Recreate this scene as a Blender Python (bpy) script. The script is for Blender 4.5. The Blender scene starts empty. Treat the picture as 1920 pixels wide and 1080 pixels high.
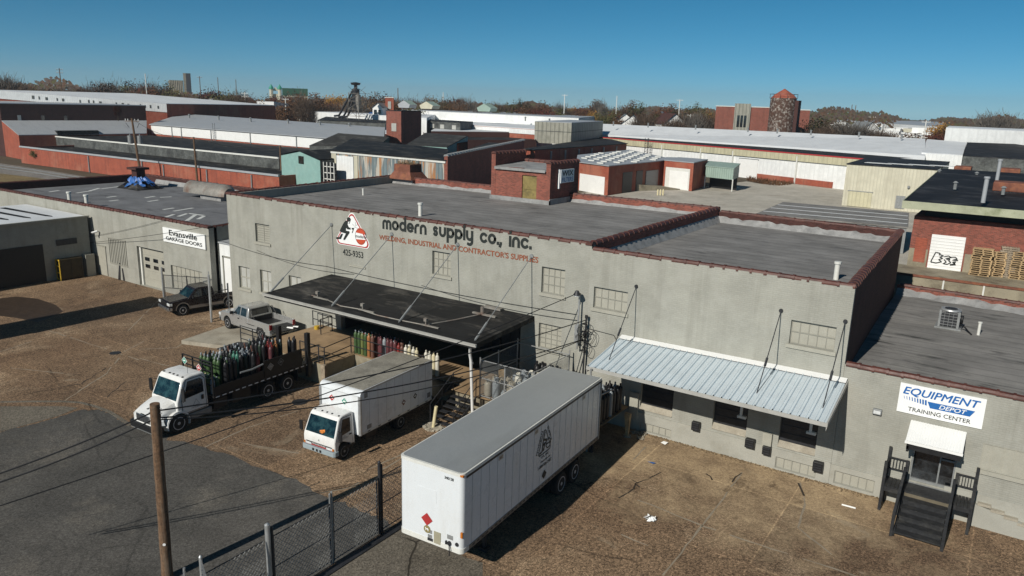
import bpy, math, random
from mathutils import Vector, Matrix
R_ = math.radians
rnd = random.Random(7)
sc = bpy.context.scene
COL = sc.collection

# ------------------------------------------------------------------ camera
CAM_LOC = Vector((46.3053, -33.1301, 15.8002))
CAM_ROT = Matrix.Rotation(0.585013, 3, 'Z') @ Matrix.Rotation(1.331031, 3, 'X') @ Matrix.Rotation(0.028693, 3, 'Z')
FPX = 1422.617
cd = bpy.data.cameras.new('camera'); cam = bpy.data.objects.new('camera', cd); COL.objects.link(cam)
cam.matrix_world = Matrix.Translation(CAM_LOC) @ CAM_ROT.to_4x4()
cd.sensor_width = 36.0; cd.lens = FPX / 1920 * 36.0
cd.clip_start = 0.1; cd.clip_end = 9000
sc.camera = cam

# ------------------------------------------------------------------ sky, sun, exposure
SUN_EL, SUN_AZ = 33.5, 86.5          # the light travels towards this azimuth (from +x, anticlockwise)
w = bpy.data.worlds.new('World'); sc.world = w; w.use_nodes = True
nt = w.node_tree; nt.nodes.clear()
sky = nt.nodes.new('ShaderNodeTexSky'); sky.sky_type = 'NISHITA'; sky.sun_disc = False
sky.sun_elevation = R_(SUN_EL)
sky.sun_rotation = R_(90 - (SUN_AZ + 180)) % (2 * math.pi)
sky.altitude = 100; sky.air_density = 0.5; sky.dust_density = 0.0; sky.ozone_density = 8.0
hsv = nt.nodes.new('ShaderNodeHueSaturation'); hsv.inputs['Hue'].default_value = 0.472; hsv.inputs['Saturation'].default_value = 1.14; hsv.inputs['Value'].default_value = 1.22
bg = nt.nodes.new('ShaderNodeBackground'); bg.inputs['Strength'].default_value = 0.05
out = nt.nodes.new('ShaderNodeOutputWorld')
nt.links.new(sky.outputs[0], hsv.inputs['Color']); nt.links.new(hsv.outputs[0], bg.inputs['Color']); nt.links.new(bg.outputs[0], out.inputs[0])
sl = bpy.data.lights.new('sun', 'SUN'); sl.energy = 4.8; sl.angle = R_(0.5); sl.color = (1.0, 0.95, 0.86)
so = bpy.data.objects.new('sun', sl); COL.objects.link(so)
sd = Vector((math.cos(R_(SUN_AZ)) * math.cos(R_(SUN_EL)), math.sin(R_(SUN_AZ)) * math.cos(R_(SUN_EL)), -math.sin(R_(SUN_EL))))
so.rotation_euler = sd.to_track_quat('-Z', 'Y').to_euler(); so.location = (20, -60, 60)
vs = sc.view_settings; vs.view_transform = 'Standard'; vs.look = 'None'; vs.gamma = 1.0; vs.exposure = 0.0; vs.use_curve_mapping = False

# ------------------------------------------------------------------ layout helpers (survey from the photograph)
def ray(u, v): return CAM_ROT @ Vector(((u - 960) / FPX, -(v - 540) / FPX, -1.0))
def U(u, v, z=0.0):
    d = ray(u, v); t = (z - CAM_LOC.z) / d.z
    return CAM_LOC + d * t
def UY(u, v, y=0.0):
    d = ray(u, v); t = (y - CAM_LOC.y) / d.y
    return CAM_LOC + d * t
def UX(u, v, x=0.0):
    d = ray(u, v); t = (x - CAM_LOC.x) / d.x
    return CAM_LOC + d * t
def pix(p):
    q = CAM_ROT.transposed() @ (Vector(p) - CAM_LOC)
    return 960 - FPX * q.x / q.z, 540 + FPX * q.y / q.z
def zat(xy, v):                      # height above the point xy that is seen at picture row v
    lo, hi = -30.0, 80.0
    for _ in range(50):
        m = (lo + hi) / 2
        if pix((xy[0], xy[1], m))[1] > v: lo = m
        else: hi = m
    return lo

# ------------------------------------------------------------------ objects
OFF = {}
def top_of(o):
    while o.parent: o = o.parent
    return o
def tag(o, label=None, cat=None, group=None, kind=None):
    if label: o['label'] = label
    if cat: o['category'] = cat
    if group: o['group'] = group
    if kind: o['kind'] = kind
    return o
def thing(name, label, cat, loc=(0, 0, 0), rot=0.0, group=None, world=True):
    o = bpy.data.objects.new(name, None); COL.objects.link(o); o.empty_display_size = 0.3
    o.location = loc; o.rotation_euler = (0, 0, rot)
    OFF[o.name] = Vector(loc) if world else Vector((0, 0, 0))
    return tag(o, label, cat, group)
def dup(root, loc, rot=None, label=None, group=None):
    r = root.copy(); COL.objects.link(r); r.location = loc
    if rot is not None: r.rotation_euler = (0, 0, rot)
    if label: r['label'] = label
    if group: r['group'] = group
    for ch in list(root.children):
        c = ch.copy(); COL.objects.link(c); c.parent = r
        for g in ch.children:
            d = g.copy(); COL.objects.link(d); d.parent = c
    return r

class MB:
    def __init__(s): s.v = []; s.f = []; s.mi = []; s.m = 0
    def add(s, vs, fs):
        b = len(s.v); s.v += [tuple(p) for p in vs]
        for f in fs: s.f.append(tuple(b + i for i in f)); s.mi.append(s.m)
    def poly(s, *pts): s.add(pts, [tuple(range(len(pts)))])
    def box(s, x0, y0, z0, x1, y1, z1):
        s.add([(x0,y0,z0),(x1,y0,z0),(x1,y1,z0),(x0,y1,z0),(x0,y0,z1),(x1,y0,z1),(x1,y1,z1),(x0,y1,z1)],
              [(3,2,1,0),(4,5,6,7),(0,1,5,4),(1,2,6,5),(2,3,7,6),(3,0,4,7)])
    def obox(s, M, sx, sy, sz):
        c = [M @ Vector((x*sx/2, y*sy/2, z*sz/2)) for z in (-1,1) for x, y in ((-1,-1),(1,-1),(1,1),(-1,1))]
        s.add(c, [(3,2,1,0),(4,5,6,7),(0,1,5,4),(1,2,6,5),(2,3,7,6),(3,0,4,7)])
    def prism(s, poly, z0, z1, top=True, bot=True):
        n = len(poly); h = (lambda i, z: z[i] if isinstance(z, (list, tuple)) else z)
        a = sum(poly[i][0]*poly[(i+1)%n][1] - poly[(i+1)%n][0]*poly[i][1] for i in range(n))
        idx = list(range(n)) if a > 0 else list(range(n))[::-1]
        vs = [(poly[i][0], poly[i][1], h(i, z0)) for i in idx] + [(poly[i][0], poly[i][1], h(i, z1)) for i in idx]
        fs = [(i, (i+1)%n, n+(i+1)%n, n+i) for i in range(n)]
        if top: fs.append(tuple(range(n, 2*n)))
        if bot: fs.append(tuple(range(n))[::-1])
        s.add(vs, fs)
    def cyl(s, p0, p1, r0, r1=None, n=10, caps=True):
        if r1 is None: r1 = r0
        p0 = Vector(p0); p1 = Vector(p1); d = (p1 - p0)
        if d.length < 1e-6: return
        d.normalize(); a = d.orthogonal().normalized(); b = d.cross(a)
        vs = []
        for p, r in ((p0, r0), (p1, r1)):
            vs += [p + (a*math.cos(2*math.pi*k/n) + b*math.sin(2*math.pi*k/n))*r for k in range(n)]
        fs = [(k, (k+1)%n, n+(k+1)%n, n+k) for k in range(n)]
        if caps: fs += [tuple(range(n))[::-1], tuple(range(n, 2*n))]
        s.add(vs, fs)
    def tube(s, pts, r, n=6):
        pts = [Vector(p) for p in pts]; rings = []
        a = None
        for i, p in enumerate(pts):
            d = (pts[min(i+1, len(pts)-1)] - pts[max(i-1, 0)])
            if d.length < 1e-9: d = Vector((0, 0, 1))
            d.normalize()
            if a is None: a = d.orthogonal().normalized()
            a = (a - d*a.dot(d)); a = a.normalized() if a.length > 1e-6 else d.orthogonal().normalized()
            b = d.cross(a)
            rr = r[i] if isinstance(r, (list, tuple)) else r
            rings.append([p + (a*math.cos(2*math.pi*k/n) + b*math.sin(2*math.pi*k/n))*rr for k in range(n)])
        s.loft(rings)
    def loft(s, rings, caps=True):
        n = len(rings[0]); vs = [p for r in rings for p in r]; fs = []
        for i in range(len(rings)-1):
            fs += [(i*n+k, i*n+(k+1)%n, (i+1)*n+(k+1)%n, (i+1)*n+k) for k in range(n)]
        if caps: fs += [tuple(range(n))[::-1], tuple(range((len(rings)-1)*n, len(rings)*n))]
        s.add(vs, fs)
    def lathe(s, prof, c=(0, 0, 0), n=16, axis='z'):
        rings = []
        for r, h in prof:
            ring = []
            for k in range(n):
                a = 2*math.pi*k/n; x, y = r*math.cos(a), r*math.sin(a)
                q = (x, y, h) if axis == 'z' else ((h, x, y) if axis == 'x' else (y, h, x))
                ring.append((c[0]+q[0], c[1]+q[1], c[2]+q[2]))
            rings.append(ring)
        s.loft(rings)
    def build(s, name, mats, parent=None, smooth=False, loc=None, bevel=0.0, label=None):
        off = Vector((0, 0, 0))
        if parent is not None: off = OFF.get(top_of(parent).name, off)
        elif loc is not None: off = Vector(loc)
        me = bpy.data.meshes.new(name)
        me.from_pydata([(p[0]-off.x, p[1]-off.y, p[2]-off.z) for p in s.v], [], s.f)
        if not isinstance(mats, (list, tuple)): mats = [mats]
        for m in mats: me.materials.append(m)
        if len(mats) > 1: me.polygons.foreach_set('material_index', s.mi)
        me.validate()
        o = bpy.data.objects.new(name, me); COL.objects.link(o)
        if parent is not None: o.parent = parent
        elif loc is not None: o.location = loc
        if smooth:
            me.polygons.foreach_set('use_smooth', [True]*len(me.polygons))
            if isinstance(smooth, (int, float)) and not isinstance(smooth, bool):
                me.set_sharp_from_angle(angle=R_(smooth))
        if bevel:
            b = o.modifiers.new('bevel', 'BEVEL'); b.width = bevel; b.segments = 2; b.limit_method = 'ANGLE'; b.angle_limit = R_(35)
        me.update()
        if label: o['label'] = label
        return o

def text_mesh(mb, body, O, ex, ez, w=None, h=None, bold=0.0, shear=0.0, depth=0.012, spacing=1.0, center=False):
    """lettering laid on a plane: O is its lower left corner, ex and ez unit vectors along and up it"""
    cu = bpy.data.curves.new('lettering_curve', 'FONT'); cu.body = body; cu.shear = shear; cu.space_character = spacing
    cu.extrude = 0.0; cu.resolution_u = 3
    ob = bpy.data.objects.new('lettering_curve', cu)
    me = bpy.data.meshes.new_from_object(ob)
    vs = [v.co.copy() for v in me.vertices]; fs = [tuple(p.vertices) for p in me.polygons]
    bpy.data.objects.remove(ob); bpy.data.curves.remove(cu); bpy.data.meshes.remove(me)
    if not vs: return
    x0 = min(v.x for v in vs); x1 = max(v.x for v in vs); y0 = min(v.y for v in vs); y1 = max(v.y for v in vs)
    sx = (w / (x1-x0)) if w else None; sy = (h / (y1-y0)) if h else None
    sx = sx or sy; sy = sy or sx
    O = Vector(O); ex = Vector(ex); ez = Vector(ez); nrm = ex.cross(ez)
    dx = -(x1-x0)*sx/2 if center else 0
    n = len(vs)
    for k, (bx, by) in enumerate(((0, 0), (-1, 0), (1, 0), (0, -1), (0, 1), (-.7, .7), (.7, -.7)) if bold else ((0, 0),)):
        mb.add([O + ex*((v.x-x0+bx*bold)*sx+dx) + ez*((v.y-y0+by*bold)*sy) + nrm*(depth+k*.0004) for v in vs], fs)
def flat_shape(mb, pts, O, ex, ez, depth=0.012):
    O = Vector(O); ex = Vector(ex); ez = Vector(ez); n = ex.cross(ez)
    mb.add([O + ex*x + ez*y + n*depth for x, y in pts], [tuple(range(len(pts)))])
def stroke2d(mb, pts, wd, O, ex, ez, depth=0.012, cap=True):
    """a flat painted stroke of width wd along the points pts"""
    O = Vector(O); ex = Vector(ex); ez = Vector(ez); nn = ex.cross(ez)
    P = [Vector((p[0], p[1])) for p in pts]; L = []; Rr = []
    for i, p in enumerate(P):
        d = P[min(i+1, len(P)-1)] - P[max(i-1, 0)]
        if d.length < 1e-9: d = Vector((1, 0))
        d.normalize(); q = Vector((-d.y, d.x))*wd/2
        e = d*(wd/2 if cap else 0)*(-1 if i == 0 else (1 if i == len(P)-1 else 0))
        L.append(p+q+e); Rr.append(p-q+e)
    n = len(P)
    vs = [O + ex*a.x + ez*a.y + nn*depth for a in Rr + L]
    mb.add(vs, [(i, i+1, n+i+1, n+i) for i in range(n-1)])
def arc(cx, cy, r, a0, a1, n=14): return [(cx + r*math.cos(R_(a0+(a1-a0)*k/n)), cy + r*math.sin(R_(a0+(a1-a0)*k/n))) for k in range(n+1)]
EX, EZ = Vector((1, 0, 0)), Vector((0, 0, 1))
# ------------------------------------------------------------------ materials
def new_mat(name):
    m = bpy.data.materials.new(name); m.use_nodes = True; n = m.node_tree.nodes; n.clear()
    o = n.new('ShaderNodeOutputMaterial'); b = n.new('ShaderNodeBsdfPrincipled'); m.node_tree.links.new(b.outputs[0], o.inputs[0])
    return m, m.node_tree, b
class NG:
    def __init__(s, nt): s.nt = nt
    def n(s, t, **kw):
        q = s.nt.nodes.new(t)
        for k, v in kw.items(): setattr(q, k, v)
        return q
    def l(s, a, b): s.nt.links.new(a, b)
    def coord(s, scale=(1, 1, 1), rot=(0, 0, 0)):
        t = s.n('ShaderNodeTexCoord'); m = s.n('ShaderNodeMapping'); m.inputs['Scale'].default_value = scale; m.inputs['Rotation'].default_value = rot
        s.l(t.outputs['Object'], m.inputs['Vector']); return m.outputs[0]
    def noise(s, scale, detail=4, rough=0.55, vec=None, sc3=(1, 1, 1), dist=0.0):
        q = s.n('ShaderNodeTexNoise'); q.inputs['Scale'].default_value = scale; q.inputs['Detail'].default_value = detail
        q.inputs['Roughness'].default_value = rough; q.inputs['Distortion'].default_value = dist
        s.l(vec if vec is not None else s.coord(sc3), q.inputs['Vector']); return q.outputs['Fac']
    def ramp(s, fac, lo, hi, c0=(0, 0, 0, 1), c1=(1, 1, 1, 1)):
        q = s.n('ShaderNodeValToRGB'); e = q.color_ramp.elements; e[0].position = lo; e[1].position = hi; e[0].color = c0; e[1].color = c1
        s.l(fac, q.inputs[0]); return q.outputs[0]
    def mix(s, fac, a, b, mode='MIX'):
        q = s.n('ShaderNodeMix'); q.data_type = 'RGBA'; q.blend_type = mode
        for i, x in ((0, fac), (6, a), (7, b)):
            if isinstance(x, (int, float)): q.inputs[i].default_value = x
            elif isinstance(x, tuple): q.inputs[i].default_value = x if len(x) == 4 else x + (1,)
            else: s.l(x, q.inputs[i])
        return q.outputs[2]
    def math(s, op, a, b=0.0):
        q = s.n('ShaderNodeMath'); q.operation = op
        for i, x in ((0, a), (1, b)):
            if isinstance(x, (int, float)): q.inputs[i].default_value = x
            else: s.l(x, q.inputs[i])
        return q.outputs[0]
    def bump(s, b, h, strength=0.3, dist=0.02):
        q = s.n('ShaderNodeBump'); q.inputs['Strength'].default_value = strength; q.inputs['Distance'].default_value = dist
        s.l(h, q.inputs['Height']); s.l(q.outputs[0], b.inputs['Normal'])
    def wallvec(s, scale=1.0):       # u = x + y, v = z : runs along any upright wall
        t = s.n('ShaderNodeTexCoord'); p = s.n('ShaderNodeSeparateXYZ'); c = s.n('ShaderNodeCombineXYZ')
        s.l(t.outputs['Object'], p.inputs[0]); s.l(s.math('ADD', p.outputs[0], p.outputs[1]), c.inputs[0]); s.l(p.outputs[2], c.inputs[1])
        m = s.n('ShaderNodeMapping'); m.inputs['Scale'].default_value = (scale, scale, scale); s.l(c.outputs[0], m.inputs[0]); return m.outputs[0]

def pm(name, col, var=0.18, scale=2.0, rough=0.75, metal=0.0, bump=0.0, bscale=40.0, fine=0.10, fscale=30.0, stain=None, stain_amt=0.5, stain_scale=0.5, sc3=(1, 1, 1), spec=0.4, coat=0.0):
    """plain painted / mineral surface: coarse and fine mottling, optional stain colour"""
    m, nt, b = new_mat(name); g = NG(nt)
    c = col + (1,)
    f = g.ramp(g.noise(scale, 5, 0.6, sc3=sc3), 0.3, 0.7)
    dk = tuple(x*(1-var) for x in col) + (1,); lt = tuple(min(1, x*(1+var*0.7)) for x in col) + (1,)
    base = g.mix(f, dk, lt)
    if fine:
        f2 = g.ramp(g.noise(fscale, 3, 0.7), 0.3, 0.7, (1-fine, 1-fine, 1-fine, 1), (1+fine, 1+fine, 1+fine, 1)); base = g.mix(1.0, base, f2, 'MULTIPLY')
    if stain:
        s_ = g.ramp(g.noise(stain_scale, 7, 0.68, sc3=sc3), 0.5, 0.68); base = g.mix(g.math('MULTIPLY', s_, stain_amt), base, stain + (1,))
    g.l(base, b.inputs['Base Color']); b.inputs['Metallic'].default_value = metal; b.inputs['Specular IOR Level'].default_value = spec
    rr = g.ramp(g.noise(scale*2.3, 3), 0.3, 0.7, (max(0, rough-0.08),)*3+(1,), (min(1, rough+0.08),)*3+(1,)); g.l(rr, b.inputs['Roughness'])
    if coat: b.inputs['Coat Weight'].default_value = coat; b.inputs['Coat Roughness'].default_value = 0.08
    if bump: g.bump(b, g.noise(bscale, 4), bump, 0.02)
    return m

def brick_mat(name, col, mortar, var=0.25, rough=0.85, bscale=1.0, contrast=1.0, streak=(0, 0, 0), streak_amt=0.0, patch=None, patch_amt=0.0, bw=0.22, bh=0.075, bump=0.4, patch_scale=0.35):
    m, nt, b = new_mat(name); g = NG(nt); v = g.wallvec(bscale)
    t = g.n('ShaderNodeTexBrick'); g.l(v, t.inputs['Vector']); t.inputs['Scale'].default_value = 1.0
    t.inputs['Brick Width'].default_value = bw; t.inputs['Row Height'].default_value = bh; t.inputs['Mortar Size'].default_value = 0.012; t.inputs['Mortar Smooth'].default_value = 0.3
    t.inputs['Color1'].default_value = tuple(x*(1-var) for x in col)+(1,); t.inputs['Color2'].default_value = tuple(x*(1+var) for x in col)+(1,)
    t.inputs['Mortar'].default_value = mortar+(1,)
    n1 = g.ramp(g.noise(0.7, 6, 0.6), 0.25, 0.75, (0.82, 0.82, 0.82, 1), (1.12, 1.12, 1.12, 1)); base = g.mix(1.0, t.outputs['Color'], n1, 'MULTIPLY')
    if patch: base = g.mix(g.math('MULTIPLY', g.ramp(g.noise(patch_scale, 7, 0.7), 0.5, 0.62), patch_amt), base, patch+(1,))
    if streak_amt:
        s_ = g.ramp(g.noise(1.0, 5, 0.65, sc3=(1.6, 1.6, 0.12)), 0.5, 0.75); base = g.mix(g.math('MULTIPLY', s_, streak_amt), base, streak+(1,))
    g.l(base, b.inputs['Base Color']); b.inputs['Roughness'].default_value = rough; b.inputs['Specular IOR Level'].default_value = 0.3
    if bump: g.bump(b, g.math('ADD', g.math('SUBTRACT', 1.0, t.outputs['Fac']), g.math('MULTIPLY', g.noise(14, 3), 0.6)), bump, 0.012)
    return m

def roof_mat(name, col, streak, amt=0.7, sc3=(0.10, 0.42, 1), rot=0.05, rough=0.85, pale=None, pale_amt=0.0, seams=0.0):
    m, nt, b = new_mat(name); g = NG(nt)
    base = g.mix(g.ramp(g.noise(0.35, 8, 0.68), 0.34, 0.66), tuple(x*0.76 for x in col), tuple(x*1.22 for x in col))
    v = g.coord(sc3, (0, 0, rot))
    s1 = g.ramp(g.noise(3.2, 7, 0.66, vec=v, dist=0.5), 0.53, 0.64); big = g.ramp(g.noise(0.22, 4, 0.6), 0.44, 0.60)
    base = g.mix(g.math('MULTIPLY', g.math('MULTIPLY', s1, big), amt), base, streak)
    if pale: base = g.mix(g.math('MULTIPLY', g.ramp(g.noise(0.6, 7, 0.72, vec=g.coord((0.5, 1.1, 1)), dist=.4), 0.51, 0.70), pale_amt), base, pale)
    if seams:
        w_ = g.n('ShaderNodeTexWave'); w_.wave_type = 'BANDS'; w_.bands_direction = 'Y'; w_.inputs['Scale'].default_value = 0.33; w_.inputs['Distortion'].default_value = 0.25; w_.inputs['Detail'].default_value = 1.0
        g.l(g.coord(), w_.inputs['Vector']); base = g.mix(g.math('MULTIPLY', g.ramp(w_.outputs['Fac'], 0.965, 0.995), seams), base, streak)
    f2 = g.ramp(g.noise(22, 4, 0.7), 0.3, 0.7, (0.86, 0.86, 0.86, 1), (1.14, 1.14, 1.14, 1)); base = g.mix(1.0, base, f2, 'MULTIPLY')
    g.l(base, b.inputs['Base Color']); b.inputs['Roughness'].default_value = rough; b.inputs['Specular IOR Level'].default_value = 0.15
    g.bump(b, g.noise(6, 6), 0.25, 0.03)
    return m

def sheet_mat(name, col, period=0.3, dark=0.75, rough=0.55, metal=0.0, stain=None, stain_amt=0.0, lo=0.5, hi=0.62, sc3=(1.2, 1.2, 0.10), stain2=None, stain2_amt=0.0, var=0.10):
    """ribbed metal siding"""
    m, nt, b = new_mat(name); g = NG(nt)
    w_ = g.n('ShaderNodeTexWave'); w_.wave_type = 'BANDS'; w_.bands_direction = 'X'; w_.inputs['Scale'].default_value = 0.314/period; g.l(g.wallvec(), w_.inputs['Vector'])
    base = g.mix(g.ramp(g.noise(0.8, 5), 0.3, 0.7), tuple(x*(1-var) for x in col), tuple(min(1, x*(1+var)) for x in col))
    base = g.mix(g.ramp(w_.outputs['Fac'], 0.02, 0.25, (1, 1, 1, 1), (0, 0, 0, 1)), base, tuple(x*dark for x in col))
    if stain: base = g.mix(g.math('MULTIPLY', g.ramp(g.noise(1.0, 6, 0.62, sc3=sc3), lo, hi), stain_amt), base, stain)
    if stain2:
        v2 = g.coord(sc3); q = g.n('ShaderNodeVectorMath'); q.operation = 'ADD'; q.inputs[1].default_value = (17.3, 5.1, 3.3); g.l(v2, q.inputs[0])
        base = g.mix(g.math('MULTIPLY', g.ramp(g.noise(1.3, 6, 0.62, vec=q.outputs[0]), 0.52, 0.60), stain2_amt), base, stain2)
    g.l(base, b.inputs['Base Color']); b.inputs['Roughness'].default_value = rough; b.inputs['Metallic'].default_value = metal
    g.bump(b, w_.outputs['Fac'], 0.35, 0.03)
    return m

def ground_mat(name, base_c, alt_c, pale, dark, speck=0.35, crack=0.6, scale=1.0, patch=0.6):
    """worn exposed-aggregate paving: stone specks, broad stains, bleached patches, hairline cracks"""
    m, nt, b = new_mat(name); g = NG(nt)
    big = g.ramp(g.noise(0.11*scale, 6, 0.62), 0.36, 0.64); base = g.mix(big, base_c, alt_c)
    med = g.ramp(g.noise(0.5*scale, 7, 0.68), 0.35, 0.7, (0.84, 0.84, 0.84, 1), (1.15, 1.15, 1.15, 1)); base = g.mix(1.0, base, med, 'MULTIPLY')
    v = g.coord(); q = g.n('ShaderNodeVectorMath'); q.operation = 'ADD'; q.inputs[1].default_value = (31.7, 12.9, 0); g.l(v, q.inputs[0])
    p1 = g.ramp(g.noise(0.20*scale, 8, 0.70, vec=q.outputs[0], dist=0.4), 0.55, 0.68); base = g.mix(g.math('MULTIPLY', p1, patch), base, pale)
    q2 = g.n('ShaderNodeVectorMath'); q2.operation = 'ADD'; q2.inputs[1].default_value = (-11.2, 44.0, 0); g.l(v, q2.inputs[0])
    p2 = g.ramp(g.noise(0.33*scale, 7, 0.66, vec=q2.outputs[0]), 0.57, 0.72); base = g.mix(g.math('MULTIPLY', p2, 0.6), base, dark)
    sp = g.n('ShaderNodeTexVoronoi'); sp.inputs['Scale'].default_value = 20.0; g.l(v, sp.inputs['Vector'])
    bw = g.n('ShaderNodeRGBToBW'); g.l(sp.outputs['Color'], bw.inputs[0])
    spk = g.ramp(bw.outputs[0], 0.15, 0.85, (1-speck,)*3+(1,), (1+speck*1.3,)*3+(1,)); base = g.mix(1.0, base, spk, 'MULTIPLY')
    fn = g.ramp(g.noise(26, 3, 0.85), 0.36, 0.64, (1-speck*0.95,)*3+(1,), (1+speck*1.1,)*3+(1,)); base = g.mix(1.0, base, fn, 'MULTIPLY'); f3 = g.ramp(g.noise(8, 3, 0.8), 0.38, 0.62, (1-speck*0.55,)*3+(1,), (1+speck*0.6,)*3+(1,)); base = g.mix(1.0, base, f3, 'MULTIPLY')
    if crack:
        vn = g.n('ShaderNodeTexNoise'); vn.inputs['Scale'].default_value = 0.8; vn.inputs['Detail'].default_value = 5; g.l(v, vn.inputs['Vector'])
        mx = g.n('ShaderNodeMix'); mx.data_type = 'VECTOR'; mx.inputs[0].default_value = 0.35; g.l(v, mx.inputs[4]); g.l(vn.outputs['Color'], mx.inputs[5])
        cr = g.n('ShaderNodeTexVoronoi'); cr.feature = 'DISTANCE_TO_EDGE'; cr.inputs['Scale'].default_value = 0.30; g.l(mx.outputs[1], cr.inputs['Vector'])
        msk = g.ramp(g.noise(0.16, 3), 0.48, 0.60)
        c1 = g.ramp(cr.outputs['Distance'], 0.004, 0.012, (1, 1, 1, 1), (0, 0, 0, 1)); base = g.mix(g.math('MULTIPLY', g.math('MULTIPLY', c1, msk), crack), base, tuple(x*0.45 for x in dark))
    g.l(base, b.inputs['Base Color']); b.inputs['Roughness'].default_value = 0.92; b.inputs['Specular IOR Level'].default_value = 0.2
    g.bump(b, g.noise(18, 5, 0.7), 0.5, 0.02)
    return m

def glass_mat(name, col, rough=0.06):
    m, nt, b = new_mat(name); g = NG(nt)
    g.l(g.mix(g.ramp(g.noise(2.2, 5, .65), 0.42, 0.62), tuple(x*0.4 for x in col), tuple(x*2.2 for x in col)), b.inputs['Base Color'])
    b.inputs['Roughness'].default_value = rough; b.inputs['Specular IOR Level'].default_value = 0.8
    return m

GREY = (0.314, 0.311, 0.272)
M = {}
M['wall'] = brick_mat('painted_grey_brick', GREY, tuple(x*0.92 for x in GREY), var=0.035, streak=(0.17, 0.163, 0.135), streak_amt=0.42, patch=(0.345, 0.342, 0.305), patch_amt=0.5, patch_scale=0.9, bump=0.4, bw=0.24, bh=0.09)
M['wall_base'] = pm('painted_grey_concrete', (0.33, 0.325, 0.285), var=0.12, scale=0.9, stain=(0.24, 0.23, 0.19), stain_amt=0.6, stain_scale=0.8, bump=0.35, bscale=9)
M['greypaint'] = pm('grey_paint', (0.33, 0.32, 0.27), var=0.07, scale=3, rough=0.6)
M['greyline'] = pm('darker_grey_paint', (0.25, 0.245, 0.21), var=0.1, scale=3, rough=0.6)  # darker grey for glazing bars, frames and grilles
M['redbrick'] = brick_mat('red_brick', (0.23, 0.058, 0.038), (0.20, 0.12, 0.095), var=0.35, streak=(0.07, 0.03, 0.025), streak_amt=0.35)
M['redbrick_far'] = brick_mat('old_orange_brick', (0.31, 0.075, 0.042), (0.26, 0.09, 0.06), var=0.2, streak=(0.10, 0.035, 0.03), streak_amt=0.6, patch=(0.40, 0.20, 0.13), patch_amt=0.35, patch_scale=0.15, bump=0.2)
M['darkbrick'] = brick_mat('shade_darkened_brick', (0.065, 0.022, 0.018), (0.06, 0.035, 0.03), var=0.3, streak=(0.03, 0.015, 0.015), streak_amt=0.4)  # brick colour darkened to stand in for shade on flank walls
M['coping'] = pm('glazed_terracotta', (0.085, 0.026, 0.017), var=0.4, scale=1.6, rough=0.58, fine=0.25, fscale=14, stain=(0.04, 0.015, 0.012), stain_amt=0.6, stain_scale=1.3, spec=0.6)
M['flash'] = pm('silver_roof_coating', (0.27, 0.27, 0.265), var=0.25, scale=1.2, rough=0.6, stain=(0.12, 0.12, 0.12), stain_amt=0.7, stain_scale=1.5, bump=0.4, bscale=6)
M['roof'] = roof_mat('grey_tar_roof', (0.192, 0.187, 0.180), (0.05, 0.05, 0.049), amt=0.85, pale=(0.29, 0.285, 0.275), pale_amt=0.6, seams=0.5)
M['roof_annex'] = roof_mat('streaked_grey_roof', (0.200, 0.193, 0.183), (0.045, 0.045, 0.043), amt=0.95, pale=(0.30, 0.29, 0.265), pale_amt=0.55, seams=0.4)
M['roof_garage'] = roof_mat('blue_grey_roof', (0.150, 0.152, 0.158), (0.06, 0.06, 0.062), amt=0.7, pale=(0.22, 0.22, 0.225), pale_amt=0.4)
M['blackroof'] = roof_mat('black_tar_roof', (0.017, 0.017, 0.017), (0.008, 0.008, 0.008), amt=0.7, pale=(0.13, 0.12, 0.105), pale_amt=0.8, rough=0.7, seams=0.5)
M['black_membrane'] = roof_mat('black_rubber_roof', (0.016, 0.016, 0.018), (0.009, 0.009, 0.009), amt=0.6, pale=(0.10, 0.10, 0.105), pale_amt=0.6, rough=0.7)
M['shingle'] = roof_mat('old_black_shingle', (0.036, 0.036, 0.035), (0.015, 0.015, 0.015), amt=0.6, pale=(0.16, 0.16, 0.15), pale_amt=0.5)
M['whiteroof'] = pm('white_roof_coating', (0.61, 0.63, 0.645), var=0.07, scale=0.2, rough=0.6, stain=(0.45, 0.46, 0.47), stain_amt=0.4, stain_scale=0.3)
M['paleroof'] = pm('pale_metal_roof', (0.34, 0.355, 0.37), var=0.14, scale=0.25, rough=0.5, stain=(0.22, 0.23, 0.24), stain_amt=0.6, stain_scale=0.25, sc3=(1, 3, 1))
M['whitewall'] = sheet_mat('white_metal_siding', (0.70, 0.71, 0.70), period=0.6, dark=0.93)
M['cream'] = sheet_mat('cream_metal_siding', (0.50, 0.475, 0.37), period=0.5, dark=0.86, stain=(0.30, 0.27, 0.2), stain_amt=0.25)
M['creamband'] = sheet_mat('cream_fascia_siding', (0.47, 0.44, 0.30), period=0.6, dark=0.85, stain=(0.25, 0.24, 0.18), stain_amt=0.4)
M['rusty'] = sheet_mat('rusty_blue_siding', (0.15, 0.19, 0.20), period=0.7, dark=0.7, stain=(0.45, 0.42, 0.36), stain_amt=0.9, lo=0.50, hi=0.54, stain2=(0.36, 0.16, 0.055), stain2_amt=0.95, sc3=(1.1, 1.1, 0.09))
M['teal'] = pm('teal_painted_board', (0.22, 0.37, 0.34), var=0.10, scale=1.2, stain=(0.30, 0.42, 0.38), stain_amt=0.5)
M['tealmetal'] = sheet_mat('pale_green_siding', (0.27, 0.36, 0.31), period=0.35, dark=0.7)
M['greysheet'] = sheet_mat('weathered_grey_panels', (0.27, 0.265, 0.22), period=1.3, dark=0.6, stain=(0.14, 0.14, 0.11), stain_amt=0.6, sc3=(1, 1, 0.25))
M['white'] = pm('white_paint', (0.74, 0.74, 0.72), var=0.05, scale=1.0, rough=0.45, fine=0.04)
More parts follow.
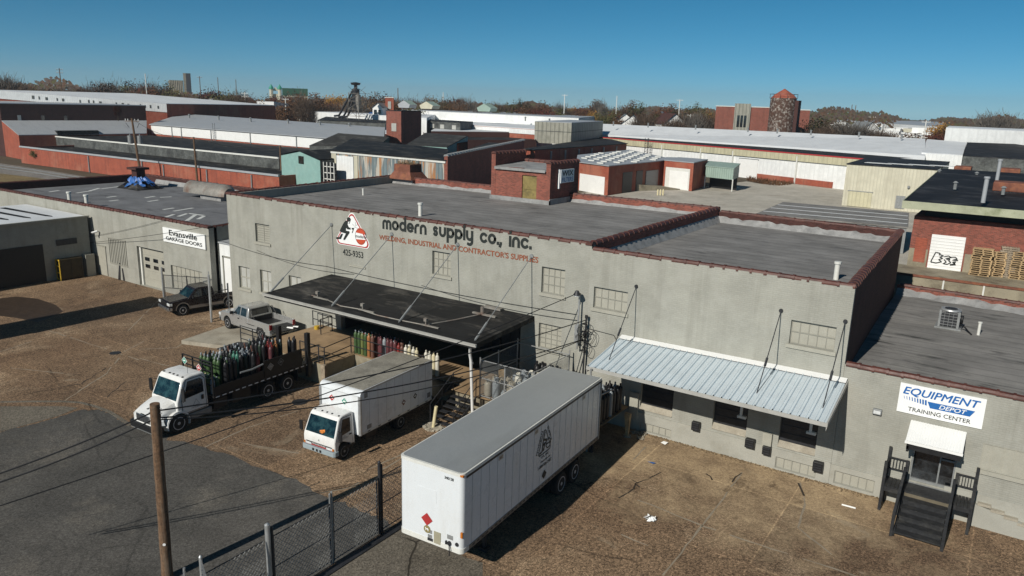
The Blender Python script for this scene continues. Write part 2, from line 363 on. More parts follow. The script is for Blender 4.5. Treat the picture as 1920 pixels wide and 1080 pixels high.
M['signwhite'] = pm('white_sign_face', (0.78, 0.79, 0.78), var=0.03, scale=1.0, rough=0.4, fine=0.02)
M['black'] = pm('black_paint', (0.012, 0.012, 0.013), var=0.3, scale=5, rough=0.5)
M['ink'] = pm('black_lettering', (0.018, 0.022, 0.020), var=0.15, scale=3, rough=0.6)
M['rustink'] = pm('faded_red_lettering', (0.235, 0.072, 0.035), var=0.2, scale=3, rough=0.7)
M['signred'] = pm('red_sign_paint', (0.38, 0.035, 0.035), var=0.08, scale=3, rough=0.5)
M['signorange'] = pm('orange_red_sign_paint', (0.50, 0.075, 0.035), var=0.08, scale=3, rough=0.5)
M['signblue'] = pm('blue_sign_paint', (0.015, 0.115, 0.36), var=0.08, scale=3, rough=0.45)
M['signcyan'] = pm('pale_blue_sign_paint', (0.22, 0.50, 0.62), var=0.08, scale=3, rough=0.45)
M['signgreen'] = pm('green_placard_paint', (0.03, 0.25, 0.17), var=0.1, scale=3, rough=0.5)
M['steel'] = pm('galvanised_steel', (0.42, 0.43, 0.43), var=0.2, scale=3, rough=0.42, metal=0.55)
M['galv_dull'] = pm('dull_grey_steel', (0.24, 0.25, 0.25), var=0.2, scale=4, rough=0.55, metal=0.3)
M['darksteel'] = pm('dark_steel', (0.035, 0.036, 0.04), var=0.3, scale=4, rough=0.5, metal=0.3)
M['ribbed'] = pm('galvalume_roofing', (0.60, 0.67, 0.71), var=0.06, scale=1.5, rough=0.38, metal=0.25, fine=0.03)
M['fascia_grey'] = pm('dull_painted_fascia', (0.36, 0.355, 0.33), var=.12, scale=2, rough=.5)
M['trimwhite'] = pm('off_white_metal_trim', (0.62, 0.62, 0.58), var=0.08, scale=2, rough=0.5)
M['concrete'] = pm('pale_concrete', (0.33, 0.30, 0.24), var=0.2, scale=1.0, stain=(0.18, 0.15, 0.11), stain_amt=0.7, stain_scale=0.7, bump=0.3, bscale=14, fine=0.2)
M['oldconcrete'] = pm('stained_concrete', (0.26, 0.23, 0.165), var=0.3, scale=0.8, stain=(0.09, 0.07, 0.045), stain_amt=0.8, stain_scale=0.5, bump=0.4, bscale=10, fine=0.2)
M['deck'] = pm('dock_deck_concrete', (0.30, 0.205, 0.115), var=0.22, scale=0.9, stain=(0.15, 0.10, 0.06), stain_amt=0.7, stain_scale=0.6, bump=0.3, bscale=14, fine=0.2)
M['wood'] = pm('raw_pallet_wood', (0.40, 0.28, 0.15), var=0.3, scale=2.5, fine=0.3, fscale=9, rough=0.85)
M['wood_grey'] = pm('weathered_pallet_wood', (0.27, 0.22, 0.16), var=0.3, scale=2.5, fine=0.3, fscale=9, rough=0.85)
M['wash'] = ground_mat('washed_pale_concrete', (0.30, 0.245, 0.175), (0.25, 0.20, 0.14), (0.36, 0.31, 0.24), (0.13, 0.095, 0.06), speck=0.3, crack=0.3, patch=0.6)
M['blackwood'] = pm('black_stained_timber', (0.020, 0.021, 0.023), var=0.35, scale=4, fine=0.3, fscale=12, rough=0.6, stain=(0.06, 0.058, 0.05), stain_amt=0.5, stain_scale=2)
M['pole'] = pm('creosoted_pole_wood', (0.125, 0.072, 0.040), var=0.4, scale=2.2, fine=0.4, fscale=8, rough=0.9, sc3=(6, 6, 0.5), stain=(0.19, 0.15, 0.11), stain_amt=0.6, stain_scale=1.4, bump=0.7, bscale=6)
M['glass'] = glass_mat('dark_window_glass', (0.010, 0.012, 0.014))
M['windshield'] = glass_mat('tinted_windscreen_glass', (0.010, 0.024, 0.024))
M['paneglass'] = pm('pale_blinded_window', (0.40, 0.40, 0.37), var=.12, scale=1.5, rough=.3)
M['tyre'] = pm('tyre_rubber', (0.013, 0.013, 0.013), var=0.3, scale=6, rough=0.85)
M['rim'] = pm('white_steel_wheel', (0.50, 0.51, 0.53), var=0.12, scale=6, rough=0.4, metal=0.2)
M['alloy'] = pm('silver_alloy_wheel', (0.55, 0.55, 0.56), var=0.12, scale=6, rough=0.3, metal=0.6)
M['truckwhite'] = pm('white_truck_enamel', (0.70, 0.70, 0.68), var=0.07, scale=1.5, rough=0.3, fine=0.04, coat=0.4, stain=(0.40, 0.36, 0.30), stain_amt=0.35, stain_scale=1.1)
M['trailerwhite'] = pm('white_trailer_panel', (0.65, 0.68, 0.70), var=0.06, scale=0.8, rough=0.3, fine=0.04, stain=(0.44, 0.42, 0.38), stain_amt=0.35, stain_scale=0.8, sc3=(1.2, 1.2, 0.35), spec=.5)
M['seam'] = pm('grimy_panel_seam', (0.44, 0.45, 0.455), var=.3)
M['trailerroof'] = pm('dull_aluminium_roof', (0.335, 0.35, 0.35), var=0.12, scale=0.4, rough=0.45, metal=0.25, stain=(0.19, 0.19, 0.18), stain_amt=0.5, stain_scale=0.5, sc3=(0.5, 0.15, 1))
M['boxroof'] = pm('dusty_translucent_roof', (0.25, 0.235, 0.195), var=0.2, scale=1.2, rough=0.8, stain=(0.12, 0.11, 0.09), stain_amt=0.7, stain_scale=0.9, fine=0.25, fscale=14)
M['silver'] = pm('silver_car_paint', (0.40, 0.40, 0.39), var=0.06, scale=1.5, rough=0.3, metal=0.5, fine=0.03, coat=0.5)
M['maroon'] = pm('near_black_car_paint', (0.009, 0.006, 0.007), var=0.2, scale=2, rough=0.3, fine=0.03, coat=0.25)
M['taupe'] = pm('taupe_two_tone_paint', (0.17, 0.15, 0.13), var=0.1, scale=2, rough=0.35, coat=0.4)
M['chrome'] = pm('dull_chrome', (0.45, 0.46, 0.47), var=0.1, scale=4, rough=0.25, metal=0.9)
M['lamp'] = pm('headlamp_lens', (0.60, 0.62, 0.62), var=0.15, scale=9, rough=0.12, spec=0.8)
M['amber'] = pm('amber_lens', (0.45, 0.14, 0.02), var=0.1, rough=0.2)
M['redlens'] = pm('red_lens', (0.30, 0.02, 0.02), var=0.1, rough=0.2)
M['yellow'] = pm('yellow_safety_paint', (0.52, 0.34, 0.03), var=0.25, scale=4, rough=0.6, stain=(0.2, 0.13, 0.03), stain_amt=0.6, stain_scale=3)
M['creampost'] = pm('cream_painted_steel', (0.60, 0.53, 0.33), var=0.12, scale=5, rough=0.5)
M['olive'] = pm('dark_olive_steel', (0.045, 0.032, 0.012), var=0.3, scale=3, rough=0.6)
M['tarp'] = pm('blue_tarpaulin', (0.035, 0.13, 0.38), var=0.4, scale=2.5, rough=0.45, bump=0.6, bscale=4)
M['rust'] = pm('rusted_steel', (0.17, 0.062, 0.038), var=0.4, scale=2.0, rough=0.8, stain=(0.30, 0.12, 0.05), stain_amt=0.6, stain_scale=1.2, fine=0.3)
M['rustgrey'] = pm('rust_stained_galvanised', (0.24, 0.225, 0.20), var=0.3, scale=1.2, rough=0.6, metal=0.2, stain=(0.13, 0.06, 0.035), stain_amt=0.7, stain_scale=0.8, fine=0.2)
M['orange'] = pm('orange_plastic', (0.60, 0.20, 0.03), var=0.2, scale=5, rough=0.6)
M['wire'] = pm('black_cable', (0.012, 0.012, 0.013), var=0.2, scale=5, rough=0.6)
M['yard'] = ground_mat('brown_aggregate_paving', (0.138, 0.090, 0.056), (0.195, 0.135, 0.085), (0.30, 0.225, 0.15), (0.060, 0.040, 0.027), patch=0.75, speck=0.5)
M['yard_tan'] = ground_mat('tan_concrete_paving', (0.215, 0.155, 0.090), (0.150, 0.105, 0.062), (0.28, 0.23, 0.16), (0.075, 0.052, 0.034), patch=0.7, speck=0.32)
M['asphalt'] = ground_mat('dark_asphalt', (0.064, 0.062, 0.057), (0.092, 0.086, 0.077), (0.145, 0.13, 0.108), (0.032, 0.031, 0.029), speck=0.26, crack=0.35, patch=0.7)
M['gravel'] = ground_mat('grey_gravel', (0.36, 0.335, 0.285), (0.42, 0.39, 0.335), (0.52, 0.49, 0.43), (0.20, 0.17, 0.13), speck=0.15, crack=0.0, patch=0.6, scale=0.6)
M['ballast'] = ground_mat('rail_ballast', (0.16, 0.145, 0.13), (0.20, 0.185, 0.165), (0.26, 0.24, 0.22), (0.09, 0.075, 0.06), speck=0.5, crack=0.0)
M['earth'] = ground_mat('dry_town_ground', (0.095, 0.075, 0.048), (0.075, 0.060, 0.040), (0.17, 0.155, 0.13), (0.045, 0.036, 0.026), speck=0.2, crack=0.0, scale=0.22)
M['drygrass'] = ground_mat('dry_grass', (0.19, 0.14, 0.065), (0.14, 0.105, 0.05), (0.26, 0.20, 0.11), (0.08, 0.06, 0.035), speck=0.4, crack=0.0)
M['wet'] = pm('damp_paving', (0.050, 0.034, 0.023), var=.3, scale=1.5, rough=0.45)
M['weeds'] = pm('dry_weeds', (0.16, 0.115, 0.065), var=0.4, scale=3, rough=0.9)
M['bark'] = pm('tree_bark', (0.085, 0.068, 0.052), var=0.3, scale=3, rough=0.9)
# ------------------------------------------------------------------ ground
def ground(name, pts, z, mat):
    mb = MB(); mb.poly(*[(p[0], p[1], z) for p in pts]); o = mb.build(name, M[mat]); o['kind'] = 'structure'; return o
def gpx(*uv): return [U(u, v, 0.0) for u, v in uv]
def yard_material():
    m = M['yard']; nt = m.node_tree; g = NG(nt); b = [n for n in nt.nodes if n.type == 'BSDF_PRINCIPLED'][0]
    old = b.inputs['Base Color'].links[0].from_socket
    t = g.n('ShaderNodeTexCoord'); mp = g.n('ShaderNodeMapping'); mp.inputs['Location'].default_value = (-37.5/10.5, 0.5/7.5, 0); mp.inputs['Scale'].default_value = (1/10.5, 1/7.5, 0)
    g.l(t.outputs['Object'], mp.inputs[0]); ln = g.n('ShaderNodeVectorMath'); ln.operation = 'LENGTH'; g.l(mp.outputs[0], ln.inputs[0])
    d = g.math('ADD', ln.outputs['Value'], g.math('MULTIPLY', g.math('SUBTRACT', g.noise(0.34, 8, 0.7), 0.5), 2.6))
    f = g.ramp(d, 0.5, 1.1, (1, 1, 1, 1), (0, 0, 0, 1))
    tan = g.mix(g.ramp(g.noise(0.6, 8, 0.7), 0.36, 0.64), (0.40, 0.30, 0.185), (0.22, 0.158, 0.098)); tan = g.mix(g.ramp(g.noise(0.33, 8, .7, sc3=(1, 1.3, 1), dist=.6), .56, .66), tan, (.115, .08, .05))
    fine = g.ramp(g.noise(26, 3, 0.85), 0.34, 0.66, (0.62, 0.62, 0.62, 1), (1.38, 1.38, 1.38, 1)); fine = g.mix(1.0, fine, g.ramp(g.noise(8, 3, .8), .38, .62, (.78, .78, .78, 1), (1.24, 1.24, 1.24, 1)), 'MULTIPLY')
    c = g.mix(g.math('MULTIPLY', f, 0.97), old, g.mix(1.0, tan, fine, 'MULTIPLY'))
    jn = g.n('ShaderNodeTexNoise'); jn.inputs['Scale'].default_value = 1.3; jn.inputs['Detail'].default_value = 4; g.l(t.outputs['Object'], jn.inputs['Vector'])
    jm = g.n('ShaderNodeMix'); jm.data_type = 'VECTOR'; jm.inputs[0].default_value = .06; g.l(t.outputs['Object'], jm.inputs[4]); g.l(jn.outputs['Color'], jm.inputs[5])
    m2 = g.n('ShaderNodeMapping'); m2.inputs['Location'].default_value = (-38.0*.94+6.52*10, 6.75*.94+5.4*20, 0); m2.inputs['Scale'].default_value = (1, 1, 1); g.l(jm.outputs[1], m2.inputs[0])
    br = g.n('ShaderNodeTexBrick'); br.offset = 0.0; br.inputs['Scale'].default_value = 1.0; br.inputs['Brick Width'].default_value = 6.52*.94; br.inputs['Row Height'].default_value = 5.4*.94; br.inputs['Mortar Size'].default_value = .035; br.inputs['Mortar Smooth'].default_value = .4
    br.inputs['Color1'].default_value = (.84, .84, .85, 1); br.inputs['Color2'].default_value = (1.16, 1.14, 1.10, 1); br.inputs['Mortar'].default_value = (1.38, 1.36, 1.32, 1); g.l(m2.outputs[0], br.inputs['Vector'])
    c = g.mix(1.0, c, br.outputs['Color'], 'MULTIPLY')
    oil = g.ramp(g.noise(.42, 6, .66, sc3=(1, .45, 1), dist=.5), .60, .72); c = g.mix(g.math('MULTIPLY', oil, .55), c, (.045, .033, .024))
    pal = g.ramp(g.noise(.26, 9, .74, sc3=(.8, 1.2, 1), dist=.8), .60, .68); c = g.mix(g.math('MULTIPLY', pal, .6), c, (.33, .27, .19))
    g.l(c, b.inputs['Base Color'])
yard_material()
ground('terrain', [(-1890, -135), (1890, -135), (1890, 2290), (-1890, 2290)], -0.06, 'earth')
ground('yard_pavement', [(-60, -60), (75, -60), (75, 4), (-60, 4)], 0.0, 'yard')
asph = gpx((0, 812), (75, 792), (118, 779), (150, 769), (180, 768), (205, 774), (228, 788), (262, 806), (330, 826), (420, 850), (520, 890), (620, 935), (700, 968), (735, 985)) + [Vector((28.45, -15.5, 0)), Vector((28.45, -60, 0)), Vector((-40, -60, 0)), Vector((-25, -32, 0))]
er = random.Random(19); rag = []
for i in range(13):
    a, b = asph[i], asph[i+1]
    for k in range(7): t_ = k/7; rag.append(a.lerp(b, t_) + Vector((er.gauss(0, .07), er.gauss(0, .09), 0)))
ground('asphalt_lot', rag + asph[13:], 0.006, 'asphalt')
M['apron'] = ground_mat('pale_worn_asphalt', (0.135, 0.12, 0.095), (0.115, 0.10, 0.08), (0.19, 0.17, 0.14), (0.05, 0.042, 0.032), speck=0.3, crack=0.9, patch=0.6)
ground('worn_apron', [Vector((28.55, -14.2, 0))] + gpx((765, 985), (800, 1010), (872, 1045), (905, 1055), (905, 1110)) + [Vector((33.5, -22, 0)), Vector((28.55, -30, 0))], 0.006, 'apron')
ground('wet_patch', gpx((-20, 562), (30, 556), (70, 560), (105, 572), (118, 584), (100, 594), (70, 604), (30, 596), (-20, 590)), 0.006, 'wet')
ground('gravel_yard', gpx((1085, 362), (1180, 352), (1300, 352), (1400, 340), (1430, 345), (1500, 330), (1640, 338), (1900, 360)) + [Vector((75, 60, 0)), Vector((70, 19, 0)), Vector((20, 19.3, 0))], -0.02, 'gravel')
ground('dry_verge', gpx((0, 318), (190, 338), (300, 352), (300, 380), (0, 400), (-250, 380), (-250, 300)), -0.03, 'drygrass')
ground('rail_bed', gpx((-60, 300), (0, 306), (100, 321), (220, 341), (330, 356), (330, 368), (220, 355), (150, 345), (60, 332), (-60, 318)), -0.016, 'ballast')
mb = MB()
for o_ in (0, 5):
    mb.tube([U(u, v + o_*1.0, 0.1) for u, v in ((-60, 304), (0, 310), (60, 318), (140, 331), (220, 345), (330, 361))], 0.09, 4)
r = mb.build('rail_track', M['galv_dull'], loc=U(60, 318)); tag(r, 'pair of steel rails curving past the long red brick wall', 'rail track')
# slab joints, crack fill and kerb
mb = MB(); jr = random.Random(3)
def joint(p, q, wd=0.10, wob=0.06, z=0.005):
    p = Vector((p[0], p[1], 0)); q = Vector((q[0], q[1], 0)); n = max(2, int((q-p).length/0.5)); d = (q-p).normalized(); s = Vector((-d.y, d.x, 0))
    a = []
    for i in range(n+1):
        c = p.lerp(q, i/n) + s*jr.uniform(-wob, wob)*0.5; h = wd*jr.uniform(0.35, 1.0)/2
        a.append((c + s*h, c - s*h))
    for i in range(n):
        if jr.random() < 0.12: continue
        mb.add([(v.x, v.y, z) for v in (a[i][0], a[i][1], a[i+1][1], a[i+1][0])], [(0, 1, 2, 3)])
def jpx(*uv):
    P = gpx(*uv)
    for a, b in zip(P, P[1:]): joint(a, b)
jpx((1392, 886), (1316, 986), (1243, 1079)); jpx((1316, 986), (1450, 1030), (1620, 1085)); jpx((1316, 986), (1225, 948), (1165, 928))
jpx((1165, 1002), (1268, 1046)); jpx((1210, 838), (1180, 870)); jpx((1500, 905), (1510, 945), (1496, 990), (1560, 1040))
jpx((92, 620), (200, 655), (260, 675)); jpx((262, 672), (330, 690), (400, 705)); jpx((270, 640), (232, 660), (200, 700), (120, 752))
jpx((262, 655), (330, 652), (350, 640)); jpx((560, 770), (470, 800), (380, 840)); jpx((770, 850), (655, 915), (600, 925)); jpx((820, 815), (770, 845), (690, 880))
jpx((60, 640), (0, 660)); jpx((20, 690), (120, 700)); jpx((300, 560), (240, 620)); jpx((450, 830), (560, 850))
o = mb.build('paving_joints', pm('pale_joint_filler', (0.27, 0.225, 0.165), var=0.3, scale=2, rough=0.95)); o['kind'] = 'structure'
mb = MB()
def jdark(*uv):
    P = gpx(*uv)
    for a, b in zip(P, P[1:]): joint(a, b, 0.10, 0.16, 0.0052)
jdark((1193, 906), (1218, 896), (1240, 886)); jdark((1193, 906), (1178, 925), (1162, 935)); jdark((1193, 906), (1172, 894)); jdark((1193, 906), (1208, 922))
jdark((1388, 886), (1375, 905)); jdark((1500, 906), (1508, 930)); jdark((1325, 888), (1338, 900)); jdark((60, 735), (150, 720), (200, 690))
jdark((235, 715), (200, 745)); jdark((440, 905), (520, 905), (590, 940)); jdark((510, 945), (600, 905))
o = mb.build('paving_cracks', pm('dark_crack_filler', (0.035, 0.026, 0.018), var=0.3, scale=2, rough=0.95)); o['kind'] = 'structure'
mb = MB(); kp = gpx((0, 754), (60, 753), (120, 753), (150, 755), (178, 762), (205, 772), (226, 785), (244, 798))
for a, b in zip(kp, kp[1:]):
    d = (b-a).normalized(); s = Vector((-d.y, d.x, 0))*0.09
    mb.prism([(a-s)[:2], (b-s)[:2], (b+s)[:2], (a+s)[:2]], -0.02, 0.02)
o = mb.build('kerb', M['apron']); o['kind'] = 'structure'
ground('worn_corner_slab', gpx((0, 762), (60, 762), (120, 762), (146, 765), (110, 780), (60, 794), (0, 810)), 0.009, 'apron')

# ------------------------------------------------------------------ building helpers
def wall_holes(mb, x0, x1, z0, z1, y, holes, depth):
    """upright wall sheet at y facing -y with rectangular recesses (a, b, c, d)"""
    xs = sorted({x0, x1} | {h[0] for h in holes} | {h[1] for h in holes}); zs = sorted({z0, z1} | {h[2] for h in holes} | {h[3] for h in holes})
    for i in range(len(xs)-1):
        for k in range(len(zs)-1):
            cx, cz = (xs[i]+xs[i+1])/2, (zs[k]+zs[k+1])/2
            if any(h[0] < cx < h[1] and h[2] < cz < h[3] for h in holes): continue
            mb.poly((xs[i], y, zs[k]), (xs[i+1], y, zs[k]), (xs[i+1], y, zs[k+1]), (xs[i], y, zs[k+1]))
    for a, b, c, d in holes:
        e = y + depth
        mb.poly((a, y, c), (a, y, d), (a, e, d), (a, e, c)); mb.poly((b, y, d), (b, y, c), (b, e, c), (b, e, d))
        mb.poly((a, y, d), (b, y, d), (b, e, d), (a, e, d)); mb.poly((b, y, c), (a, y, c), (a, e, c), (b, e, c))
def coping(mb, a, b, r=0.155, step=0.62):
    a = Vector(a); b = Vector(b); L = (b-a).length; n = max(1, round(L/step)); d = (b-a)/n; s = Vector((-d.y, d.x, 0)).normalized(); up = Vector((0, 0, 1))
    def ring(p, rr): return [p + s*math.cos(R_(t))*rr*1.08 + up*(math.sin(R_(t))*rr*0.72 if 0 < t < 180 else -0.06) for t in (-1, 0.5, 45, 90, 135, 179.5, 181)]
    for i in range(n):
        p = a + d*i; q = p + d; u_ = d.normalized(); j = Vector((0, 0, rnd.uniform(-0.012, 0.012))); j2 = s*rnd.uniform(-0.015, 0.015)
        mb.loft([ring(p+j+j2, r), ring(q - u_*0.09 + j + j2, r*0.96)])
        mb.loft([ring(q - u_*0.10 + j + j2, r*1.2), ring(q + j + j2, r*1.2)])
def copings(root, *edges):
    for e in edges: mb = MB(); coping(mb, *e); mb.build('coping', M['coping'], root, smooth=30)
def wall_box(mb, a, b, z0, z1, t, side=1):
    """wall along a-b, t thick to its left (side 1) or right"""
    a = Vector((a[0], a[1])); b = Vector((b[0], b[1])); d = (b-a).normalized(); n = Vector((-d.y, d.x))*t*side
    mb.prism([a, b, b+n, a+n], z0, z1)
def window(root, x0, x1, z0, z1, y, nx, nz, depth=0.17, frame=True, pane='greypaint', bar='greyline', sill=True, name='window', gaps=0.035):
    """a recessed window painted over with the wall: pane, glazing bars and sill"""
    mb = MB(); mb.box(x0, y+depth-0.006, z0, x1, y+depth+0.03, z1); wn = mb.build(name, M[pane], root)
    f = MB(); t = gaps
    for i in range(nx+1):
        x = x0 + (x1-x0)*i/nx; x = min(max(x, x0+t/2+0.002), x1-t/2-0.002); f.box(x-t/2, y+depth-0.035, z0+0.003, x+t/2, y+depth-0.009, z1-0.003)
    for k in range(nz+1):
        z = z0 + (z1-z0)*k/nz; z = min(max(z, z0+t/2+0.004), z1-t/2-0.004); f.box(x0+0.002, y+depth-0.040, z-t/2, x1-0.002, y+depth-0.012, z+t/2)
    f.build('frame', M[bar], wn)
    if sill:
        s_ = MB(); s_.box(x0-0.10, y-0.075, z0-0.17, x1+0.10, y+0.08, z0-0.004); s_.build('sill', M['greypaint'], wn)
    return wn
def rod(mb, a, b, r=0.03): mb.cyl(a, b, r, n=6)

# ------------------------------------------------------------------ main warehouse
H1, H2, H3 = 9.05, 8.85, 5.50
XS, XR = 29.06, 41.30
mainw = thing('main_warehouse', 'tall grey painted brick warehouse with black lettering and a black canopy', 'warehouse', (14.5, 9, 0))
W1 = [('w1', 3.06, 4.55, 6.0, 7.28), ('w2', 0.98, 2.2, 2.4, 3.99), ('w3', 3.32, 4.5, 2.45, 4.06), ('w4', 6.3, 7.5, 2.5, 4.1), ('w5', 18.8, 20.15, 6.05, 7.42), ('w6', 26.2, 27.6, 6.15, 7.54), ('w7', 26.15, 27.55, 3.12, 4.48)]
holes = [w_[1:] for w_ in W1]
door_hole = (11.2, 25.0, 1.2, 4.2)
mb = MB(); bk = [(-1.2, 18.4), (29.15, 18.75)]
wall_holes(mb, 0.1, XS, 0.0, H1, 0.0, holes + [door_hole], 0.2)
mb.box(0.104, 0.215, 0.0, 11.2, 0.36, H1); mb.box(11.204, 0.215, 4.2, 24.996, 0.36, H1); mb.box(25.0, 0.215, 0.0, XS-0.004, 0.36, H1); mb.box(11.204, 0.215, 0, 24.996, 0.36, 1.18)
mb.poly((0.1, 0, H1), (XS, 0, H1), (XS, 0.216, H1), (0.1, 0.216, H1))
wall_box(mb, (0.1, 0.361), bk[0], 0, H1, 0.34, -1); mb.build('wall', M['wall'], mainw)
mb = MB(); wall_box(mb, bk[0], bk[1], 0, H1, 0.34, -1)
wall_box(mb, (XS, 0.361), (29.15, 18.4), 0, H1-0.002, 0.34, 1); mb.build('parapet', M['redbrick'], mainw)
mb = MB(); mb.box(11.3, 2.6, 1.2, 24.9, 2.7, 4.4)
for i in range(20): mb.box(11.4+i*0.68, 2.52, 1.2, 11.75+i*0.68, 2.597, 4.3)
mb.box(11.0, 0.40, 1.2, 11.2, 2.7, 4.5); mb.box(25.0, 0.40, 1.2, 25.2, 2.7, 4.5)
mb.build('loading_bay', M['darksteel'], mainw)
mb = MB(); RZ = 8.45
mb.poly((0.40, 0.362, RZ), (XS-0.34, 0.362, RZ), (28.8, 18.42, RZ), (-0.85, 18.10, RZ)); mb.build('roof', M['roof'], mainw)
fh = lambda i: .24 + .035*math.sin(i*1.7) + .04*math.sin(i*.63+1) + .03*math.sin(i*3.9)
mb = MB()       # silver flashing climbing the back parapet
for i in range(60):
    t0, t1 = i/60, (i+1)/60; a = Vector((bk[0][0], bk[0][1], 0)).lerp(Vector((bk[1][0], bk[1][1], 0)), t0); b = Vector((bk[0][0], bk[0][1], 0)).lerp(Vector((bk[1][0], bk[1][1], 0)), t1)
    h0 = RZ + fh(i); h1 = RZ + fh(i+1)
    mb.poly((a.x, a.y-0.55, RZ+0.006), (b.x, b.y-0.55, RZ+0.006), (b.x, b.y-0.347, h1), (a.x, a.y-0.347, h0))
mb.build('flashing', M['flash'], mainw)
copings(mainw, ((0.0, 0.16, H1), (XS, 0.16, H1)), ((bk[0][0]-0.05, bk[0][1]-0.16, H1), (bk[1][0], bk[1][1]-0.16, H1)), ((0.1, 0.3, H1), (bk[0][0]+0.13, bk[0][1]-0.3, H1)), ((XS-0.17, -0.05, H1+0.01), (28.98, 18.5, H1+0.01), 0.17))
specs = {'w1': (2, 8, 'greypaint', True), 'w2': (1, 2, 'paneglass', True), 'w3': (1, 2, 'paneglass', True), 'w4': (1, 2, 'paneglass', True), 'w5': (4, 3, 'greypaint', True), 'w6': (4, 3, 'greypaint', True), 'w7': (4, 5, 'greypaint', True)}
for n_, a, b, c, d in W1:
    nx, nz, pane, sill = specs[n_]
    if pane == 'paneglass':
        wn = window(mainw, a, b, c, d, 0.0, 2, 2, depth=0.19, pane='paneglass', bar='greypaint', gaps=0.07)
        mb = MB(); mb.box(a+0.02, 0.075, (c+d)/2, b-0.02, 0.09, d-0.02); mb.build('awning_board', M['greypaint'], wn) if n_ == 'w1' else None
    else: window(mainw, a, b, c, d, 0.0, nx, nz)
# bricked-up opening outline below the telephone number
mb = MB(); mb.box(12.1, -0.05, 5.55, 13.5, 0.0, 5.66); mb.build('lintel', M['greypaint'], mainw)

# painted lettering: rounded single-stroke letters
def letter(ch):
    q = {'o': [arc(.5, .5, .5, 0, 360, 22)], 'd': [arc(.5, .5, .5, 0, 360, 22), [(1.0, .0), (1.0, 1.65)]], 'p': [arc(.5, .5, .5, 0, 360, 22), [(0, 1.0), (0, -.65)]],
         'e': [[(.02, .5), (1.0, .5)] , arc(.5, .5, .5, 0, 310, 22)], 'c': [arc(.5, .5, .5, 48, 312, 18)], 'r': [[(0, 0), (0, .55)] + arc(.5, .5, .5, 180, 85, 8)],
         'n': [[(0, 0), (0, .55)] + arc(.45, .55, .45, 180, 0, 12) + [(.9, 0)]], 'm': [[(0, 0), (0, .6)] + arc(.36, .62, .36, 180, 0, 10) + [(.72, 0)], [(.72, .6)] + arc(1.08, .62, .36, 180, 0, 10) + [(1.44, 0)]],
         'u': [[(0, 1.0), (0, .45)] + arc(.45, .45, .45, 180, 360, 12) + [(.9, 1.0)]], 'y': [[(0, 1.0), (0, .45)] + arc(.45, .45, .45, 180, 360, 12), [(.9, 1.0), (.9, -.2)] + arc(.45, -.2, .45, 0, -120, 10)],
         's': [arc(.36, .74, .26, 40, 270, 10) + arc(.36, .26, .26, 90, -140, 10)], 'l': [[(0, 0), (0, 1.65)]], 'i': [[(0, 0), (0, 1.0)], [(0, 1.60), (0, 1.63)]], '.': [[(0, .02), (0, .06)]], ',': [[(0, .06), (0, .02), (-.12, -.28)]]}
    wd = {'m': 1.44, 'n': .9, 'u': .9, 'y': .9, 's': .72, 'l': 0, 'i': 0, '.': 0, ',': 0, 'r': .55, 'e': 1, 'c': .9}
    return q.get(ch, []), wd.get(ch, 1.0)
def stroke_text(mb, s, O, size, gap, wd, slope=0.0, y=-0.012):
    x = 0
    ex = Vector((math.cos(slope), 0, math.sin(slope))); ez = Vector((-math.sin(slope), 0, math.cos(slope)))
    k = 0
    for ch in s:
        if ch == ' ': x += 0.95*size; continue
        st, w_ = letter(ch)
        for pts in st:
            stroke2d(mb, [(x + a*size*0.92, b*size) for a, b in pts], wd, O, ex, ez, depth=0.010 + 0.0012*(k % 3)); k += 1
        x += w_*size*0.92 + gap
    return x
mb = MB(); stroke_text(mb, 'modern supply co., inc.', (15.02, 0, 8.32), 0.425, 0.195, 0.165, slope=R_(0.5))
mb.build('lettering', M['ink'], mainw, label='black rounded company lettering')
mb = MB(); text_mesh(mb, "WELDING, INDUSTRIAL AND CONTRACTOR'S SUPPLIES", (14.68, 0, 7.51), Vector((math.cos(R_(.7)), 0, math.sin(R_(.7)))), EZ, w=11.28, h=0.35, bold=0.03)
mb.build('lettering', M['rustink'], mainw, label='faded red lettering')
mb = MB(); text_mesh(mb, '425-9353', (11.55, 0, 6.20), EX, EZ, w=1.75, h=0.38, bold=0.02); mb.build('lettering', M['ink'], mainw, label='black telephone number')

# triangular welder sign
def rtri(P, r, n=7):
    out = []
    for i in range(3):
        a, b, c = Vector(P[i-1]), Vector(P[i]), Vector(P[(i+1) % 3]); u_ = (a-b).normalized(); v_ = (c-b).normalized(); half = u_.angle(v_)/2
        cen = b + (u_+v_).normalized()*r/math.sin(half); t0 = b + u_*r/math.tan(half); t1 = b + v_*r/math.tan(half)
        a0 = math.atan2(t0.y-cen.y, t0.x-cen.x); a1 = math.atan2(t1.y-cen.y, t1.x-cen.x)
        while a1 < a0: a1 += 2*math.pi
        if a1 - a0 > math.pi: a1 -= 2*math.pi
        out += [(cen.x + r*math.cos(a0+(a1-a0)*k/n), cen.y + r*math.sin(a0+(a1-a0)*k/n)) for k in range(n+1)]
    return out
tri = thing('welding_sign', 'white triangular sign with red edge and black crouching welder figure', 'sign', (12.45, 0, 6.9))
P3 = [(10.75, 6.84), (14.15, 6.84), (12.42, 9.12)]
def shp(name, mat, pts, depth, parent, base=0.0):
    mb = MB(); flat_shape(mb, pts, (0, base, 0), EX, EZ, depth); return mb.build(name, M[mat], parent)
def inset(P, d):
    c = Vector((sum(p[0] for p in P)/3, sum(p[1] for p in P)/3)); return [tuple(c + (Vector(p)-c)*d) for p in P]
mb = MB(); pp = rtri(P3, 0.28); mb.loft([[(x, -0.002, z) for x, z in pp], [(x, -0.03, z) for x, z in pp]]); bp = mb.build('board', M['signwhite'], tri)
